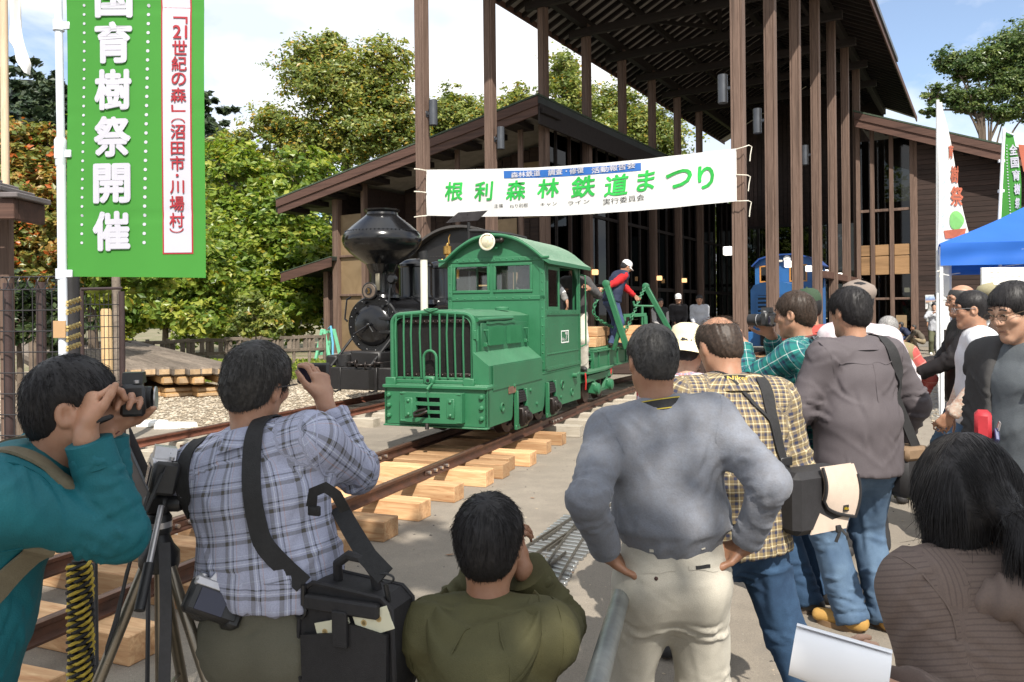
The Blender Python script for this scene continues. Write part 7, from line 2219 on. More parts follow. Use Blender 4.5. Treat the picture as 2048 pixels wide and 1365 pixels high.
def shoe(person,S,side,yaw,mats,sole_h=.028):
 a=S.al if side<0 else S.ar;s=S.s
 f=rotm('z',R(yaw))@V3(0,1,0);x=rotm('z',R(yaw))@V3(1,0,0)
 g=V3(a[0],a[1],max(0.0,a[2]-.075*s))
 up=V3(0,0,1)
 segs=[Seg(g-f*.045*s+up*.048*s,g+f*.16*s+up*.040*s,(.040*s,.045*s),(.043*s,.034*s),X=x,k=.03),Seg(g-f*.03*s+up*.05*s,g+up*.12*s,.046*s,.048*s,k=.03)]
 V, F=field_mesh(segs,.012*s)
 V[:,2]=np.maximum(V[:,2],g[2]+sole_h*.6)
 link('shoe',raw_mesh('shoe',V,F,[mats[0]],True),person)
 mb=MB();n=18;pl=[]
 for i in range(n):
  t=2*PI*i/n;q=g+f*(.058+.115*math.cos(t))*s+x*(.046*math.sin(t)*(1+.12*math.cos(t)))*s
  pl.append(q)
 Vv=[(*q[:2],g[2])for q in pl]+[(*q[:2],g[2]+sole_h)for q in pl]
 mb.add(Vv,[list(range(n))[::-1],list(range(n,2*n))]+[[i,(i+1)%n,n+(i+1)%n,n+i]for i in range(n)]);mb.build('sole',mats[1],person)
def fold_disp(V,N,tag,U,W,T,S,amp=.006,seed=0.0,kind='shirt'):
 """cloth folds: drapes down the body, rings where a limb bends, soft crumple everywhere"""
 s=S.s;P=V/s
 d=.34*ridge(np.stack([P[:,0]*5+seed,P[:,1]*5,P[:,2]*3.2+seed],1))+.30*ridge(np.stack([P[:,0]*11,P[:,1]*11+seed,P[:,2]*8],1))+.14*pn(P*27+seed)
 if kind=='shirt':
  to=tag==3
  w_=W/s;diag=np.abs(P[:,0])
  low=np.clip((.10-w_)/.22,0,1)
  wp_=pn(P*6+seed)*.8
  f=.75*ridge(np.stack([U/s*9+.6*w_+seed+wp_,w_*2.4+seed,P[:,1]*2],1))*(.35+low)+.55*ridge(np.stack([U/s*2.2+seed*2,w_*17-diag*14,P[:,1]],1))*np.clip(low*1.4,0,1)
  f=f+.7*ridge(np.stack([(P[:,0]*np.sign(P[:,0]+1e-6)+P[:,2]*.8)*8+seed+wp_*.5,(P[:,0]-P[:,2])*2,P[:,1]*3],1))*np.clip((np.abs(P[:,0])-.05)/.12,0,1)
  d=d+np.where(to,f,0)
  ar=(tag==4)|(tag==5)
  eb=np.exp(-((W/s-.285)/.11)**2)+.55*np.clip((W/s-.40)/.12,0,1)+.2
  f=ridge(np.stack([U/s*7+seed,W/s*19+1.3*np.sin(U/s*12),P[:,1]*0+seed],1))*eb*1.15
  d=d+np.where(ar,f,0)
 else:
  lg=(tag==7)|(tag==8)
  w_=W/s
  kn=.75*np.exp(-((w_-.41)/.10)**2)+1.2*np.clip((w_-.66)/.16,0,1)+.35*np.exp(-(w_/.12)**2)+.15
  f=ridge(np.stack([U/s*6+seed,w_*17+1.2*np.sin(U/s*9+seed),P[:,0]*0+seed],1))*kn
  dr=.5*ridge(np.stack([U/s*10+seed,w_*2.2,P[:,0]*0],1))
  d=d+np.where(lg,f+dr,.5*ridge(np.stack([P[:,0]*6,P[:,1]*6,P[:,2]*15+seed],1)))
 return V+N*(np.clip(d,-1.7,1.5)*amp*1.55*s)[:,None]
def folds(V,N,tag,U,W,T,S,seed,kind,amp):
 """separate creases laid on the cloth where it pulls: armpits, elbows, waist, seat, knees, hems"""
 r=np.random.default_rng(int(seed*100)+5);s=S.s;out=np.zeros(len(V),np.float32)
 up=np.array([0,0,1.0])
 def lay(pool,n,dirf,L,w,A):
  if len(pool)<10:return
  for i in r.choice(pool,n):
   p=V[i];nn=N[i];d=np.array(dirf(i,p),float);d=d-nn*d.dot(nn);l=np.linalg.norm(d)
   if l<1e-3:continue
   d/=l;b=np.cross(nn,d);ln=r.uniform(*L)*s;ww=r.uniform(*w)*s;a=r.uniform(*A)*amp*s*(1 if r.random()<.72 else-.8)
   q=V-p;m=np.abs(q@d)<ln;m&=np.abs(q@nn)<.07*s
   ix=np.nonzero(m)[0];q=q[ix];al=q@d/ln;cv=r.uniform(-.25,.25)*ln
   e=q@b-cv*al*al;taper=np.clip(1-al*al,0,1)**1.2
   out[ix]+=a*taper*(np.exp(-(e/ww)**2)-.55*np.exp(-((e-ww*1.7)/(ww*1.1))**2))
 z=(V[:,2]-S.pelvis[2])/s;x=(V[:,0]-S.chest[0])/s
 if kind=='shirt':
  to=np.nonzero(tag==3)[0];k=to[(np.abs(x[to])>.075)&(W[to]/s>.02)]
  lay(k,26,lambda i,p:(-np.sign(x[i])*r.uniform(.5,1.3),0,-r.uniform(.5,1.2)),(.05,.13),(.007,.013),(.5,1.2))
  lay(to[W[to]/s<.06],34,lambda i,p:(r.uniform(-.45,.45),0,1),(.04,.10),(.006,.012),(.5,1.3))
  lay(to[np.abs(x[to])<.10],16,lambda i,p:(r.uniform(-1,1),0,-r.uniform(.2,1)),(.05,.12),(.008,.016),(.3,.8))
  for sh, e, w_, tg in((S.shl,S.el,S.wl,4),(S.shr,S.er,S.wr,5)):
   ar=np.nonzero(tag==tg)[0];l1=np.linalg.norm(e-sh)/s
   ax1=(e-sh)/np.linalg.norm(e-sh);ax2=(w_-e)/np.linalg.norm(w_-e);fw=W[ar]/s
   k=ar[np.abs(fw-l1)<.09];lay(k,22,lambda i,p:np.cross(N[i],ax1+ax2)+(ax1+ax2)*r.uniform(-.35,.35),(.025,.07),(.006,.011),(.7,1.5))
   k=ar[(fw<l1-.06)];lay(k,12,lambda i,p:np.cross(N[i],ax1)*r.choice((-1,1))+ax1*r.uniform(.4,1.2),(.04,.10),(.007,.013),(.5,1.1))
   k=ar[(fw>l1+.07)];lay(k,14,lambda i,p:np.cross(N[i],ax2)+ax2*r.uniform(-.6,.6),(.02,.06),(.005,.010),(.5,1.2))
 else:
  st=np.nonzero(tag==6)[0];lay(st,14,lambda i,p:(np.sign(p[0]-S.pelvis[0])*r.uniform(.4,1.2),0,r.uniform(.2,.8)),(.03,.09),(.006,.012),(.4,1.0))
  for tg in(7,8):
   lg=np.nonzero(tag==tg)[0];fw=W[lg]/s
   lay(lg[fw<.16],14,lambda i,p:(np.sign(p[0]-S.pelvis[0])*r.uniform(.5,1.2),0,r.uniform(-.5,.7)),(.04,.09),(.006,.012),(.6,1.3))
   lay(lg[(fw>.10)&(fw<.36)],10,lambda i,p:(r.uniform(-.3,.3),0,1),(.07,.16),(.009,.017),(.4,.9))
   lay(lg[np.abs(fw-.42)<.10],20,lambda i,p:np.cross(N[i],up)+up*r.uniform(-.4,.4),(.03,.08),(.006,.012),(.6,1.3))
   lay(lg[fw>.62],26,lambda i,p:np.cross(N[i],up)+up*r.uniform(-.35,.35),(.03,.08),(.006,.012),(.7,1.6))
 return out
def garment(name,person,S,segs,res,mat,amp=.006,seed=0.0,kind='shirt',zones=()):
 V, F=field_mesh(segs,res,zones)
 N=vnormals(V,F);tag, U, W, T=seg_coords(V,segs)
 V2=fold_disp(V,N,tag,U,W,T,S,amp*(.5 if res<.0125 else 1),seed,kind)
 if res<.0125:V2=V2+N*np.clip(folds(V,N,tag,U,W,T,S,seed,kind,amp),-.0085,.0085)[:,None]
 uv=np.stack([U+np.where(tag==4,.03,0)+np.where(tag==5,.05,0),W,tag],1)
 o=link(name,raw_mesh(name,V2,F,[mat],True,attrs={'cloth_uv':('FLOAT_VECTOR',uv)}),person)
 return o, V2, F
def collar(person,S,mat,h=.045,flare=.012,front_open=.6,r=.066,name='collar',tilt=.25):
 """upright or folded collar band round the neck"""
 mb=MB();n=26;s=S.s;V=[]
 c0=S.neck-S.Rc@V3(0,.002,.030)*s
 for j, (dr,dz)in enumerate(((.016,-.022),(.004,h*.55),(.0,h),(.008+flare,h*.92),(.022+flare,h*.15),(.030+flare,-.012))):
  for i in range(n+1):
   a=-PI/2-(PI-front_open*.5)+(2*PI-front_open)*i/n
   rr=(r+dr)*s
   y=math.sin(a);low=-.030*max(0,y)*s
   V.append(c0+S.Rc@V3(math.cos(a)*rr*1.05,y*rr*.98+dz*tilt*s,dz*s+low+.012*s*max(0,-y)))
 F=[[j*(n+1)+i,j*(n+1)+i+1,(j+1)*(n+1)+i+1,(j+1)*(n+1)+i]for j in range(5)for i in range(n)]
 mb.add(V,F);me=mb.mesh(name,mat,60)
 uv=me.attributes.new('cloth_uv','FLOAT_VECTOR','POINT')
 uv.data.foreach_set('vector',np.array([(v[0],v[2],0)for v in V],np.float32).ravel())
 return link(name,me,person)
def strands(name,parent,roots,dirs,length,steps,mat,S,r0=.0006,jitter=.25,grav=0.2,hug=None,clump=.5,lift=.0):
 """hair as real curves: roots and starting directions, hugging the skull or hanging"""
 n=len(roots);P=roots.copy();d=dirs.copy();out=[P.copy()]
 L=length*rng.uniform(.6,1.15,n)
 cl=pn(roots*38.0)[:,None];
 cd=np.stack([pn(roots*30+5),pn(roots*30+11),pn(roots*30+23)],1)*clump+rng.normal(size=(n,3))*jitter*.5
 for k in range(steps):
  d=d+cd*.30+np.array([0,0,-grav])*(k+1)/steps
  d/=np.linalg.norm(d,axis=1)[:,None]+1e-9
  P=P+d*(L/steps)[:,None]
  if hug is not None:
   c, Rm_, r=hug
   q=(P-c)@Rm_/np.array(r);m=np.linalg.norm(q,axis=1)
   tgt=1.0+lift*(k+1)/steps+.02*rng.random(n)
   sc=np.where(m<tgt,tgt/np.maximum(m,1e-6),np.where(m>tgt+.10,(tgt+.10)/m,1.0))
   P=(q*sc[:,None]*np.array(r))@Rm_.T+c
  out.append(P.copy())
 A=np.stack(out,1)
 hc=bpy.data.hair_curves.new(name);hc.add_curves([steps+1]*n)
 hc.attributes['position'].data.foreach_set('vector',A.reshape(-1,3).astype(np.float32).ravel())
 ra=hc.attributes.new('radius','FLOAT','POINT')
 prof=np.concatenate([np.linspace(1,.9,steps),[.35]])*r0
 ra.data.foreach_set('value',np.tile(prof,n).astype(np.float32))
 hc.materials.append(mat)
 o=bpy.data.objects.new(name,hc);COL.objects.link(o);o.parent=parent
 return o
def short_hair(person,S,mat,n=0,thick=1.0,bald=0.0,nape=-.072,res=.008,front=.0,messy=.4,length=.05,thin=1.0):
 s=S.s;H=lambda x, y, z:S.head+S.Rh@V3(x,y,z)*s
 segs=[]
 def E(c,r,k=.012,sub=False):
  b=ball(H(*c),tuple(x*s for x in r),k,sub);b.M=S.Rh;segs.append(b)
 tk=.003+.0055*thick
 E((0,-.012,.036),(.0765+tk,.094+tk,.084+tk*.9),.02)
 E((0,-.046,-.020),(.062+tk*.6,.060+tk*.8,.072),.03)
 E((0,.125+front,-.050),(.110,.098,.108),.012,True)
 E((0,.06,-.105),(.12,.085,.085),.012,True)
 for x in(-1,1):E((x*.090,.008,-.026),(.026,.034,.050),.008,True)
 segs.append(Seg(H(0,-.06,nape-.06),H(0,-.06,nape-.061),.060*s,.060*s,k=.02,sub=True))
 if bald:E((0,-.052,.128),(.072*bald,.092*bald,.082),.010,True)
 V, F=field_mesh(segs,res*s)
 N=vnormals(V,F)
 q=(V-S.head)@S.Rh/s
 cr_=q-np.array([0,-.055,.11]);ang=np.arctan2(cr_[:,0],-cr_[:,1]);rad_=np.linalg.norm(cr_,axis=1)
 d=ridge(np.stack([ang*9,rad_*14,np.zeros(len(q))],1))*.55+pn(np.stack([ang*24,rad_*22,np.ones(len(q))],1))*.55+.5*pn(q*38)*messy
 V=V+N*(d*.0030*s)[:,None]
 o=link('hair',raw_mesh('hair',V,F,[mat],True),person)
 if n:
  fi=rng.integers(0,len(F),n);w=rng.dirichlet((1,1,1,1),n);rt=(V[F[fi]]*w[...,None]).sum(1);nn=N[F[fi][:,0]]
  cw=S.head+S.Rh@V3(.006,-.062,.115)*s
  dr=rt-cw;dr=dr-nn*(dr*nn).sum(1)[:,None];dr/=np.linalg.norm(dr,axis=1)[:,None]+1e-9
  dr=dr*.95+nn*.10+rng.normal(size=(n,3))*.14*messy
  zq=((rt-S.head)@S.Rh/s)[:,2];lf_=.45+.55*np.clip((zq+.05)/.10,0,1)
  strands('hair_strands',o,rt-nn*.001,dr,length*.62*s*lf_,5,mat,S,.00040*s,.22,.22,None,.25)
 return o
def scalp_hair(person,S,mat,n,length=.03,zmin=.05):
 """thin hair over a bald crown"""
 s=S.s;a=rng.normal(size=(n*3,3));a/=np.linalg.norm(a,axis=1)[:,None];a=a[a[:,2]>.35][:n]
 r=np.array([.0765,.095,.084])*s*1.01
 c=S.head+S.Rh@V3(0,-.010,.034)*s
 rt=(a*r)@S.Rh.T+c;nn=a@S.Rh.T
 cw=S.head+S.Rh@V3(0,-.03,.12)*s
 dr=rt-cw;dr=dr-nn*(dr*nn).sum(1)[:,None];dr/=np.linalg.norm(dr,axis=1)[:,None]+1e-9
 return strands('thin_hair',person,rt,dr*.8+nn*.5,length*s,4,mat,S,.0004*s,.4,.2,None,.4)
def cap(person,S,mat,brim=True,back_brim=False,name='cap',style='baseball'):
 s=S.s;H=lambda x, y, z:S.head+S.Rh@V3(x,y,z)*s
 mb=MB();n=28;rows=[]
 if style=='bucket':prof=[(1.75,-.028),(1.30,.005),(1.02,.030),(1.0,.075),(.88,.115),(.55,.132),(.05,.138)]
 elif style=='flat':prof=[(1.02,.030),(1.16,.055),(1.18,.080),(1.02,.108),(.62,.125),(.05,.130)]
 else:prof=[(1.0,.022),(1.02,.05),(.98,.085),(.80,.118),(.48,.136),(.05,.142)]
 V=[]
 for m_, z in prof:
  for i in range(n):
   a=2*PI*i/n;V.append(H(.087*m_*math.cos(a),-.010+.104*m_*math.sin(a),z+(.018*math.sin(a)if style=='flat' else 0)-(.010*m_*math.cos(a)**2 if style=='bucket' and m_>1.2 else 0)))
 F=[[j*n+i,j*n+(i+1)%n,(j+1)*n+(i+1)%n,(j+1)*n+i]for j in range(len(prof)-1)for i in range(n)]+[[(len(prof)-1)*n+i for i in range(n)]]
 mb.add(V,F)
 c_=mb.build(name,mat,person,smooth=70)
 if style=='baseball':
  mb=MB();sg=-1 if back_brim else 1
  def fn(u,v):
   a=PI*(.14+.72*u);ro=1+.72*v*math.sin(PI*u)**.6
   return H(.088*math.cos(a)*(1+.06*v),sg*(.104*math.sin(a)*ro-.010),.024-.020*v+.012*math.cos(a)**2*-1)
  mb.sheet(fn,14,5);mb.sheet(lambda u,v:Vector(fn(u,v))+Vector((0,0,.004)),14,5);mb.build('visor',mat,c_,smooth=70)
  mb=MB();mb.ball(H(0,-.010,.143),.008*s,8,5);mb.build('cap_button',mat,c_)
 return c_
def eyes(person,S,glasses=None,brows=True):
 s=S.s;H=lambda x, y, z:Vector(S.head+S.Rh@V3(x,y,z)*s)
 for x in(-.031,.031):
  mb=MB();mb.ball(H(x,.0790,.006),.0105*s,10,8);e=mb.build('eye',MAT['eye_white'],person)
  mb=MB();mb.ball(H(x,.0862,.006),.0056*s,8,6);mb.build('iris',MAT['iris'],e)
  mb=MB();mb.tube([H(x-.015,.0905,.0045),H(x-.006,.0935,.0105),H(x+.007,.0935,.0105),H(x+.015,.0905,.0045)],.0022*s,5);mb.build('eyelid',MAT['brow'],person)
  if brows:
   mb=MB();mb.tube([H(x-.018,.088,.030),H(x,.0935,.036),H(x+.018,.088,.031)],.0036*s,5);mb.build('eyebrow',MAT['brow'],person)
 mb=MB();mb.tube([H(-.018,.0895,-.0675),H(0,.0930,-.0645),H(.018,.0895,-.0675)],.0018*s,5);mb.build('mouth_line',MAT['lip'],person)
 if glasses:
  mb=MB()
  for x in(-.033,.033):
   mb.tube([H(x+.024*math.cos(a),.106,.004+.015*math.copysign(abs(math.sin(a))**.7,math.sin(a)))for a in[2*PI*k/16 for k in range(17)]],.0014*s,5)
   mb.tube([H(math.copysign(.057,x),.104,.008),H(math.copysign(.082,x),.04,.010),H(math.copysign(.085,x),-.01,.006)],.0014*s,5)
  mb.tube([H(-.010,.106,.008),H(.010,.106,.008)],.0014*s,5)
  mb.build('glasses',glasses,person)
MAT['eye_white']=M('eye_white',(.6,.57,.54),.25,.05,5,bs=0)
MAT['iris']=M('iris',(.02,.012,.009),.2,.1,5,bs=0)
MAT['brow']=M('brow',(.02,.016,.014),.7,.1,5,bs=0)
MAT['lip']=M('lip_line',(.16,.06,.05),.6,.1,5,bs=0)
MAT['sole']=M('shoe_sole',(.10,.075,.055),.8,.2,8)
MAT['shoe_black']=M('black_shoe',(.03,.028,.028),.55,.2,8)
MAT['belt']=M('brown_belt',(.055,.022,.018),.5,.2,9)
def person(label,x,y,rz,S,skin=0,z=0.0,res=.012,hands=True,face=False,top=None,bottom=None,shoes=None,hem=.02,top_add=.020,amp=.006,belt=None,seed=0.0,group=None,shirt_zones=None,belly=.0,loose=.012,leg_wide=.012,leg_add=.014,name='shirt',legs=True,cuff=.02,tuck=False,body_res=None,hair_zone=True,sleeve_mat=None,sleeve_taper=.8):
 t=thing('person',label,'person',(x,y,z),rz,group)
 t['_s']=1
 del t['_s']
 S.obj=t
 hs=[]
 if hands:
  for sg, sp_, e, w in((-1,S.la,S.el,S.wl),(1,S.ra,S.er,S.wr)):
   if not sp_.get('hide'):hs+=hand_segs(S,sg,sp_,e,w)
 sb=head_segs(S,face)+torso_segs(S,-.012,.02)+arm_segs(S,-.006)+hs
 if legs:sb+=leg_segs(S,-.012)
 br=body_res or max(.009,res)
 zn=[]
 if face:zn.append((S.head+S.Rh@V3(0,.03,-.02)*S.s,np.array([.09,.09,.11])*S.s,min(.0045,res*.55)))
 if hands and res<.011:
  for sg, sp_, w, e in((-1,S.la,S.wl,S.el),(1,S.ra,S.wr,S.er)):
   if sp_.get('hide')or sp_.get('coarse'):continue
   f=sp_.get('fdir');f=(w-e)if f is None else np.array(f,float);f=f/np.linalg.norm(f)
   zn.append((w+f*.08*S.s,np.array([.085,.085,.085])*S.s,.0052*S.s))
 V, F=field_mesh(sb,br,zn)
 link('body',raw_mesh('body',V,F,[SK[skin]],True),t)
 if top is not None:
  segs=torso_segs(S,top_add,hem,belly=belly,loose=loose)+arm_segs(S,top_add*.9+.002,cuff=cuff,taper=sleeve_taper)
  S.shirt=garment(name,t,S,segs,res,top,amp,seed,'shirt',shirt_zones or())
 if bottom is not None and legs:
  S.trousers=garment('trousers',t,S,leg_segs(S,leg_add,leg_wide),max(res,.010),bottom,amp*.9,seed+3,'legs')
  if belt is not None:
   mb=MB();n=40;V=[]
   for zz in(.118,.150):
    for rr in(.004,.010):
     for i in range(n):
      a=2*PI*i/n;q=S.pelvis+S.Rp@V3(math.cos(a)*(.136*S.g+leg_add+rr+.003),math.sin(a)*(.096*S.g+leg_add+rr+.003),zz)*S.s;V.append(q)
   F=[]
   for i in range(n):
    j=(i+1)%n
    F+=[[n+i,n+j,3*n+j,3*n+i],[i,2*n+i,2*n+j,j],[2*n+i,3*n+i,3*n+j,2*n+j],[i,j,n+j,n+i]]
   mb.add(V,F);mb.build('belt',belt,t)
 if shoes is not None and legs:
  shoe(t,S,-1,S.__dict__.get('yl',10),shoes);shoe(t,S,1,S.__dict__.get('yr',-10),shoes)
 return t
def tailoring(S,mat,add,cuffs=True,taper=.8):
 """armhole seams and cuff bands"""
 s=S.s
 for sh, e, w in((S.shl,S.el,S.wl),(S.shr,S.er,S.wr)):
  a=(e-sh)/np.linalg.norm(e-sh);out_=S.Rc@V3(1 if sh is S.shr else-1,0,0);a=a*.45+out_;a/=np.linalg.norm(a)
  u=np.cross(a,V3(0,0,1));u/=np.linalg.norm(u);v=np.cross(a,u)
  P, N=snap(S,[sh+a*.012*s+(u*math.cos(t)+v*math.sin(t))*(.075+add)*s for t in[2*PI*k/36 for k in range(37)]],.0005)
  mb=MB();mb.ribbon(P,.0035,.003,N);mb.build('armhole_seam',mat,S.obj,smooth=60)
  if cuffs:
   d=(w-e)/np.linalg.norm(w-e);r_=(.029+add*.9*taper)*s
   mb=MB();mb.tube([w-d*q*s for q in(.085,.082,.050,.022,.019)],r_,20,True,[r_*.97,r_+.004,r_+.0035,r_+.003,r_*.9]);mb.build('cuff',mat,S.obj,smooth=50)
def W2(S,p):
 """a point of the person's own space in the world"""
 return S.obj.matrix_basis@Vector(p)
def snap(S,pts,off=.006,mesh=None):
 """lay path points on the garment's surface; returns points and normals"""
 V, F=(mesh or S.shirt)[1:];N=vnormals(V,F);P=[];NN=[]
 for p in pts:
  p=np.array(p,float);i=np.argmin(((V-p)**2).sum(1));P.append(V[i]+N[i]*off);NN.append(N[i])
 P=np.array(P);NN=np.array(NN)
 for _ in range(2):
  P[1:-1]=(P[:-2]+2*P[1:-1]+P[2:])/4;NN[1:-1]=NN[:-2]+2*NN[1:-1]+NN[2:]
 NN/=np.linalg.norm(NN,axis=1)[:,None]
 return[Vector(p)for p in P], [Vector(n)for n in NN]
def densify(pts,n=30):
 pts=[Vector(p)for p in pts];out=smooth_path(pts,max(2,n//max(1,len(pts)-1)));return out
 # ================================================================ the crowd
def fit(px,py_top,Y,rz,**kw):
 """skeleton scaled so the crown of the head is where the photograph has it; returns (S, x, y)"""
 z0=kw.pop('z',0.0);pad=kw.pop('pad',.0)
 zt=at(px,py_top,Y).z-z0
 S=skeleton(h=1.7,**kw);top=S.head[2]+.121*S.s+pad
 h=1.7*zt/top
 S=skeleton(h=h,**kw);S.kw, S.h, S.z0=kw, h, z0
 hw=rotm('z',R(rz))@np.array([S.head[0],S.head[1],0]);w=at(px,py_top,Y)
 return S, w.x-hw[0], w.y-hw[1]
def aim(S,x,y,rz,side,target,**spec):
 """same skeleton with one wrist moved to a place in the world"""
 kw=dict(S.kw);p=rotm('z',-R(rz))@(np.array(target)-np.array([x,y,S.z0]));kw[side]=dict(w=tuple(p/S.s),**spec)
 T=skeleton(h=S.h,**kw);T.kw, T.h, T.z0=kw, S.h, S.z0
 return T
CL=dict(teal=fabric('teal_jacket',(.012,.135,.165),.6,.2,700),olive=fabric('olive_parka',(.088,.082,.036),.75,.25,700),sweat=fabric('grey_blue_knit',(.185,.200,.235),.9,.22,420,(.165,.17,.19),30,.1),cream=fabric('cream_chinos',(.50,.47,.40),.8,.08,800),khaki=fabric('grey_green_trousers',(.125,.120,.090),.8,.12,800),denim=fabric('dark_denim',(.020,.042,.085),.85,.35,600,(.035,.075,.14),9),jean=fabric('light_denim',(.105,.165,.245),.85,.35,600,(.055,.095,.16),7),mauve=fabric('grey_mauve_shirt',(.098,.085,.092),.7,.12,800),navy=fabric('navy_vest',(.022,.030,.062),.7,.2,500),navyp=fabric('navy_work_trousers',(.050,.075,.155),.8,.25,500),red=fabric('red_fleece',(.45,.018,.022),.85,.2,300),redshirt=fabric('coral_red_shirt',(.42,.075,.06),.85,.25,160),white=fabric('white_shirt',(.68,.67,.66),.8,.08,600),blotch=fabric('white_shirt_with_mauve_blotches',(.68,.66,.66),.8,.3,600,(.42,.34,.38),9),vestk=fabric('khaki_vest',(.24,.20,.115),.8,.12,500),brownj=fabric('brown_ribbed_jacket',(.150,.112,.096),.75,.2,300),hood=fabric('charcoal_hoodie',(.062,.060,.060),.85,.2,400),tee=fabric('slate_tee',(.105,.118,.130),.85,.15,700),blackj=fabric('black_jacket',(.020,.017,.018),.6,.3,500),stripe=fabric('pale_striped_shirt',(.62,.58,.50),.8,.3,500,(.50,.30,.22),60),wvest=fabric('white_vest',(.66,.68,.72),.8,.08,600),greyj=fabric('pale_grey_jacket',(.42,.43,.46),.8,.15,500),darkp=fabric('dark_trousers',(.030,.029,.030),.8,.2,500),green_p=fabric('olive_trousers',(.10,.105,.06),.8,.2,500),tanp=fabric('tan_trousers',(.25,.20,.13),.8,.15,500),creamhat=fabric('cream_hat_cloth',(.70,.62,.42),.85,.1,500),caps=fabric('dark_green_cap',(.040,.070,.040),.8,.25,400),flat=fabric('taupe_cap',(.22,.18,.155),.85,.15,300),kcap=fabric('khaki_knit_cap',(.30,.27,.17),.9,.2,250),)
P_BLUE=plaid('blue_grey_plaid',.062,[(0,(.36,.38,.50)),(.30,(.33,.35,.47)),(.40,(.085,.080,.072)),(.56,(.33,.35,.47)),(.64,(.62,.66,.74)),(.67,(.33,.35,.47)),(.74,(.04,.045,.055)),(.79,(.38,.40,.52)),(.90,(.44,.30,.28)),(.93,(.36,.38,.50))],[(0,(.36,.38,.50)),(.34,(.085,.080,.072)),(.50,(.33,.35,.47)),(.58,(.62,.66,.74)),(.61,(.36,.38,.50)),(.72,(.04,.045,.055)),(.78,(.36,.38,.50)),(.90,(.50,.56,.66)),(.92,(.36,.38,.50))])
P_BROWN=plaid('tan_navy_plaid',.027,[(0,(.22,.165,.085)),(.28,(.035,.040,.075)),(.62,(.22,.165,.085)),(.74,(.60,.52,.34)),(.86,(.22,.165,.085))],[(0,(.22,.165,.085)),(.25,(.035,.040,.075)),(.60,(.21,.155,.08)),(.74,(.60,.52,.34)),(.86,(.22,.165,.085))])
P_TEAL=plaid('teal_plaid',.058,[(0,(.012,.15,.135)),(.30,(.014,.10,.13)),(.44,(.015,.025,.06)),(.62,(.012,.15,.135)),(.80,(.62,.68,.66)),(.85,(.012,.15,.135))],[(0,(.012,.16,.14)),(.34,(.015,.025,.06)),(.54,(.014,.12,.14)),(.80,(.62,.68,.66)),(.85,(.012,.16,.14))])
P_RED=plaid('red_blue_plaid',.08,[(0,(.42,.05,.05)),(.35,(.10,.14,.26)),(.55,(.42,.05,.05)),(.75,(.62,.55,.55)),(.84,(.42,.05,.05))],[(0,(.42,.05,.05)),(.4,(.30,.42,.52)),(.6,(.42,.05,.05)),(.8,(.10,.14,.26))])
P_CORAL=plaid('coral_plaid',.07,[(0,(.46,.10,.09)),(.5,(.55,.22,.18)),(.75,(.46,.08,.08))],[(0,(.46,.09,.08)),(.6,(.62,.36,.30)),(.72,(.46,.09,.08))])
CL['brownj']=plaid('brown_ribbed_jacket',.0105,[(0,(.150,.112,.096))],[(0,(.165,.124,.106)),(.72,(.095,.070,.062))])
BLK_SH=(MAT['shoe_black'],MAT['sole'])
TAN_SH=(M('tan_boot',(.42,.24,.06),.7,.2,8),M('boot_sole',(.20,.12,.06),.8,.2,8))
STRAP=M('black_webbing',(.016,.016,.017),.8,.3,40,bs=.3,bsc=300)
NYLON=M('black_nylon',(.017,.016,.018),.7,.3,30,bs=.35,bsc=400)
CAMB=M('camera_body',(.016,.016,.017),.42,.3,40,bs=.2,bsc=500)
SILV=M('camera_silver',(.50,.49,.50),.32,.15,30,.6,.05)
GLS=M('front_glass',(.02,.02,.04),.06,.2,9,bs=0)
def dslr(label,loc,rot,size=1.0,lens=.09,silver=False,grip=True,parts_lens_r=.034):
 """camera with prism hump, grip, lens rings; local +y is where it looks"""
 t=thing('camera',label,'camera',loc);t.rotation_euler=rot;k=size
 mb=MB();mb.box((0,0,0),(.135*k,.045*k,.085*k),.010*k);mb.box((.058*k,.012*k,-.004),(.035*k,.065*k,.088*k),.012*k)
 mb.build('camera_body',CAMB,t,smooth=40)
 mb=MB();mb.prism([(-.034*k,0),(.034*k,0),(.022*k,.032*k),(-.022*k,.032*k)],(0,-.022*k,.040*k),(1,0,0),(0,0,1),(0,.055*k,0));mb.build('viewfinder_hump',SILV if silver else CAMB,t,smooth=0)
 if silver:
  mb=MB();mb.box((0,0,.030*k),(.132*k,.048*k,.026*k),.008*k);mb.build('top_plate',SILV,t)
 mb=MB();r_=parts_lens_r*k;mb.lathe([(.001,.02*k),(r_,.02*k),(r_*1.02,.05*k),(r_*.96,.052*k),(r_*.96,lens*.7*k),(r_*1.05,lens*.72*k),(r_*1.05,(lens+.02)*k),(r_*.9,(lens+.02)*k),(r_*.85,(lens+.008)*k),(.001,(lens+.012)*k)],(-.006*k,0,-.006*k),20,'Y');ln=mb.build('lens',CAMB,t)
 mb=MB();mb.lathe([(r_*1.01,.06*k),(r_*1.01,.064*k)],(-.006*k,0,-.006*k),20,'Y');mb.build('lens_ring',SILV,ln)
 mb=MB();mb.lathe([(.010*k,0),(.010*k,.008*k),(.001,.009*k)],(-.048*k,0,.042*k),10);mb.lathe([(.007*k,0),(.007*k,.008*k),(.001,.009*k)],(.052*k,.02*k,.044*k),10);mb.build('dials',SILV,t)
 mb=MB();mb.box((-.010*k,-.0235*k,-.008*k),(.070*k,.004*k,.052*k),.002);mb.build('rear_screen',GLS,t)
 return t
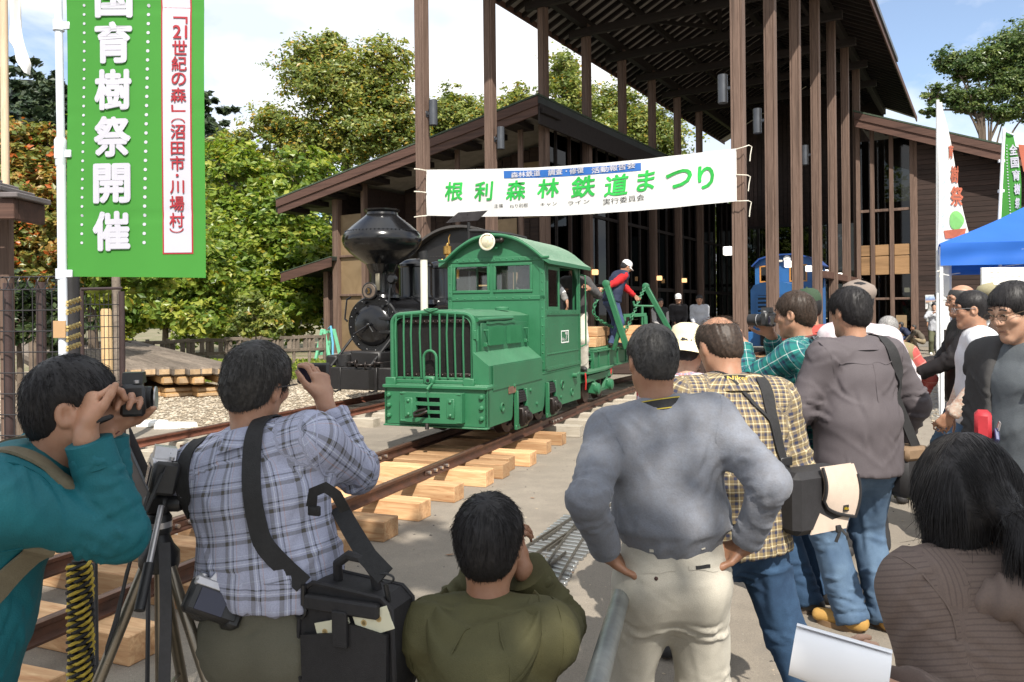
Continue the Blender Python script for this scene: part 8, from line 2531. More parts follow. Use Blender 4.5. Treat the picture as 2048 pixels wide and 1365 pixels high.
def strap_thing(label,S,pts,w,mat=STRAP,n=40,off=.005,to_world=True,name='strap',parent=None,thick=.003,cat='strap',loose_ends=0):
 P, N=snap(S,densify(pts,n),off)
 M_=S.obj.matrix_basis
 Pw=[M_@p for p in P];Nw=[(M_.to_3x3()@q).normalized()for q in N]
 if parent is not None:
  inv=parent.matrix_basis.inverted();Pw=[inv@p for p in Pw];Nw=[(inv.to_3x3()@q)for q in Nw]
 mb=MB();mb.ribbon(Pw,w,thick,Nw)
 o=mb.build(name,mat,parent,smooth=60)
 if parent is None:props(o,label,cat)
 return o
def neck_strap(S,label,col,w=.034,line=None,text=None,tcol=None,drop=.10):
 """band round the back of the neck, ends going down in front"""
 s=S.s;c=S.neck;n=22;t=thing('camera_strap',label,'camera strap',S.obj.location,S.obj.rotation_euler[2])
 def path(dr,dz):
  pts=[]
  for i in range(n+1):
   a=-PI/2-2.0+4.0*i/n
   y=math.sin(a);pts.append(Vector(c+S.Rc@V3(math.cos(a)*(.082+dr)*s,y*(.080+dr)*s+.005,(.005-.075*max(0,y+.25)+.012*max(0,-y))*s+dz)))
  return pts
 pp_=path(.004,0);ups=[]
 for i, p in enumerate(pp_):
  q=p-Vector(c);q.z=0;ups.append((q.normalized()+Vector((0,0,.55))).normalized())
 mb=MB();mb.ribbon(pp_,w,.004,ups);mb.build('band',col,t,smooth=60)
 if line:
  for e in(-1,1):
   off=[p+(ups[i]*.0026)+(ups[i].cross((pp_[min(i+1,n)]-pp_[max(i-1,0)]).normalized())).normalized()*e*w*.42 for i,p in enumerate(pp_)]
   mb=MB();mb.ribbon(off,.0035,.001,ups);mb.build('edge_line',line,t,smooth=60)
 if text:
  me=text_mesh(text,1.0,.03,tcol);fit_glyph(me,.085,w*.52,0,0)
  L=4.0/n
  def place(a,b,d):
   ang=-PI/2+a/.086;i_=(ang+PI/2+2.0)/4.0*n;i0=max(0,min(n-1,int(i_)));fr=i_-i0
   p=pp_[i0].lerp(pp_[i0+1],fr);u=ups[i0].lerp(ups[i0+1],fr).normalized();tdir=(pp_[i0+1]-pp_[i0]).normalized()
   return p+u*(.0032+d)+u.cross(tdir)*b
  map_mesh(me,place);link('lettering',me,t)
 return t
 # ---- A: man in teal jacket, face to his camera, at the left
S, x, y=fit(150,716,1.78,-74,lean=34,head=(-2,-2,0),hunch=.05,girth=1.04,la=dict(w=(.17,.19,.12),rel=1,pole=(-.1,-.1,-1),fdir=(.3,.5,.9),palm=(.8,.3,.1),curl=.8,coarse=1),ra=dict(w=(-.085,.170,.125),rel=1,pole=(.05,-.10,-1),fdir=(-.30,.10,1),palm=(-.5,.9,.2),curl=1.05,tspread=.5))
person('man in a teal jacket bending to the camera at his eye, backpack on',x,y,R(-74),S,0,res=.0095,face=True,top=CL['teal'],bottom=CL['darkp'],hem=.10,top_add=.026,amp=.0062,shoes=BLK_SH,seed=1.3,loose=.025,belly=.02,cuff=.05)
collar(S.obj,S,CL['teal'],.060,.016,1.0,.070,tilt=.35)
tailoring(S,CL['teal'],.026)
short_hair(S.obj,S,HA['black'],5200,1.15,nape=-.080,res=.006,front=.012,length=.05)
eyes(S.obj,S)
sA=S
# rib knit hem
cpos=W2(S,S.head+S.Rh@V3(-.040,.118,.014)*S.s)
dslr('black camera held to the eye by the man in teal',cpos,(0,0,R(-74)),.8,.03)
# backpack on his back
bpk=thing('backpack','black and olive backpack worn by the man in the teal jacket','backpack',S.obj.location,S.obj.rotation_euler[2])
V, F=field_mesh([Seg(S.waist+S.Rm@V3(0,-.235,-.12)*S.s,S.chest+S.Rc@V3(0,-.215,.06)*S.s,(.15,.085),(.13,.07),X=S.Rc@V3(1,0,0),k=.03),Seg(S.waist+S.Rm@V3(0,-.31,-.10)*S.s,S.waist+S.Rm@V3(0,-.30,.08)*S.s,(.11,.05),(.10,.045),X=S.Rc@V3(1,0,0),k=.02)],.014)
V=V+vnormals(V,F)*(pn(V*14)*.006)[:,None]
link('pack',raw_mesh('pack',V,F,[NYLON],True),bpk)
OLV=M('olive_webbing',(.16,.135,.085),.8,.2,30,bs=.3,bsc=300)
for sg in(1,-1):
 q=lambda x_, y_, z_, B=S.chest, Rm_=S.Rc:B+Rm_@V3(x_*sg,y_,z_)*S.s
 strap_thing('',S,[q(.085,-.17,.06),q(.10,-.12,.13),q(.115,-.03,.185),q(.12,.08,.15),q(.13,.13,.05),q(.15,.10,-.08),q(.16,.02,-.17)],.058,OLV,44,.006,parent=bpk,thick=.006,name='shoulder_strap')
 strap_thing('',S,[q(.16,.02,-.17),q(.165,-.06,-.22),q(.15,-.14,-.26)],.024,STRAP,20,.006,parent=bpk,name='lower_strap')
qa_=W2(S,S.chest+S.Rc@V3(.16,.03,-.16)*S.s)
iv=bpk.matrix_basis.inverted()
mb=MB();mb.ribbon([iv@qa_,iv@(qa_+Vector((.02,-.03,-.10))),iv@(qa_+Vector((.035,-.035,-.24)))],.024,.003,iv.to_3x3()@Vector((.2,-1,0)));mb.tube([iv@(qa_+Vector((.035,-.037,-.24))+Vector((.014*math.cos(a),0,.014*math.sin(a))))for a in[2*PI*k/12 for k in range(13)]],.004,5);mb.build('loose_strap',STRAP,bpk,smooth=60)
# wrist strap of the camera
hw_=W2(S,S.wr+V3(-.01,.02,.02))
mb=MB();mb.tube([hw_+Vector((.03*math.cos(a),.03*math.sin(a)-.005,.012*math.cos(a)))for a in[2*PI*k/14 for k in range(15)]],.005,6)
props(mb.build('wrist_strap',STRAP,smooth=60),'thin black cord round the wrist of the man in teal','wrist strap')
# ---- B: man in plaid shirt photographing
S, x, y=fit(514,686,2.12,-10,lean=5,side=-16,head=(4,-14,11),girth=1.15,la=dict(w=(.17,.30,.08),rel=1,pole=(-.8,-.1,-1),fdir=(.5,.5,.6),palm=(.6,.5,.2),curl=.7,coarse=1),ra=dict(w=(-.085,.26,.085),rel=1,pole=(.42,.15,-.9),fdir=(-.25,.22,1),palm=(-.9,.35,.1),thumb=(-.2,-1,0),curl=(.55,.6,.7,.8)))
person('man in a blue grey plaid shirt raising a compact camera to his eye',x,y,R(-10),S,0,res=.0090,top=P_BLUE,bottom=CL['khaki'],belt=MAT['belt'],hem=-.075,top_add=.022,amp=.0062,shoes=BLK_SH,seed=4.1,loose=.022,cuff=.04,sleeve_taper=1.3,face=True)
collar(S.obj,S,P_BLUE,.046,.010,.8,.066)
tailoring(S,P_BLUE,.022,False)
short_hair(S.obj,S,HA['grey_black'],6500,1.5,nape=-.105,res=.006,front=-.012,length=.055)
sB=S
cpos=W2(S,S.wr)+Vector((-.045,.065,.075))
cc_=thing('camera','small black compact camera in the plaid shirt man\'s hand','camera',cpos,R(-10))
mb=MB();mb.box((0,0,0),(.10,.028,.062),.006);mb.build('camera_body',CAMB,cc_)
mb=MB();mb.lathe([(.001,.012),(.020,.012),(.018,.035),(.001,.036)],(0,0,0),16,'Y');mb.build('lens',CAMB,cc_)
mb=MB();mb.box((-.01,-.0145,0),(.062,.003,.046),.001);mb.build('rear_screen',GLS,cc_)
# glasses arm at the ear
gl=S
mb=MB();hh=lambda x_, y_, z_:Vector(S.head+S.Rh@V3(x_,y_,z_)*S.s)
for sg in(-1,1):mb.tube([hh(sg*.086,-.01,.008),hh(sg*.084,.04,.012),hh(sg*.060,.105,.010)],.0022,5)
mb.build('glasses',CAMB,S.obj)
# ---- C: crouching man in olive parka
S, x, y=fit(978,992,1.98,-4,lean=14,head=(2,-6,0),pelvis=(0,-.12,.40),girth=.86,lf=(-.16,.16,.075),rf=(.15,.10,.075),lk=(-.4,1,.4),rk=(.4,1,.3),la=dict(w=(.16,.30,.10),rel=1,pole=(-.8,.1,-1),fdir=(.4,.4,.8),palm=(.6,.5,0),curl=.7,coarse=1),ra=dict(w=(-.075,.16,.125),rel=1,pole=(.55,.05,-1),fdir=(-.22,.22,1),palm=(-.9,.4,.1),thumb=(-.2,-1,0),curl=(.7,.75,.8,.9)))
person('crouching man in an olive hooded parka holding a camera up',x,y,R(-4),S,1,res=.0095,top=CL['olive'],bottom=CL['darkp'],shoes=BLK_SH,hem=.16,top_add=.026,amp=.0068,seed=7.7,loose=.03,cuff=.045,sleeve_taper=1.2)
short_hair(S.obj,S,HA['black'],6500,1.7,nape=-.100,res=.006,front=-.02,length=.055)
sC=S
def hoodf(u,v):
 th=-PI/2+(u-.5)*3.9;sb=max(0.0,-math.sin(th));r_=.078+.098*math.sin(v*PI*.55)*(.45+.55*sb)-(.030*max(0,v-.85)/.15)
 z_=.012+.035*math.sin(v*2.6)-(.205*sb**1.4+.02)*v+.010*math.sin(u*23+v*4)*v*(1-v)*2
 return Vector(S.neck+S.Rc@V3(math.cos(th)*r_*1.12,math.sin(th)*r_*(1.0+.25*sb*v)-.005,z_+.006*math.sin(v*17+u*5))*S.s)
mb=MB();mb.sheet(lambda u,v:hoodf(1-u,v),48,22);mb.sheet(lambda u,v:hoodf(u,v)-Vector((0,0,.012)),48,22);hdm=mb.build('hood',CL['olive'],S.obj,smooth=180)
V=np.array([tuple(hoodf(u/40,v/40))for u in range(41)for v in range(41)]);F=np.array([(u*41+v,u*41+v+1,u*41+v+42,u*41+v+41)for u in range(40)for v in range(40)])
mb=MB();mb.tube([hoodf(k/40,1)for k in range(41)],.006,6);mb.build('hood_hem',CL['olive'],S.obj)
for sx_ in(-.045,.045):
 P, N=snap(S,[S.sho+S.Rc@V3(sx_*(1+.12*k),-.20,.10-.025*k)*S.s for k in range(9)],.001,(None,V,F));mb=MB();mb.ribbon(P,.003,.002,N);mb.build('hood_seam',CL['olive'],S.obj)
collar(S.obj,S,CL['olive'],.030,.01,.8,.068)
tailoring(S,CL['olive'],.030,True,1.2)
cpos=W2(S,S.wr)+Vector((-.085,.075,.06))
dslr('black camera held up by the crouching man in olive',cpos,(0,0,R(-4)),.85,.07)
# ---- D: man in grey blue sweatshirt, hands on hips
S, x, y=fit(1303,652,2.5,2,lean=2,side=-7,head=(12,8,2),girth=1.03,hunch=.01,la=dict(w=(-.225,-.075,.965),pole=(-.55,-1,.1),fdir=(.62,.50,-.45),palm=(.75,.1,.25),thumb=(.5,-1,.2),curl=.35,tspread=1.3),ra=dict(w=(.225,-.075,.985),pole=(.55,-1,.1),fdir=(-.62,.50,-.35),palm=(-.75,.1,.25),thumb=(-.5,-1,.2),curl=.35,tspread=1.3),lf=(-.13,.02,.075),rf=(.14,-.02,.075))
S.yl, S.yr=18, -16
person('man in a grey blue sweatshirt and cream chinos, hands on hips',x,y,R(2),S,1,res=.0090,top=CL['sweat'],bottom=CL['cream'],belt=MAT['belt'],hem=-.145,top_add=.024,amp=.0046,shoes=BLK_SH,seed=11.2,loose=.026,cuff=.015,leg_wide=.030,leg_add=.020,belly=.01)
collar(S.obj,S,CL['sweat'],.030,.002,.2,.064)
tailoring(S,CL['sweat'],.024,True,.75)
short_hair(S.obj,S,HA['grey_black'],6000,.9,nape=-.085,res=.006,front=.0,length=.04,messy=.3)
sD=S
neck_strap(S,'black camera strap with thin yellow edges round the sweatshirt man\'s neck',STRAP,.036,M('yellow_edge',(.42,.32,.03),.7,.1,30))
# back pockets, belt loops
for sg, open_ in((-1,0),(1,1)):
 c=S.pelvis+S.Rp@V3(sg*.085,-.125,.035)*S.s
 P, N=snap(S,[c+V3(-.058+.0145*k,-.03,.002*math.sin(k))for k in range(9)],.0015,(None,)+tuple(S.trousers[1:]))
 mb=MB();mb.ribbon(P,.016 if not open_ else .013,.002,N);mb.build('pocket_welt',CL['cream'],S.obj)
 if open_:
  P2, N2=snap(S,[c+V3(-.034+.0145*k,-.03,.006)for k in range(5)],.003,(None,)+tuple(S.trousers[1:]));mb=MB();mb.ribbon(P2,.010,.002,N2);mb.build('pocket_content',STRAP,S.obj)
 else:
  mb=MB();q_=P[4]+Vector((0,0,-.022))+N[4]*.004;mb.ball(q_,.006,8,6);mb.build('pocket_button',MAT['belt'],S.obj)
for xx in(-.10,-.015,.075):
 c=S.pelvis+S.Rp@V3(xx,-.125,.135)*S.s
 P, N=snap(S,[c+V3(0,-.02,-.035+.012*k)for k in range(6)],.012,(None,)+tuple(S.trousers[1:]));mb=MB();mb.ribbon(P,.012,.003,N);mb.build('belt_loop',CL['cream'],S.obj)
 # ---- E: balding man in tan and navy plaid with messenger bag
S, x, y=fit(1436,634,2.95,16,lean=8,side=2,head=(24,10,0),girth=1.08,twist=-8,la=dict(w=(.10,.28,-.25),rel=1,pole=(-.5,-.4,-1),curl=.8,coarse=1),ra=dict(w=(.02,.17,-.44),rel=1,pole=(.5,-1,-.2),curl=.6,coarse=1),lf=(-.01,.16,.075),rf=(.30,-.16,.075))
person('balding man in tan and navy plaid shirt carrying a pale messenger bag',x,y,R(16),S,0,res=.0095,top=P_BROWN,bottom=CL['denim'],hem=.09,top_add=.030,amp=.0075,shoes=BLK_SH,seed=15.8,loose=.03,cuff=.05,sleeve_taper=1.3)
collar(S.obj,S,P_BROWN,.040,.014,.8,.070)
short_hair(S.obj,S,HA['brown'],3500,.5,bald=1.0,nape=-.085,res=.006,front=.02,length=.020,messy=.6)
scalp_hair(S.obj,S,HA['brown'],420,.030)
sE=S
neck_strap(S,'black camera strap with gold lettering round the balding man\'s neck',STRAP,.036,M('pale_edge',(.30,.25,.17),.8,.1,30),'Nikon',M('gold_thread',(.50,.36,.06),.6,.1,30))
q=lambda x_, y_, z_:S.chest+S.Rc@V3(x_,y_,z_)*S.s
bg=at(1622,1000,2.78)
mbag=thing('messenger_bag','black and pale beige messenger bag hanging at the balding man\'s hip','bag',bg,R(28))
BEI=M('beige_cordura',(.52,.42,.34),.85,.08,40,bs=.3,bsc=350)
mb=MB();mb.box((-.005,0,.005),(.265,.125,.215),.022);mb.build('bag_body',NYLON,mbag,smooth=30)
def flapf(u,v,k=0.0):
 xx=-.02+.155*u+.018*math.sin(PI*v)*u;zz=.125-.185*v*(.55+.45*u**.5)-.012*(1-u)*v
 return Vector((xx,-.068-.016*math.sin(PI*min(1,v*.9))*(1-.3*u)-k-.05*0,zz))
mb=MB();mb.sheet(lambda u,v:flapf(u,v),12,12);mb.sheet(lambda u,v:flapf(u,v)+Vector((0,.012,0)),12,12);fl_o=mb.build('flap',BEI,mbag,smooth=60)
edge=[flapf(0,k/10)for k in range(11)]+[flapf(k/10,1)for k in range(1,11)]+[flapf(1,1-k/10)for k in range(1,9)]
mb=MB();mb.tube(edge,.006,6);mb.build('flap_piping',NYLON,mbag)
mb=MB();mb.prism([(-.075,-.098),(.10,-.098),(.12,-.05),(.03,-.06),(-.03,-.03)],(0,-.0635,0),(1,0,0),(0,0,1),(0,.005,0));mb.build('lower_panel',BEI,mbag,smooth=0)
lb=flapf(.62,.86)
mb=MB();mb.box(lb+Vector((.0,-.002,0)),(.026,.004,.022),.001);lab_=mb.build('brand_tag',M('black_tag',(.01,.01,.01),.6,.1,30),mbag,smooth=0)
flat_text('Nikon',.022,.010,M('yellow_tag',(.72,.52,.02),.6,.1,30),lab_,lambda a,b:(lb.x+a,lb.y-.0048,lb.z+b),.03)
mb=MB();mb.ribbon([Vector((.03,-.085,-.075)),Vector((.032,-.09,-.10)),Vector((.02,-.085,-.13))],.014,.003,(0,-1,0));mb.box((.03,-.088,-.085),(.022,.010,.024),.003);mb.ribbon([Vector((.06,-.07,-.09)),Vector((.075,-.085,-.115)),Vector((.085,-.08,-.13))],.010,.002,(0,-1,0));mb.build('buckle',STRAP,mbag,smooth=40)
inv=mbag.matrix_basis.inverted()
top_l=mbag.matrix_basis@Vector((-.125,-.01,.12))
Pl, Nl=snap(S,densify([q(.085,.06,.19),q(.095,-.02,.195),q(.10,-.09,.15),q(.115,-.15,.04),q(.15,-.15,-.08),q(.19,-.10,-.20)],30),.006)
Pw=[S.obj.matrix_basis@p for p in Pl];Nw=[S.obj.matrix_basis.to_3x3()@n_ for n_ in Nl]
Pw+=[Pw[-1].lerp(top_l,.5),top_l,top_l+Vector((0,-.01,-.05))];Nw+=[Nw[-1].lerp(Vector((.3,-1,0)).normalized(),.6),Vector((.3,-1,0)).normalized(),Vector((.3,-1,0)).normalized()]
mb=MB();mb.ribbon([inv@p for p in Pw],.046,.004,[inv.to_3x3()@n_ for n_ in Nw]);mb.build('shoulder_strap',STRAP,mbag,smooth=60)
k_=len(Pw)-8
mb=MB();mb.box(inv@(Pw[k_]+Nw[k_]*.006),(.055,.010,.030),.003);mb.build('strap_slider',CAMB,mbag)
strap_thing('thin black cord strap crossing the balding man\'s back',S,[q(-.07,.02,.19),q(-.02,-.07,.155),q(.04,-.12,.08),(q(.10,-.15,.02)),q(.14,-.15,-.06)],.012,STRAP,30,.007)
cpos=W2(S,S.neck+S.Rc@V3(-.12,.17,-.10)*S.s)
dslr('black camera resting on the balding man\'s chest',cpos,(0,0,R(40)),1.0,.09)
# ---- F: man in grey mauve shirt and blue jeans
S, x, y=fit(1697,577,4.0,12,lean=2,head=(6,12,0),girth=1.05,la=dict(w=(-.03,.24,-.38),rel=1,pole=(-.8,-1,-.3),curl=.7,coarse=1),ra=dict(w=(.10,.12,-.46),rel=1,pole=(1,-1,0),curl=.7,coarse=1),lf=(-.03,.03,.075),rf=(.15,.0,.075))
S.yl, S.yr=35, -5
person('man in a grey mauve shirt and blue jeans with tan boots',x,y,R(12),S,0,res=.011,top=CL['mauve'],bottom=CL['jean'],hem=.10,top_add=.028,amp=.0075,shoes=TAN_SH,seed=19.4,loose=.040,cuff=.03,leg_wide=.020,leg_add=.016,sleeve_taper=1.4)
collar(S.obj,S,CL['mauve'],.042,.014,.8,.066)
tailoring(S,CL['mauve'],.028,False)
short_hair(S.obj,S,HA['black'],6000,1.7,nape=-.090,res=.007,front=-.02,length=.05,messy=.9)
sF=S
q=lambda x_, y_, z_:S.chest+S.Rc@V3(x_,y_,z_)*S.s
P, N=snap(S,[q(-.15+.02*k,-.16,.085-.01*math.cos(k))for k in range(16)],.001);mb=MB();mb.ribbon(P,.004,.0025,N);mb.build('yoke_seam',CL['mauve'],S.obj)
P, N=snap(S,[q(.005,-.16,.08-.025*k)for k in range(9)],.001);mb=MB();mb.ribbon(P,.006,.003,N);mb.build('back_pleat',CL['mauve'],S.obj)
sb_=thing('shoulder_bag','dark camera bag hanging at the hip of the mauve shirt man','bag',at(1812,940,3.95),R(20))
mb=MB();mb.box((0,0,-.02),(.16,.13,.22),.03);mb.build('bag_body',NYLON,sb_)
mb=MB();mb.box((.0,-.02,.09),(.15,.12,.07),.03);mb.build('bag_top',M('tan_bag_cloth',(.20,.13,.075),.8,.2,20),sb_)
mb=MB();mb.box((.02,-.075,-.05),(.09,.03,.10),.012);mb.build('bag_pocket',NYLON,sb_)
inv=sb_.matrix_basis.inverted()
Pl, Nl=snap(S,densify([q(.10,.06,.18),q(.115,-.01,.19),q(.125,-.08,.14),q(.16,-.12,.03),q(.20,-.10,-.08)],24),.007)
Pw=[S.obj.matrix_basis@p for p in Pl];Nw=[S.obj.matrix_basis.to_3x3()@n_ for n_ in Nl]
tl_=sb_.matrix_basis@Vector((.02,-.05,.10));tm_=at(1793,800,3.88)
Pw+=[tm_,tm_.lerp(tl_,.5),tl_];Nw+=[Vector((.4,-1,0)).normalized()]*3
mb=MB();mb.ribbon([inv@p for p in Pw],.055,.005,[inv.to_3x3()@n_ for n_ in Nw]);mb.build('shoulder_strap',STRAP,sb_,smooth=60)
# ---- G: man in teal plaid with long lens
S, x, y=fit(1588,585,4.35,48,lean=8,head=(6,4,0),la=dict(w=(.13,.34,.06),rel=1,pole=(-.5,0,-1),fdir=(.2,.9,.5),palm=(0,-.4,1),curl=.8,coarse=1),ra=dict(w=(-.07,.24,.10),rel=1,pole=(.6,0,-1),fdir=(-.3,.5,.8),palm=(-.8,.3,0),curl=.8,coarse=1))
person('man in a teal plaid shirt aiming a long lens to the left',x,y,R(48),S,0,res=.012,top=P_TEAL,bottom=CL['denim'],hem=.08,top_add=.024,amp=.0065,shoes=BLK_SH,seed=23.1,loose=.022,face=True)
collar(S.obj,S,P_TEAL,.036,.010,.8,.066)
short_hair(S.obj,S,HA['brown'],3500,1.5,nape=-.10,res=.008,front=-.012,length=.05)
eyes(S.obj,S)
neck_strap(S,'dark camera strap with white lettering round the teal plaid man\'s neck',M('dark_strap',(.045,.035,.032),.8,.2,30),.040,M('red_edge',(.25,.04,.03),.8,.1,30),'EOS',M('white_thread',(.55,.55,.55),.7,.1,30))
cpos=W2(S,S.head+S.Rh@V3(.0,.15,-.01)*S.s)
dslr('black camera with long lens held by the teal plaid man',cpos,(0,0,R(48)),.9,.10,parts_lens_r=.036)
# ---- H: man in coral red shirt and green cap
S, x, y=fit(1613,578,6.1,24,lean=2,head=(4,4,0),pad=.015)
person('man in a coral red shirt and a dark green cap worn backwards',x,y,R(24),S,0,res=.016,top=CL['redshirt'],bottom=CL['darkp'],shoes=BLK_SH,hem=.06,seed=27.0,hands=False)
short_hair(S.obj,S,HA['black'],0,1.0,res=.011)
c_=cap(S.obj,S,CL['caps'],style='baseball')
collar(S.obj,S,CL['redshirt'],.036,.012,.8)
# ---- I: man in taupe cap and white shirt
S, x, y=fit(1716,562,5.2,-8,lean=2,side=3,head=(2,0,0),pad=.015,ra=dict(w=(.22,.10,.95)))
person('man in a taupe cap and white blotched shirt behind the mauve shirt man',x,y,R(-8),S,0,res=.015,top=CL['blotch'],bottom=CL['darkp'],shoes=BLK_SH,hem=.06,seed=29.0,hands=False,girth=1.05)if False else person('man in a taupe cap and white blotched shirt behind the mauve shirt man',x,y,R(-8),S,0,res=.015,top=CL['blotch'],bottom=CL['darkp'],shoes=BLK_SH,hem=.06,seed=29.0,hands=False)
short_hair(S.obj,S,HA['black'],0,1.0,res=.011);cap(S.obj,S,CL['flat'],style='flat');collar(S.obj,S,CL['white'],.036,.012,.8)
# ---- J: grey haired man in khaki vest
S, x, y=fit(1776,634,6.7,-22,lean=10,head=(10,-8,0),ra=dict(w=(.26,.16,.92),pole=(1,-.5,0)),la=dict(w=(-.2,.25,.95)))
person('grey haired man in a khaki vest over coral plaid sleeves',x,y,R(-22),S,0,res=.015,top=P_CORAL,bottom=CL['green_p'],shoes=BLK_SH,hem=.04,seed=31.0)
short_hair(S.obj,S,HA['grey'],1600,1.2,res=.010,length=.035)
garment('vest',S.obj,S,torso_segs(S,.036,.05,loose=.02),.016,CL['vestk'],.006,32.0)
collar(S.obj,S,P_CORAL,.04,.014,.8,.068)
# ---- K: person in cream bucket hat
S, x, y=fit(1374,645,3.75,-25,lean=8,head=(10,-4,0),pad=.02)
person('person in a cream bucket hat and red plaid shirt with white neck towel',x,y,R(-25),S,2,res=.014,top=P_RED,bottom=CL['darkp'],shoes=BLK_SH,hem=.08,seed=35.0)
short_hair(S.obj,S,HA['black'],0,.8,res=.010);cap(S.obj,S,CL['creamhat'],style='bucket',name='bucket_hat')
tw_=[Seg(S.neck+S.Rc@V3(-.10,-.05,-.03)*S.s,S.neck+S.Rc@V3(.10,-.05,-.03)*S.s,(.045,.038),(.045,.038),k=.03),Seg(S.neck+S.Rc@V3(.09,-.06,-.02)*S.s,S.neck+S.Rc@V3(.07,.10,-.12)*S.s,.038,.03,k=.03),Seg(S.neck+S.Rc@V3(-.09,-.06,-.02)*S.s,S.neck+S.Rc@V3(-.07,.10,-.12)*S.s,.038,.03,k=.03)]
V, F=field_mesh(tw_,.012);V=V+vnormals(V,F)*(ridge(V*16)*.005)[:,None]
link('towel',raw_mesh('towel',V,F,[CL['white']],True),S.obj)
# ---- L: woman with long dark hair in the foreground
S, x, y=fit(1928,866,1.62,8,lean=10,head=(10,-3,0),girth=.98,pelvis=(0,0,.78),lf=(-.12,.18,.075),rf=(.12,.10,.075),pad=.012,la=dict(w=(.03,.30,-.30),rel=1,pole=(-.6,-.5,-1),fdir=(.35,1,.1),palm=(.5,0,1),curl=.7,coarse=1),ra=dict(w=(.03,.30,-.30),rel=1,pole=(1,-.6,-.3),coarse=1))
S=aim(S,x,y,8,'la',at(1795,1392,1.36),pole=(-.15,-.5,-1),fdir=(-.75,.35,.45),palm=(.3,.2,1),curl=.9,tspread=.5)
person('woman with long dark tied hair in a brown ruffled jacket holding paper',x,y,R(8),S,2,res=.0095,top=CL['brownj'],bottom=CL['darkp'],shoes=BLK_SH,hem=.10,top_add=.030,amp=.0065,seed=38.6,loose=.03,cuff=.03,sleeve_taper=1.5)
sL=S
tailoring(S,CL['brownj'],.030,False)
s=S.s;H=lambda x_, y_, z_:S.head+S.Rh@V3(x_,y_,z_)*s
hs_=[]
def E(c,r,k=.02,sub=False):
 b=ball(H(*c),tuple(v*s for v in r),k,sub);b.M=S.Rh;hs_.append(b)
E((0,-.010,.032),(.094,.112,.100),.03);E((0,-.040,-.03),(.090,.076,.088),.04)
for sg in(-1,1):hs_.append(Seg(H(sg*.064,-.01,.01),H(sg*.088,-.015,-.205),(.042*s,.060*s),(.030*s,.036*s),X=S.Rh@V3(1,0,0),k=.04));hs_.append(Seg(H(sg*.062,-.055,-.04),H(sg*.066,-.055,-.20),(.05*s,.04*s),(.028*s,.026*s),X=S.Rh@V3(1,0,0),k=.04))
hs_.append(Seg(H(.004,-.105,-.03),H(.008,-.146,-.060),.032*s,.021*s,k=.03))
hs_.append(Seg(H(.008,-.146,-.060),H(.022,-.182,-.13),(.022*s,.022*s),(.050*s,.040*s),X=S.Rh@V3(1,0,0),k=.012));hs_.append(Seg(H(.022,-.182,-.13),H(.062,-.205,-.27),(.050*s,.040*s),(.014*s,.012*s),X=S.Rh@V3(1,0,0),k=.012))
E((0,.125,-.055),(.075,.09,.125),.015,True)
V, F=field_mesh(hs_,.0065);N=vnormals(V,F)
ql=(V-S.head)@S.Rh/s
V=V+N*((ridge(np.stack([ql[:,0]*42+pn(ql*9)*.8,ql[:,1]*42,ql[:,2]*4],1))*.0016+pn(np.stack([ql[:,0]*14,ql[:,1]*14,ql[:,2]*6],1))*.006)*s)[:,None]
ho=link('hair',raw_mesh('hair',V,F,[HA['black']],True),S.obj)
n=9000;fi=rng.integers(0,len(F),n);rt=V[F[fi]].mean(1);nn=N[F[fi][:,0]]
qq=(rt-S.head)@S.Rh/s
tie=H(.008,-.146,-.060)
dn_=np.array([0,0,-1.0]);toTie=tie-rt;dist_=np.linalg.norm(toTie,axis=1)[:,None]
back=((qq[:,1]<-.04)&(qq[:,2]>-.06)&(np.abs(qq[:,0])<.075))[:,None]
cw=H(0,-.02,.12);rad_=rt-cw
dr=np.where(back,toTie/dist_,rad_/(np.linalg.norm(rad_,axis=1)[:,None]+1e-9)*.12+dn_)
dr=dr-nn*(dr*nn).sum(1)[:,None];dr/=np.linalg.norm(dr,axis=1)[:,None]+1e-9
strands('hair_strands',ho,rt+nn*.001,dr+nn*.02,.075,6,HA['black'],S,.00036,.10,.5,None,.16)
n=1500;a_=rng.uniform(0,2*PI,n);zt_=rng.uniform(-.20,-.02,n)
rt=np.stack([np.cos(a_)*.105,np.sin(a_)*.075-.03,zt_],1);rt=rt[rt[:,1]<.03];rt=rt*s@S.Rh.T+S.head
dd=rng.normal(size=rt.shape)*.35+np.array([0,0,-1.0]);strands('flyaway_hair',ho,rt,dd*np.array([.5,.5,1]),.075,6,HA['black'],S,.00035,.5,.3,None,.6)
mb=MB();mb.tube([Vector(tie+S.Rh@V3(.024*math.cos(a),.006*math.sin(a)-.004,.022*math.sin(a))*s)for a in[2*PI*k/16 for k in range(17)]],.0065,7);mb.tube([Vector(tie+S.Rh@V3(.026*math.cos(a),.006*math.sin(a)-.008,.022*math.sin(a)-.010)*s)for a in[2*PI*k/16 for k in range(17)]],.006,7);mb.build('hair_tie',STRAP,S.obj)
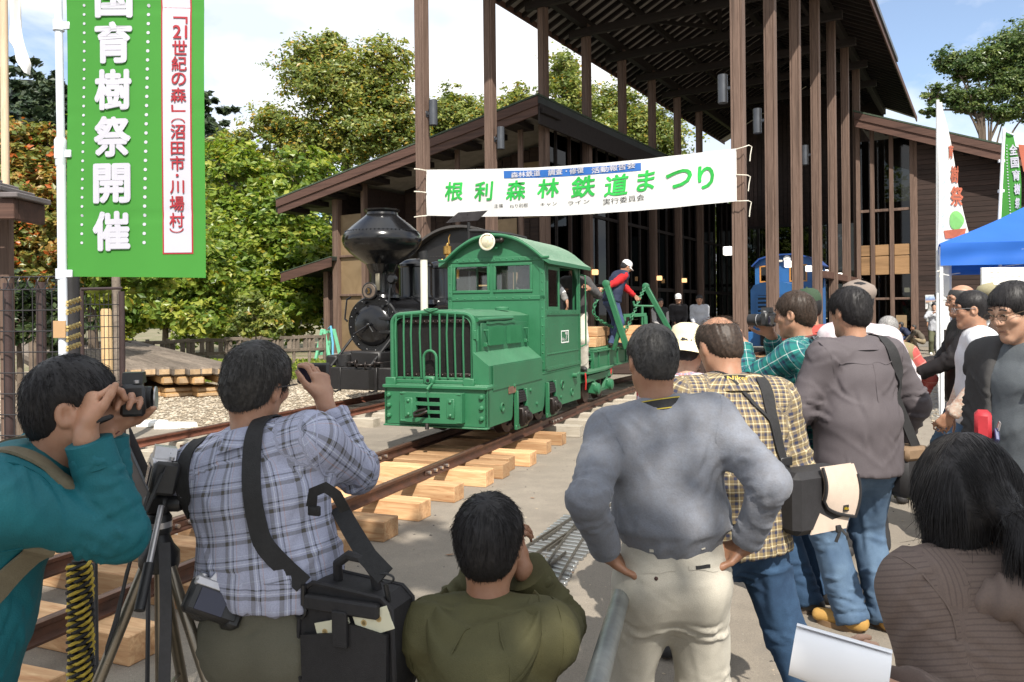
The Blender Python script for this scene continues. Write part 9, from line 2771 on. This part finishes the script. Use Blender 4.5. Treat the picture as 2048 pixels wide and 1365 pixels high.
# ruffled collar and gathered hood
NK=S.neck-S.Rc@V3(0,0,.035)*s
rf_=[Seg(NK+S.Rc@V3(-.13,-.02,-.045)*s,NK+S.Rc@V3(-.03,-.115,-.030)*s,.036,.034,k=.03),Seg(NK+S.Rc@V3(-.03,-.115,-.030)*s,NK+S.Rc@V3(.10,-.11,-.07)*s,.034,.042,k=.03),Seg(NK+S.Rc@V3(.10,-.11,-.07)*s,NK+S.Rc@V3(.17,-.05,-.09)*s,.042,.034,k=.03),Seg(NK+S.Rc@V3(.02,-.15,-.10)*s,NK+S.Rc@V3(.17,-.13,-.15)*s,.034,.038,k=.04),Seg(NK+S.Rc@V3(-.13,-.02,-.045)*s,NK+S.Rc@V3(-.10,.10,-.10)*s,.034,.03,k=.03),Seg(NK+S.Rc@V3(.17,-.05,-.09)*s,NK+S.Rc@V3(.10,.10,-.10)*s,.034,.03,k=.03)]
V, F=field_mesh(rf_,.0085);N=vnormals(V,F);al=np.arctan2(V[:,0]-S.neck[0],-(V[:,1]-S.neck[1]))
V=V+N*(np.sin(al*26+pn(V*20)*2)*.0035+ridge(np.stack([V[:,0]*6,V[:,1]*6,V[:,2]*20],1))*.006)[:,None]
link('ruffled_collar',raw_mesh('ruffled_collar',V,F,[CL['brownj']],True),S.obj)
P, N=snap(S,[S.el+V3(-.06,-.08,.09)],.004);mb=MB();mb.lathe([(.007,0),(.0075,.003),(.004,.004),(.001,.003)],(0,0,0),14,M=N[0].to_track_quat('Z','Y').to_matrix());mb.v=[tuple(Vector(v)+P[0])for v in mb.v];mb.build('sleeve_button',CL['vestk'],S.obj)
# rolled white paper in her hand
pr=thing('paper_roll','curled sheet of white paper in the hand of the dark haired woman','paper',at(1650,1318,1.36))
ax0=at(1585,1300,1.36)-pr.location;ax1=at(1775,1358,1.30)-pr.location
axd=(ax1-ax0).normalized();ux=axd.cross(Vector((0,1,0))).normalized();uy=axd.cross(ux)
def pf(u,v,k=0.0):
 a=-.5+v*(2*PI*1.12);r_=.034+.006*v+.008*u*(1-abs(2*v-1))-k
 return ax0+axd*(u*(ax1-ax0).length)+ux*(math.cos(a)*r_*1.15)+uy*(math.sin(a)*r_*.85)
pm, t_, p_=newmat('white_paper');p_.inputs['Base Color'].default_value=(.80,.80,.82,1);p_.inputs['Roughness'].default_value=.55
bump(t_,p_,noise(t_,coords(t_),12,3),.1,.004)
mb=MB();mb.sheet(lambda u,v:pf(u,v),14,40);mb.sheet(lambda u,v:pf(u,v,.0008),14,40);mb.build('paper',pm,pr,smooth=180)
# ---- M: man in charcoal hoodie facing left
S, x, y=fit(2026,566,3.45,112,lean=2,head=(18,-6,0),girth=1.04,ra=dict(w=(.21,.06,.80),pole=(.4,-1,0),coarse=1),la=dict(w=(-.24,.10,.80),coarse=1))
person('man with glasses in a charcoal hoodie over a slate tee',x,y,R(112),S,2,res=.011,face=True,top=CL['tee'],bottom=CL['tanp'],shoes=BLK_SH,hem=.06,top_add=.020,amp=.005,seed=42.0,loose=.02)
short_hair(S.obj,S,HA['black'],3500,1.3,nape=-.075,res=.007,front=.004,length=.045)
eyes(S.obj,S,M('glasses_rim',(.12,.09,.06),.4,.1,30,.5))
s=S.s
hsegs=torso_segs(S,.036,.06,loose=.025)+arm_segs(S,.028,cuff=.02,taper=.9)
fr_cut=Seg(S.pelvis+S.Rp@V3(-.02,.22,-.10)*s,S.neck+S.Rc@V3(-.01,.14,.02)*s,(.10*s,.13*s),(.085*s,.12*s),k=.02,sub=True)
garment('hoodie',S.obj,S,hsegs+[fr_cut],.011,CL['hood'],.007,43.0)
hd=[Seg(S.neck+S.Rc@V3(-.11,.06,-.05)*s,S.neck+S.Rc@V3(-.09,-.07,-.01)*s,.030,.036,k=.03),Seg(S.neck+S.Rc@V3(-.09,-.07,-.01)*s,S.neck+S.Rc@V3(.09,-.07,-.01)*s,.036,.036,k=.03),Seg(S.neck+S.Rc@V3(.09,-.07,-.01)*s,S.neck+S.Rc@V3(.11,.06,-.05)*s,.036,.030,k=.03),Seg(S.neck+S.Rc@V3(-.05,-.12,-.08)*s,S.neck+S.Rc@V3(.05,-.12,-.08)*s,.045,.045,k=.05)]
V, F=field_mesh(hd,.010);V=V+vnormals(V,F)*(ridge(V*14)*.005)[:,None];link('hood',raw_mesh('hood',V,F,[CL['hood']],True),S.obj)
pq=W2(S,S.pelvis+S.Rp@V3(.10,.13,.10)*s)
pch=thing('pouch','red zipped pouch at the hip of the hoodie man','pouch',at(1965,850,3.18),R(60))
mb=MB();mb.box((0,0,0),(.13,.06,.11),.022);mb.build('pouch_body',M('red_nylon',(.42,.02,.03),.6,.2,20),pch);mb=MB();mb.tube([(-.05,-.031,.03),(.0,-.033,.036),(.05,-.031,.03)],.003,5);mb.build('zip',STRAP,pch)
ph_=thing('phone_case','dark blue case hanging below the red pouch','case',at(1990,875,3.14),R(70))
mb=MB();mb.box((0,0,0),(.075,.015,.05),.004,Matrix.Rotation(.5,3,'Y'));mb.build('case_body',M('blue_case',(.05,.06,.16),.5,.2,20),ph_);mb=MB();mb.tube([(-.03,-.005,.03),(-.04,-.01,.06),(-.02,-.01,.065),(-.01,-.005,.035)],.003,5);mb.build('ring',SILV,ph_)
# ---- N, O, P: group under the tent
S, x, y=fit(1941,583,5.3,66,lean=5,head=(4,6,0),ra=dict(w=(.22,.18,.86)),la=dict(w=(-.2,.22,.9)))
person('man in a white vest over a pale striped shirt wearing a clear eye shield',x,y,R(66),S,0,res=.013,face=True,top=CL['stripe'],bottom=CL['denim'],shoes=BLK_SH,hem=.04,seed=46.0)
garment('vest',S.obj,S,torso_segs(S,.036,.06,loose=.02),.014,CL['wvest'],.006,47.0);short_hair(S.obj,S,HA['black'],2200,1.2,res=.009,front=.012,length=.04);eyes(S.obj,S,SILV);collar(S.obj,S,CL['wvest'],.036,.01,.8,.068)
S, x, y=fit(1921,570,6.4,76,lean=0,head=(4,6,0),ra=dict(w=(.10,.34,1.08),pole=(.6,-.6,-1)),la=dict(w=(-.05,.36,1.02),pole=(-.6,-.4,-1)))
person('bald man with black glasses in a black jacket, arms folded',x,y,R(76),S,0,res=.015,face=True,top=CL['blackj'],bottom=CL['jean'],shoes=BLK_SH,hem=.08,seed=50.0)
eyes(S.obj,S,CAMB);collar(S.obj,S,CL['blackj'],.04,.012,.8,.068)
short_hair(S.obj,S,HA['grey_black'],500,.2,bald=1.35,res=.010,front=.03,length=.012)
S, x, y=fit(1988,569,6.1,52,lean=4,head=(6,0,0),pad=.01)
person('person in a khaki cap and brown top beneath the blue tent',x,y,R(52),S,2,res=.016,face=True,top=fabric('brown_top',(.085,.055,.042),.85),bottom=CL['darkp'],shoes=BLK_SH,hem=.05,seed=52.0,hands=False)
short_hair(S.obj,S,HA['black'],0,.5,res=.011);cap(S.obj,S,CL['kcap'],style='flat')
# ---- Q: people by the dark plank wall
S, x, y=fit(1866,607,28.0,20,lean=0,head=(0,0,0),la=dict(w=(-.06,.24,1.38),pole=(-1,0,-.6),coarse=1),ra=dict(w=(.06,.24,1.38),pole=(1,0,-.6),coarse=1))
person('small distant person in grey top and olive trousers with raised hands',x,y,R(160),S,2,res=.024,top=CL['greyj'],bottom=CL['green_p'],shoes=(MAT['white'],MAT['white']),hem=.12,seed=55.0,body_res=.02)
short_hair(S.obj,S,HA['black'],0,1.2,res=.018)
S, x, y=fit(1872,586,30.0,30,lean=0,head=(6,0,0))
person('distant man in dark cap standing behind the small grey figure',x,y,R(150),S,0,res=.026,top=fabric('pale_vest_top',(.42,.42,.40),.85),bottom=CL['darkp'],shoes=BLK_SH,seed=56.0,body_res=.022);cap(S.obj,S,CL['darkp'],style='baseball')
for px, py, Y, rz, lab, tp, bt in((1826,650,31.5,75,'crouching person in grey brown jacket and tan trousers by the dark wall',fabric('grey_brown_jacket',(.13,.11,.085),.85),CL['tanp']),(1800,644,32.2,60,'crouching person in dark blue beside the grey brown jacket',CL['navy'],CL['navyp'])):
 S, x, y=fit(px,py,Y,rz,lean=52,head=(-20,0,0),pelvis=(0,-.16,.40),lf=(-.12,.06,.075),rf=(.12,.16,.075),lk=(-.2,1,.7),rk=(.2,1,.7),la=dict(w=(-.15,.5,.35),pole=(-.5,0,-1),coarse=1),ra=dict(w=(.15,.5,.35),pole=(.5,0,-1),coarse=1))
 person(lab,x,y,R(rz),S,0,res=.024,top=tp,bottom=bt,shoes=BLK_SH,seed=57.0+px,body_res=.02,hem=.10)
 short_hair(S.obj,S,HA['grey_black'],0,1.2,res=.018)
 # ---- R: three onlookers in the shade of the hall on a low platform
plf=thing('platform','low dark wooden platform in the shade of the hall','platform',(4.4,21.4,0),-BLD*.3)
for i in range(9):
 mb=MB();mb.bb((-2.3,-1.2+i*.27,.02),(2.3,-1.2+i*.27+.26,.32),.006);mb.build('plank',MAT['board'],plf,smooth=0)
for px, py, Y, rz, lab, tp, bt, hr in((1320,597,21.2,190,'woman in dark vest and pale top holding a bag in the hall',fabric('pale_top',(.36,.34,.33),.85),CL['darkp'],'none'),(1356,588,21.6,175,'onlooker in black with a white cap in the shaded hall',CL['blackj'],CL['darkp'],'cap'),(1398,590,20.8,165,'man in pale grey work jacket looking down in the hall',CL['greyj'],CL['darkp'],'hair')):
 S, x, y=fit(px,py,Y,rz,z=.32,lean=2,head=(14 if hr=='hair' else 2,0,0),pad=.012 if hr=='cap' else 0,la=dict(w=(-.12,.26,.95),coarse=1),ra=dict(w=(.12,.26,.95),coarse=1))
 person(lab,x,y,R(rz),S,0,z=.32,res=.020,face=True,top=tp,bottom=bt,shoes=BLK_SH,seed=60.0+px,body_res=.016,hem=.10)
 short_hair(S.obj,S,HA['black'],0,1.1,res=.014)
 eyes(S.obj,S)
 if hr=='cap':cap(S.obj,S,CL['white'],style='baseball')
 if hr=='none':garment('vest',S.obj,S,torso_segs(S,.034,.10,loose=.02),.02,CL['darkp'],.005,62.0)
 # ---- S: workman on the wagon
S, x, y=fit(1252,520,13.4,-68,z=1.03,lean=34,head=(28,-4,0),pad=.02,ra=dict(w=(.22,-.34,1.06),pole=(.3,-.5,-1),curl=.8),la=dict(w=(-.02,.60,.88),pole=(-.3,-.4,-1),curl=.9),lf=(-.11,.05,.075),rf=(.12,-.06,.075))
person('workman in navy vest, red sleeves and white cap leaning over the wagon',x,y,R(-68),S,1,z=1.03,res=.014,face=True,top=CL['red'],bottom=CL['navyp'],shoes=BLK_SH,hem=.0,seed=66.0,leg_wide=.02)
garment('vest',S.obj,S,torso_segs(S,.040,.05,loose=.02),.014,CL['navy'],.006,67.0);short_hair(S.obj,S,HA['black'],0,1.0,res=.012);cap(S.obj,S,CL['white'],style='baseball');eyes(S.obj,S);collar(S.obj,S,CL['greyj'],.05,.012,.8,.07)
# ---- T: man in cream trousers on the wagon's end platform
wT=LOCO.w(.38,3.90,.735)
S=skeleton(h=1.66,lean=16,head=(10,0,0),la=dict(w=(-.22,.36,1.25)),ra=dict(w=(.18,.40,1.2)),lf=(-.11,.03,.075),rf=(.10,-.04,.075))
person('man in cream trousers standing on the wagon end behind the cab',wT.x,wT.y,PI-TRK+.25,S,1,z=.735,res=.014,top=CL['hood'],bottom=CL['cream'],shoes=BLK_SH,hem=.0,seed=70.0,leg_wide=.02)
short_hair(S.obj,S,HA['black'],0,1.0,res=.012)
# ---- U: driver in the cab
wU=LOCO.w(.12,2.86,.867)
S=skeleton(h=1.60,lean=4,head=(0,-10,0),la=dict(w=(-.62,.10,.80),pole=(-1,-.6,.4),fdir=(-.15,.10,-1),palm=(.9,.1,0),curl=.35),ra=dict(w=(.18,.35,.95)))
person('driver in the green cab resting an arm on the window sill',wU.x,wU.y,PI-TRK,S,1,z=.867,res=.013,face=True,top=fabric('driver_grey_shirt',(.20,.195,.19),.8),bottom=CL['darkp'],shoes=BLK_SH,hem=.06,seed=73.0)
short_hair(S.obj,S,HA['black'],0,1.0,res=.011);eyes(S.obj,S)
mb=MB();q_=Vector(S.el);mb.tube([Vector(S.el).lerp(Vector(S.wl),.15),Vector(S.el).lerp(Vector(S.wl),.5)],.062,12);mb.build('white_armband',CL['white'],S.obj)
# ================================================================ things the crowd carries or stands among
# black shoulder bag of the plaid shirt man
S=sB;q=lambda x_, y_, z_:S.chest+S.Rc@V3(x_,y_,z_)*S.s
bc=at(712,1265,1.93)
bb2=thing('shoulder_bag','large black shoulder bag with papers in its pocket behind plaid shirt','bag',bc,R(-22))
def bagshape():return[(-.125,-.125),(.125,-.125),(.135,-.10),(.128,.085),(.10,.11),(-.09,.125),(-.128,.10),(-.138,-.09)]
mb=MB();mb.prism(bagshape(),(0,-.045,0),(1,0,0),(0,0,1),(0,.095,0));bo=mb.build('bag_body',NYLON,bb2,smooth=0)
mod_edges=[(x_*1.0,-.047,z_)for x_,z_ in bagshape()]
mb=MB();mb.tube(mod_edges+[mod_edges[0]],.006,6);mb.tube([(x_,.051,z_)for x_,z_ in bagshape()+bagshape()[:1]],.006,6);mb.build('piping',NYLON,bb2)
mb=MB();mb.prism([(-.115,-.118),(.118,-.118),(.122,.03),(.02,.045),(-.03,.015),(-.118,.0)],(0,-.062,0),(1,0,0),(0,0,1),(0,.016,0));mb.build('front_pocket',NYLON,bb2,smooth=0)
mb=MB();mb.bb((-.105,-.068,.065),(.10,-.046,.10),.008);mb.bb((-.02,-.075,-.01),(.02,-.062,.075),.004);mb.build('closing_flap',NYLON,bb2,smooth=0)
crm=M('cream_leaflet',(.66,.64,.48),.7,.12,9)
for(x0,z0,x1,z1,rr_)in((-.07,-.005,.015,.040,.28),(.045,.02,.118,.088,.38)):
 mb=MB();mb.box(((x0+x1)/2,-.052,(z0+z1)/2),(.10,.004,.055),.001,Matrix.Rotation(-rr_,3,'Y'));pl_=mb.build('leaflet',crm,bb2,smooth=0)
 mb=MB()
 for k in range(2):mb.lathe([(.008,0),(.008,.0006),(.005,.0006),(.005,0)],((x0+x1)/2-.025+.04*k,-.0545,(z0+z1)/2-.004+.015*k),12,'Y')
 props(mb.build('leaflet_print',M('tan_print',(.50,.36,.16),.7,.1,9,bs=0),pl_,smooth=0),kind='stuff')
mb=MB();mb.tube([(-.05,.0,.12),(-.045,-.01,.165),(-.01,-.015,.19),(.03,-.012,.185),(.055,-.005,.15),(.06,0,.11)],.012,8);mb.build('handle',NYLON,bb2)
mb=MB();mb.tube([Vector((-.125,-.048,.055))+Vector((.016*math.cos(a),-.004,.018*math.sin(a)))for a in[2*PI*k/14 for k in range(15)]],.004,6);mb.build('ring',CAMB,bb2);mb=MB();mb.tube([(-.115,-.052,.07),(-.112,-.054,.12)],.007,8);mb.build('clip',CAMB,bb2);mb=MB();mb.tube([(.11,-.03,.10),(.105,-.035,.14)],.006,8);mb.build('clip',CAMB,bb2);mb=MB();mb.tube([Vector((.105,-.035,.155))+Vector((.022*math.cos(a),0,.010*math.sin(a)))for a in[2*PI*k/14 for k in range(15)]],.003,5);mb.build('ring',CAMB,bb2)
inv=bb2.matrix_basis.inverted();M_=S.obj.matrix_basis
def hang_strap(local_pts,tail_w,w,name,parent,off=.013):
 Pl, Nl=snap(S,densify(local_pts,30),off);Pw=[M_@p for p in Pl];Nw=[M_.to_3x3()@n_ for n_ in Nl]
 for tpt in tail_w:Pw.append(Vector(tpt));Nw.append(Vector((.1,-1,0)).normalized())
 for _ in range(5):Pw=[Pw[0]]+[(Pw[k-1]+Pw[k]*2+Pw[k+1])/4 for k in range(1,len(Pw)-1)]+[Pw[-1]]
 i_=parent.matrix_basis.inverted();mb=MB();mb.ribbon([i_@p for p in Pw],w,.004,[i_.to_3x3()@n_ for n_ in Nw]);return mb.build(name,STRAP,parent,smooth=60)
b1w=bb2.matrix_basis@Vector((-.112,-.054,.12))
hang_strap([q(.07,.06,.17),q(.072,-.02,.185),q(.07,-.09,.14),q(.062,-.13,.05),q(.055,-.14,-.06),q(.05,-.13,-.15)],[b1w.lerp(M_@Vector(q(.05,-.16,-.15)),.5)+Vector((0,-.01,0)),b1w],.046,'shoulder_strap',bb2)
b2w=bb2.matrix_basis@Vector((.105,-.035,.16))
pA_=M_@Vector(q(.20,.05,-.10))
mb=MB();mb.ribbon([inv@p for p in(pA_,pA_.lerp(b2w,.35)+Vector((.0,-.02,0)),pA_.lerp(b2w,.7)+Vector((.0,-.03,0)),b2w)],.046,.004,inv.to_3x3()@Vector((.3,-1,.1)));mb.build('shoulder_strap',STRAP,bb2,smooth=60)
lw_=at(640,1030,1.95)
mb=MB();mb.ribbon([inv@p for p in(at(622,1015,1.93),at(626,985,1.90),at(650,975,1.89),at(672,990,1.90),at(690,1022,1.93))],.026,.003,inv.to_3x3()@Vector((0,-1,.1)));mb.box(inv@at(628,1022,1.925),(.034,.010,.024),.003);mb.build('strap_tail',STRAP,bb2,smooth=50)
# his second camera hanging at the left hip
cpos=at(428,1203,1.93)
dc=dslr('black and silver camera hanging on a strap at the plaid shirt man\'s left hip',cpos,(R(-25),R(28),R(25)),1.0,.06,True)
inv=dc.matrix_basis.inverted()
Pl, Nl=snap(S,densify([q(-.10,.06,.16),q(-.13,-.01,.165),q(-.165,-.05,.11),q(-.19,-.06,.0)],20),.008)
Pw=[M_@p for p in Pl]+[at(408,985,2.03),at(418,1060,2.02),at(424,1130,2.0),at(420,1160,1.98)];Nw=[M_.to_3x3()@n_ for n_ in Nl]+[Vector((-.5,-1,0)).normalized()]*4
rotm_=dc.matrix_basis.to_3x3().inverted()
mb=MB();mb.ribbon([inv@p for p in Pw],.038,.004,[rotm_@n_ for n_ in Nw]);mb.build('camera_strap',STRAP,dc,smooth=60)
mb=MB();mb.ribbon([inv@p for p in(at(462,1125,2.0),at(458,1150,1.99),at(452,1180,1.98))],.016,.003,rotm_@Vector((0,-1,0)));mb.build('camera_strap',STRAP,dc,smooth=60)
# tripod with a camera
tp_=at(318,1100,2.05);tri=thing('tripod','bronze coloured photo tripod with silver pan handle at lower left','tripod',(tp_.x,tp_.y,0))
TRM=M('bronze_tube',(.26,.225,.175),.32,.2,9,.7,.05);zt_=at(318,1112,2.05).z
for(fx,fy), nm in(((-.20,-.16),'leg'),((.02,-.02),'leg'),((.235,-.10),'leg')):
 topp=Vector((fx*.10,fy*.10,zt_));ft=Vector((fx*1.75,fy*1.75+.02,0));
 if abs(fx)<.05:ft=Vector((.0,.34,0))
 mid=topp.lerp(ft,.52);low=topp.lerp(ft,.80)
 mb=MB();mb.tube([topp,mid],.0145,12);lg_=mb.build('leg',TRM,tri)
 mb=MB();mb.tube([mid-(ft-topp)*.02,low],.0118,12);mb.build('leg_tube',TRM,lg_)
 mb=MB();mb.tube([low,ft],.0095,10);mb.build('leg_tube',TRM,lg_)
 for p in(mid,low):
  mb=MB();d_=(ft-topp).normalized();mb.tube([p-d_*.024,p+d_*.022],.0185,12);mb.box(p+Vector((.018,-.008,0)),(.016,.022,.034),.004);mb.build('clamp',CAMB,lg_)
 mb=MB();mb.tube([ft,ft+(topp-ft).normalized()*.03],.016,10);mb.build('foot',CAMB,lg_)
 br_=topp.lerp(ft,.36);mb=MB();mb.bar(Vector((0,0,zt_-.36)),br_,.012,.006);mb.build('brace',TRM,tri)
mb=MB();mb.tube([(0,0,zt_-.40),(0,0,zt_+.06)],.013,12);mb.build('centre_column',TRM,tri)
mb=MB();mb.lathe([(.045,zt_-.035),(.05,zt_-.02),(.05,zt_+.01),(.035,zt_+.03),(.024,zt_+.06)],(0,0,0),16);mb.tube([(.0,-.03,zt_-.01),(.045,-.05,zt_-.03)],.008,6);mb.tube([(-.05,0,zt_+.0),(-.085,-.01,zt_+.02)],.007,6);mb.ball((-.088,-.01,zt_+.021),.011,8,6);mb.build('shoulder',CAMB,tri)
mb=MB();mb.lathe([(.03,zt_+.06),(.032,zt_+.065),(.032,zt_+.10),(.026,zt_+.11)],(0,0,0),16);mb.box((.0,0,zt_+.135),(.06,.055,.05),.008);mb.lathe([(.018,-.03),(.022,-.02),(.022,.02),(.018,.03)],(.03,0,zt_+.135),12,'X');mb.build('pan_head',CAMB,tri)
mb=MB();mb.lathe([(.0325,zt_+.075),(.0325,zt_+.09)],(0,0,0),16);mb.build('head_ring',SILV,tri)
h0=Vector((.02,-.03,zt_+.135));h1=at(278,1222,1.86)-Vector((tp_.x,tp_.y,0))
mb=MB();mb.tube([h0,h0.lerp(h1,.58)],.0075,10);mb.build('pan_handle',SILV,tri)
mb=MB();mb.tube([h0.lerp(h1,.57),h1],.0125,12);mb.build('handle_grip',CAMB,tri)
tcam=dslr('silver topped camera mounted on the bronze tripod',(tp_.x,tp_.y,zt_+.215),(R(-12),0,R(-62)),.95,.07,True)
mb=MB();mb.ribbon([Vector((.055,.01,.03)),Vector((.085,.0,.01)),Vector((.08,-.02,-.10)),Vector((.075,-.03,-.24)),Vector((.095,-.03,-.34)),Vector((.085,-.04,-.42)),Vector((.05,-.03,-.36)),Vector((.035,-.02,-.10)),Vector((.04,-.01,.0))],.020,.003,[Vector((.2,-1,0))]*9);mb.build('camera_strap',STRAP,tcam,smooth=60)
mb=MB();pth=smooth_path([Vector((.04,-.06,zt_+.05)),Vector((.055,-.09,zt_-.12)),Vector((.05,-.09,zt_-.32)),Vector((.075,-.10,zt_-.40)),Vector((.11,-.10,zt_-.52))],6);mb.ribbon(pth,.028,.004,Vector((.1,-1,0)));mb.build('carry_strap',M('grey_webbing',(.06,.06,.065),.8,.2,40),tri,smooth=60)
# post wrapped in yellow and black rope
rp=at(160,1200,2.35);rpt=thing('rope_wrapped_post','short post wrapped in twisted yellow and black rope','post',(rp.x,rp.y,0))
zr=at(160,1120,2.35).z
mb=MB();mb.tube([(0,0,0),(0,0,zr)],.022,12);mb.build('core',MAT['black'],rpt)
YB=M('rope_yellow',(.55,.40,.05),.8,.25,60);BB_=M('rope_black',(.02,.02,.02),.8,.3,60)
nturn=int(zr/.0185)
def coil(ph,r,rr):
 pts=[]
 for i in range(nturn*14+1):
  a=2*PI*i/14;z=.0185*i/14;tw=2*PI*i/4.5+ph
  pts.append(Vector(((r+rr*.55*math.cos(tw))*math.cos(a),(r+rr*.55*math.cos(tw))*math.sin(a),z+rr*.55*math.sin(tw)+.006)))
 return pts
rad0=.030
for nm, ph, mt in(('yellow_strand',0,YB),('black_strand',PI,BB_)):
 mb=MB();mb.tube(coil(ph,rad0,.0085),.0056,5,False);mb.build(nm,mt,rpt)
 # leaning sign board beyond the man in teal
sg0=[at(x_,y_,2.75)for x_,y_ in((228,1010),(232,850),(298,985),(268,1062))]
sb3=thing('sign_board','dark blue folding sign board with a grey edge beside the tripod','sign board',(at(255,1000,2.75).x,2.75,0),R(0))
o3=Vector((at(255,1000,2.75).x,2.75,0))
A_=at(236,848,2.75)-o3;B_=at(298,986,2.75)-o3;C_=at(258,1085,2.75)-o3;D_=at(190,1080,2.9)-o3;E_=at(200,860,2.95)-o3
mb=MB();mb.add([E_,A_,C_,D_],[[0,3,2,1]]);mb.add([p+Vector((.004,.03,0))for p in(E_,A_,C_,D_)],[[0,1,2,3]]);mb.build('face',M('navy_board',(.020,.035,.11),.4,.3,5),sb3,smooth=0)
mb=MB();mb.add([A_,B_,C_],[[0,2,1]]);mb.add([p+Vector((.01,.05,0))for p in(A_,B_,C_)],[[0,1,2]]);mb.build('side_face',M('grey_board',(.11,.10,.10),.3,.4,4),sb3,smooth=0)
mb=MB();mb.tube([A_,B_],.006,6);mb.tube([B_,Vector((B_.x-.02,B_.y,0))],.008,6);mb.tube([D_,Vector((D_.x,D_.y,0))],.008,6);mb.build('frame',MAT['lamp_metal'],sb3)
# pipe barrier behind the sweatshirt man
MAT['galv']=M('galvanised_pipe',(.36,.385,.38),.42,.3,14,.65,.12)
ba=thing('pipe_barrier','galvanised pipe barrier running behind the sweatshirt man\'s legs','barrier',(0,0,0))
p0=at(1190,1375,1.75);p1=at(1262,1120,2.78);d_=(p1-p0).normalized()
p2=p1+d_*.5;p00=p0-d_*.25
mb=MB();mb.tube(smooth_path([p00,p0,p1,p2,p2+Vector((.02,.06,-.08)),p2+Vector((.02,.08,-p2.z*.5)),Vector((p2.x+.02,p2.y+.08,0))],5),.0265,16);mb.build('top_rail',MAT['galv'],ba)
mb=MB();q_=p0.lerp(p1,.25);mb.tube([Vector((p00.x,p00.y,p00.z)),Vector((p00.x,p00.y,0))],.0265,14);mb.build('upright',MAT['galv'],ba)
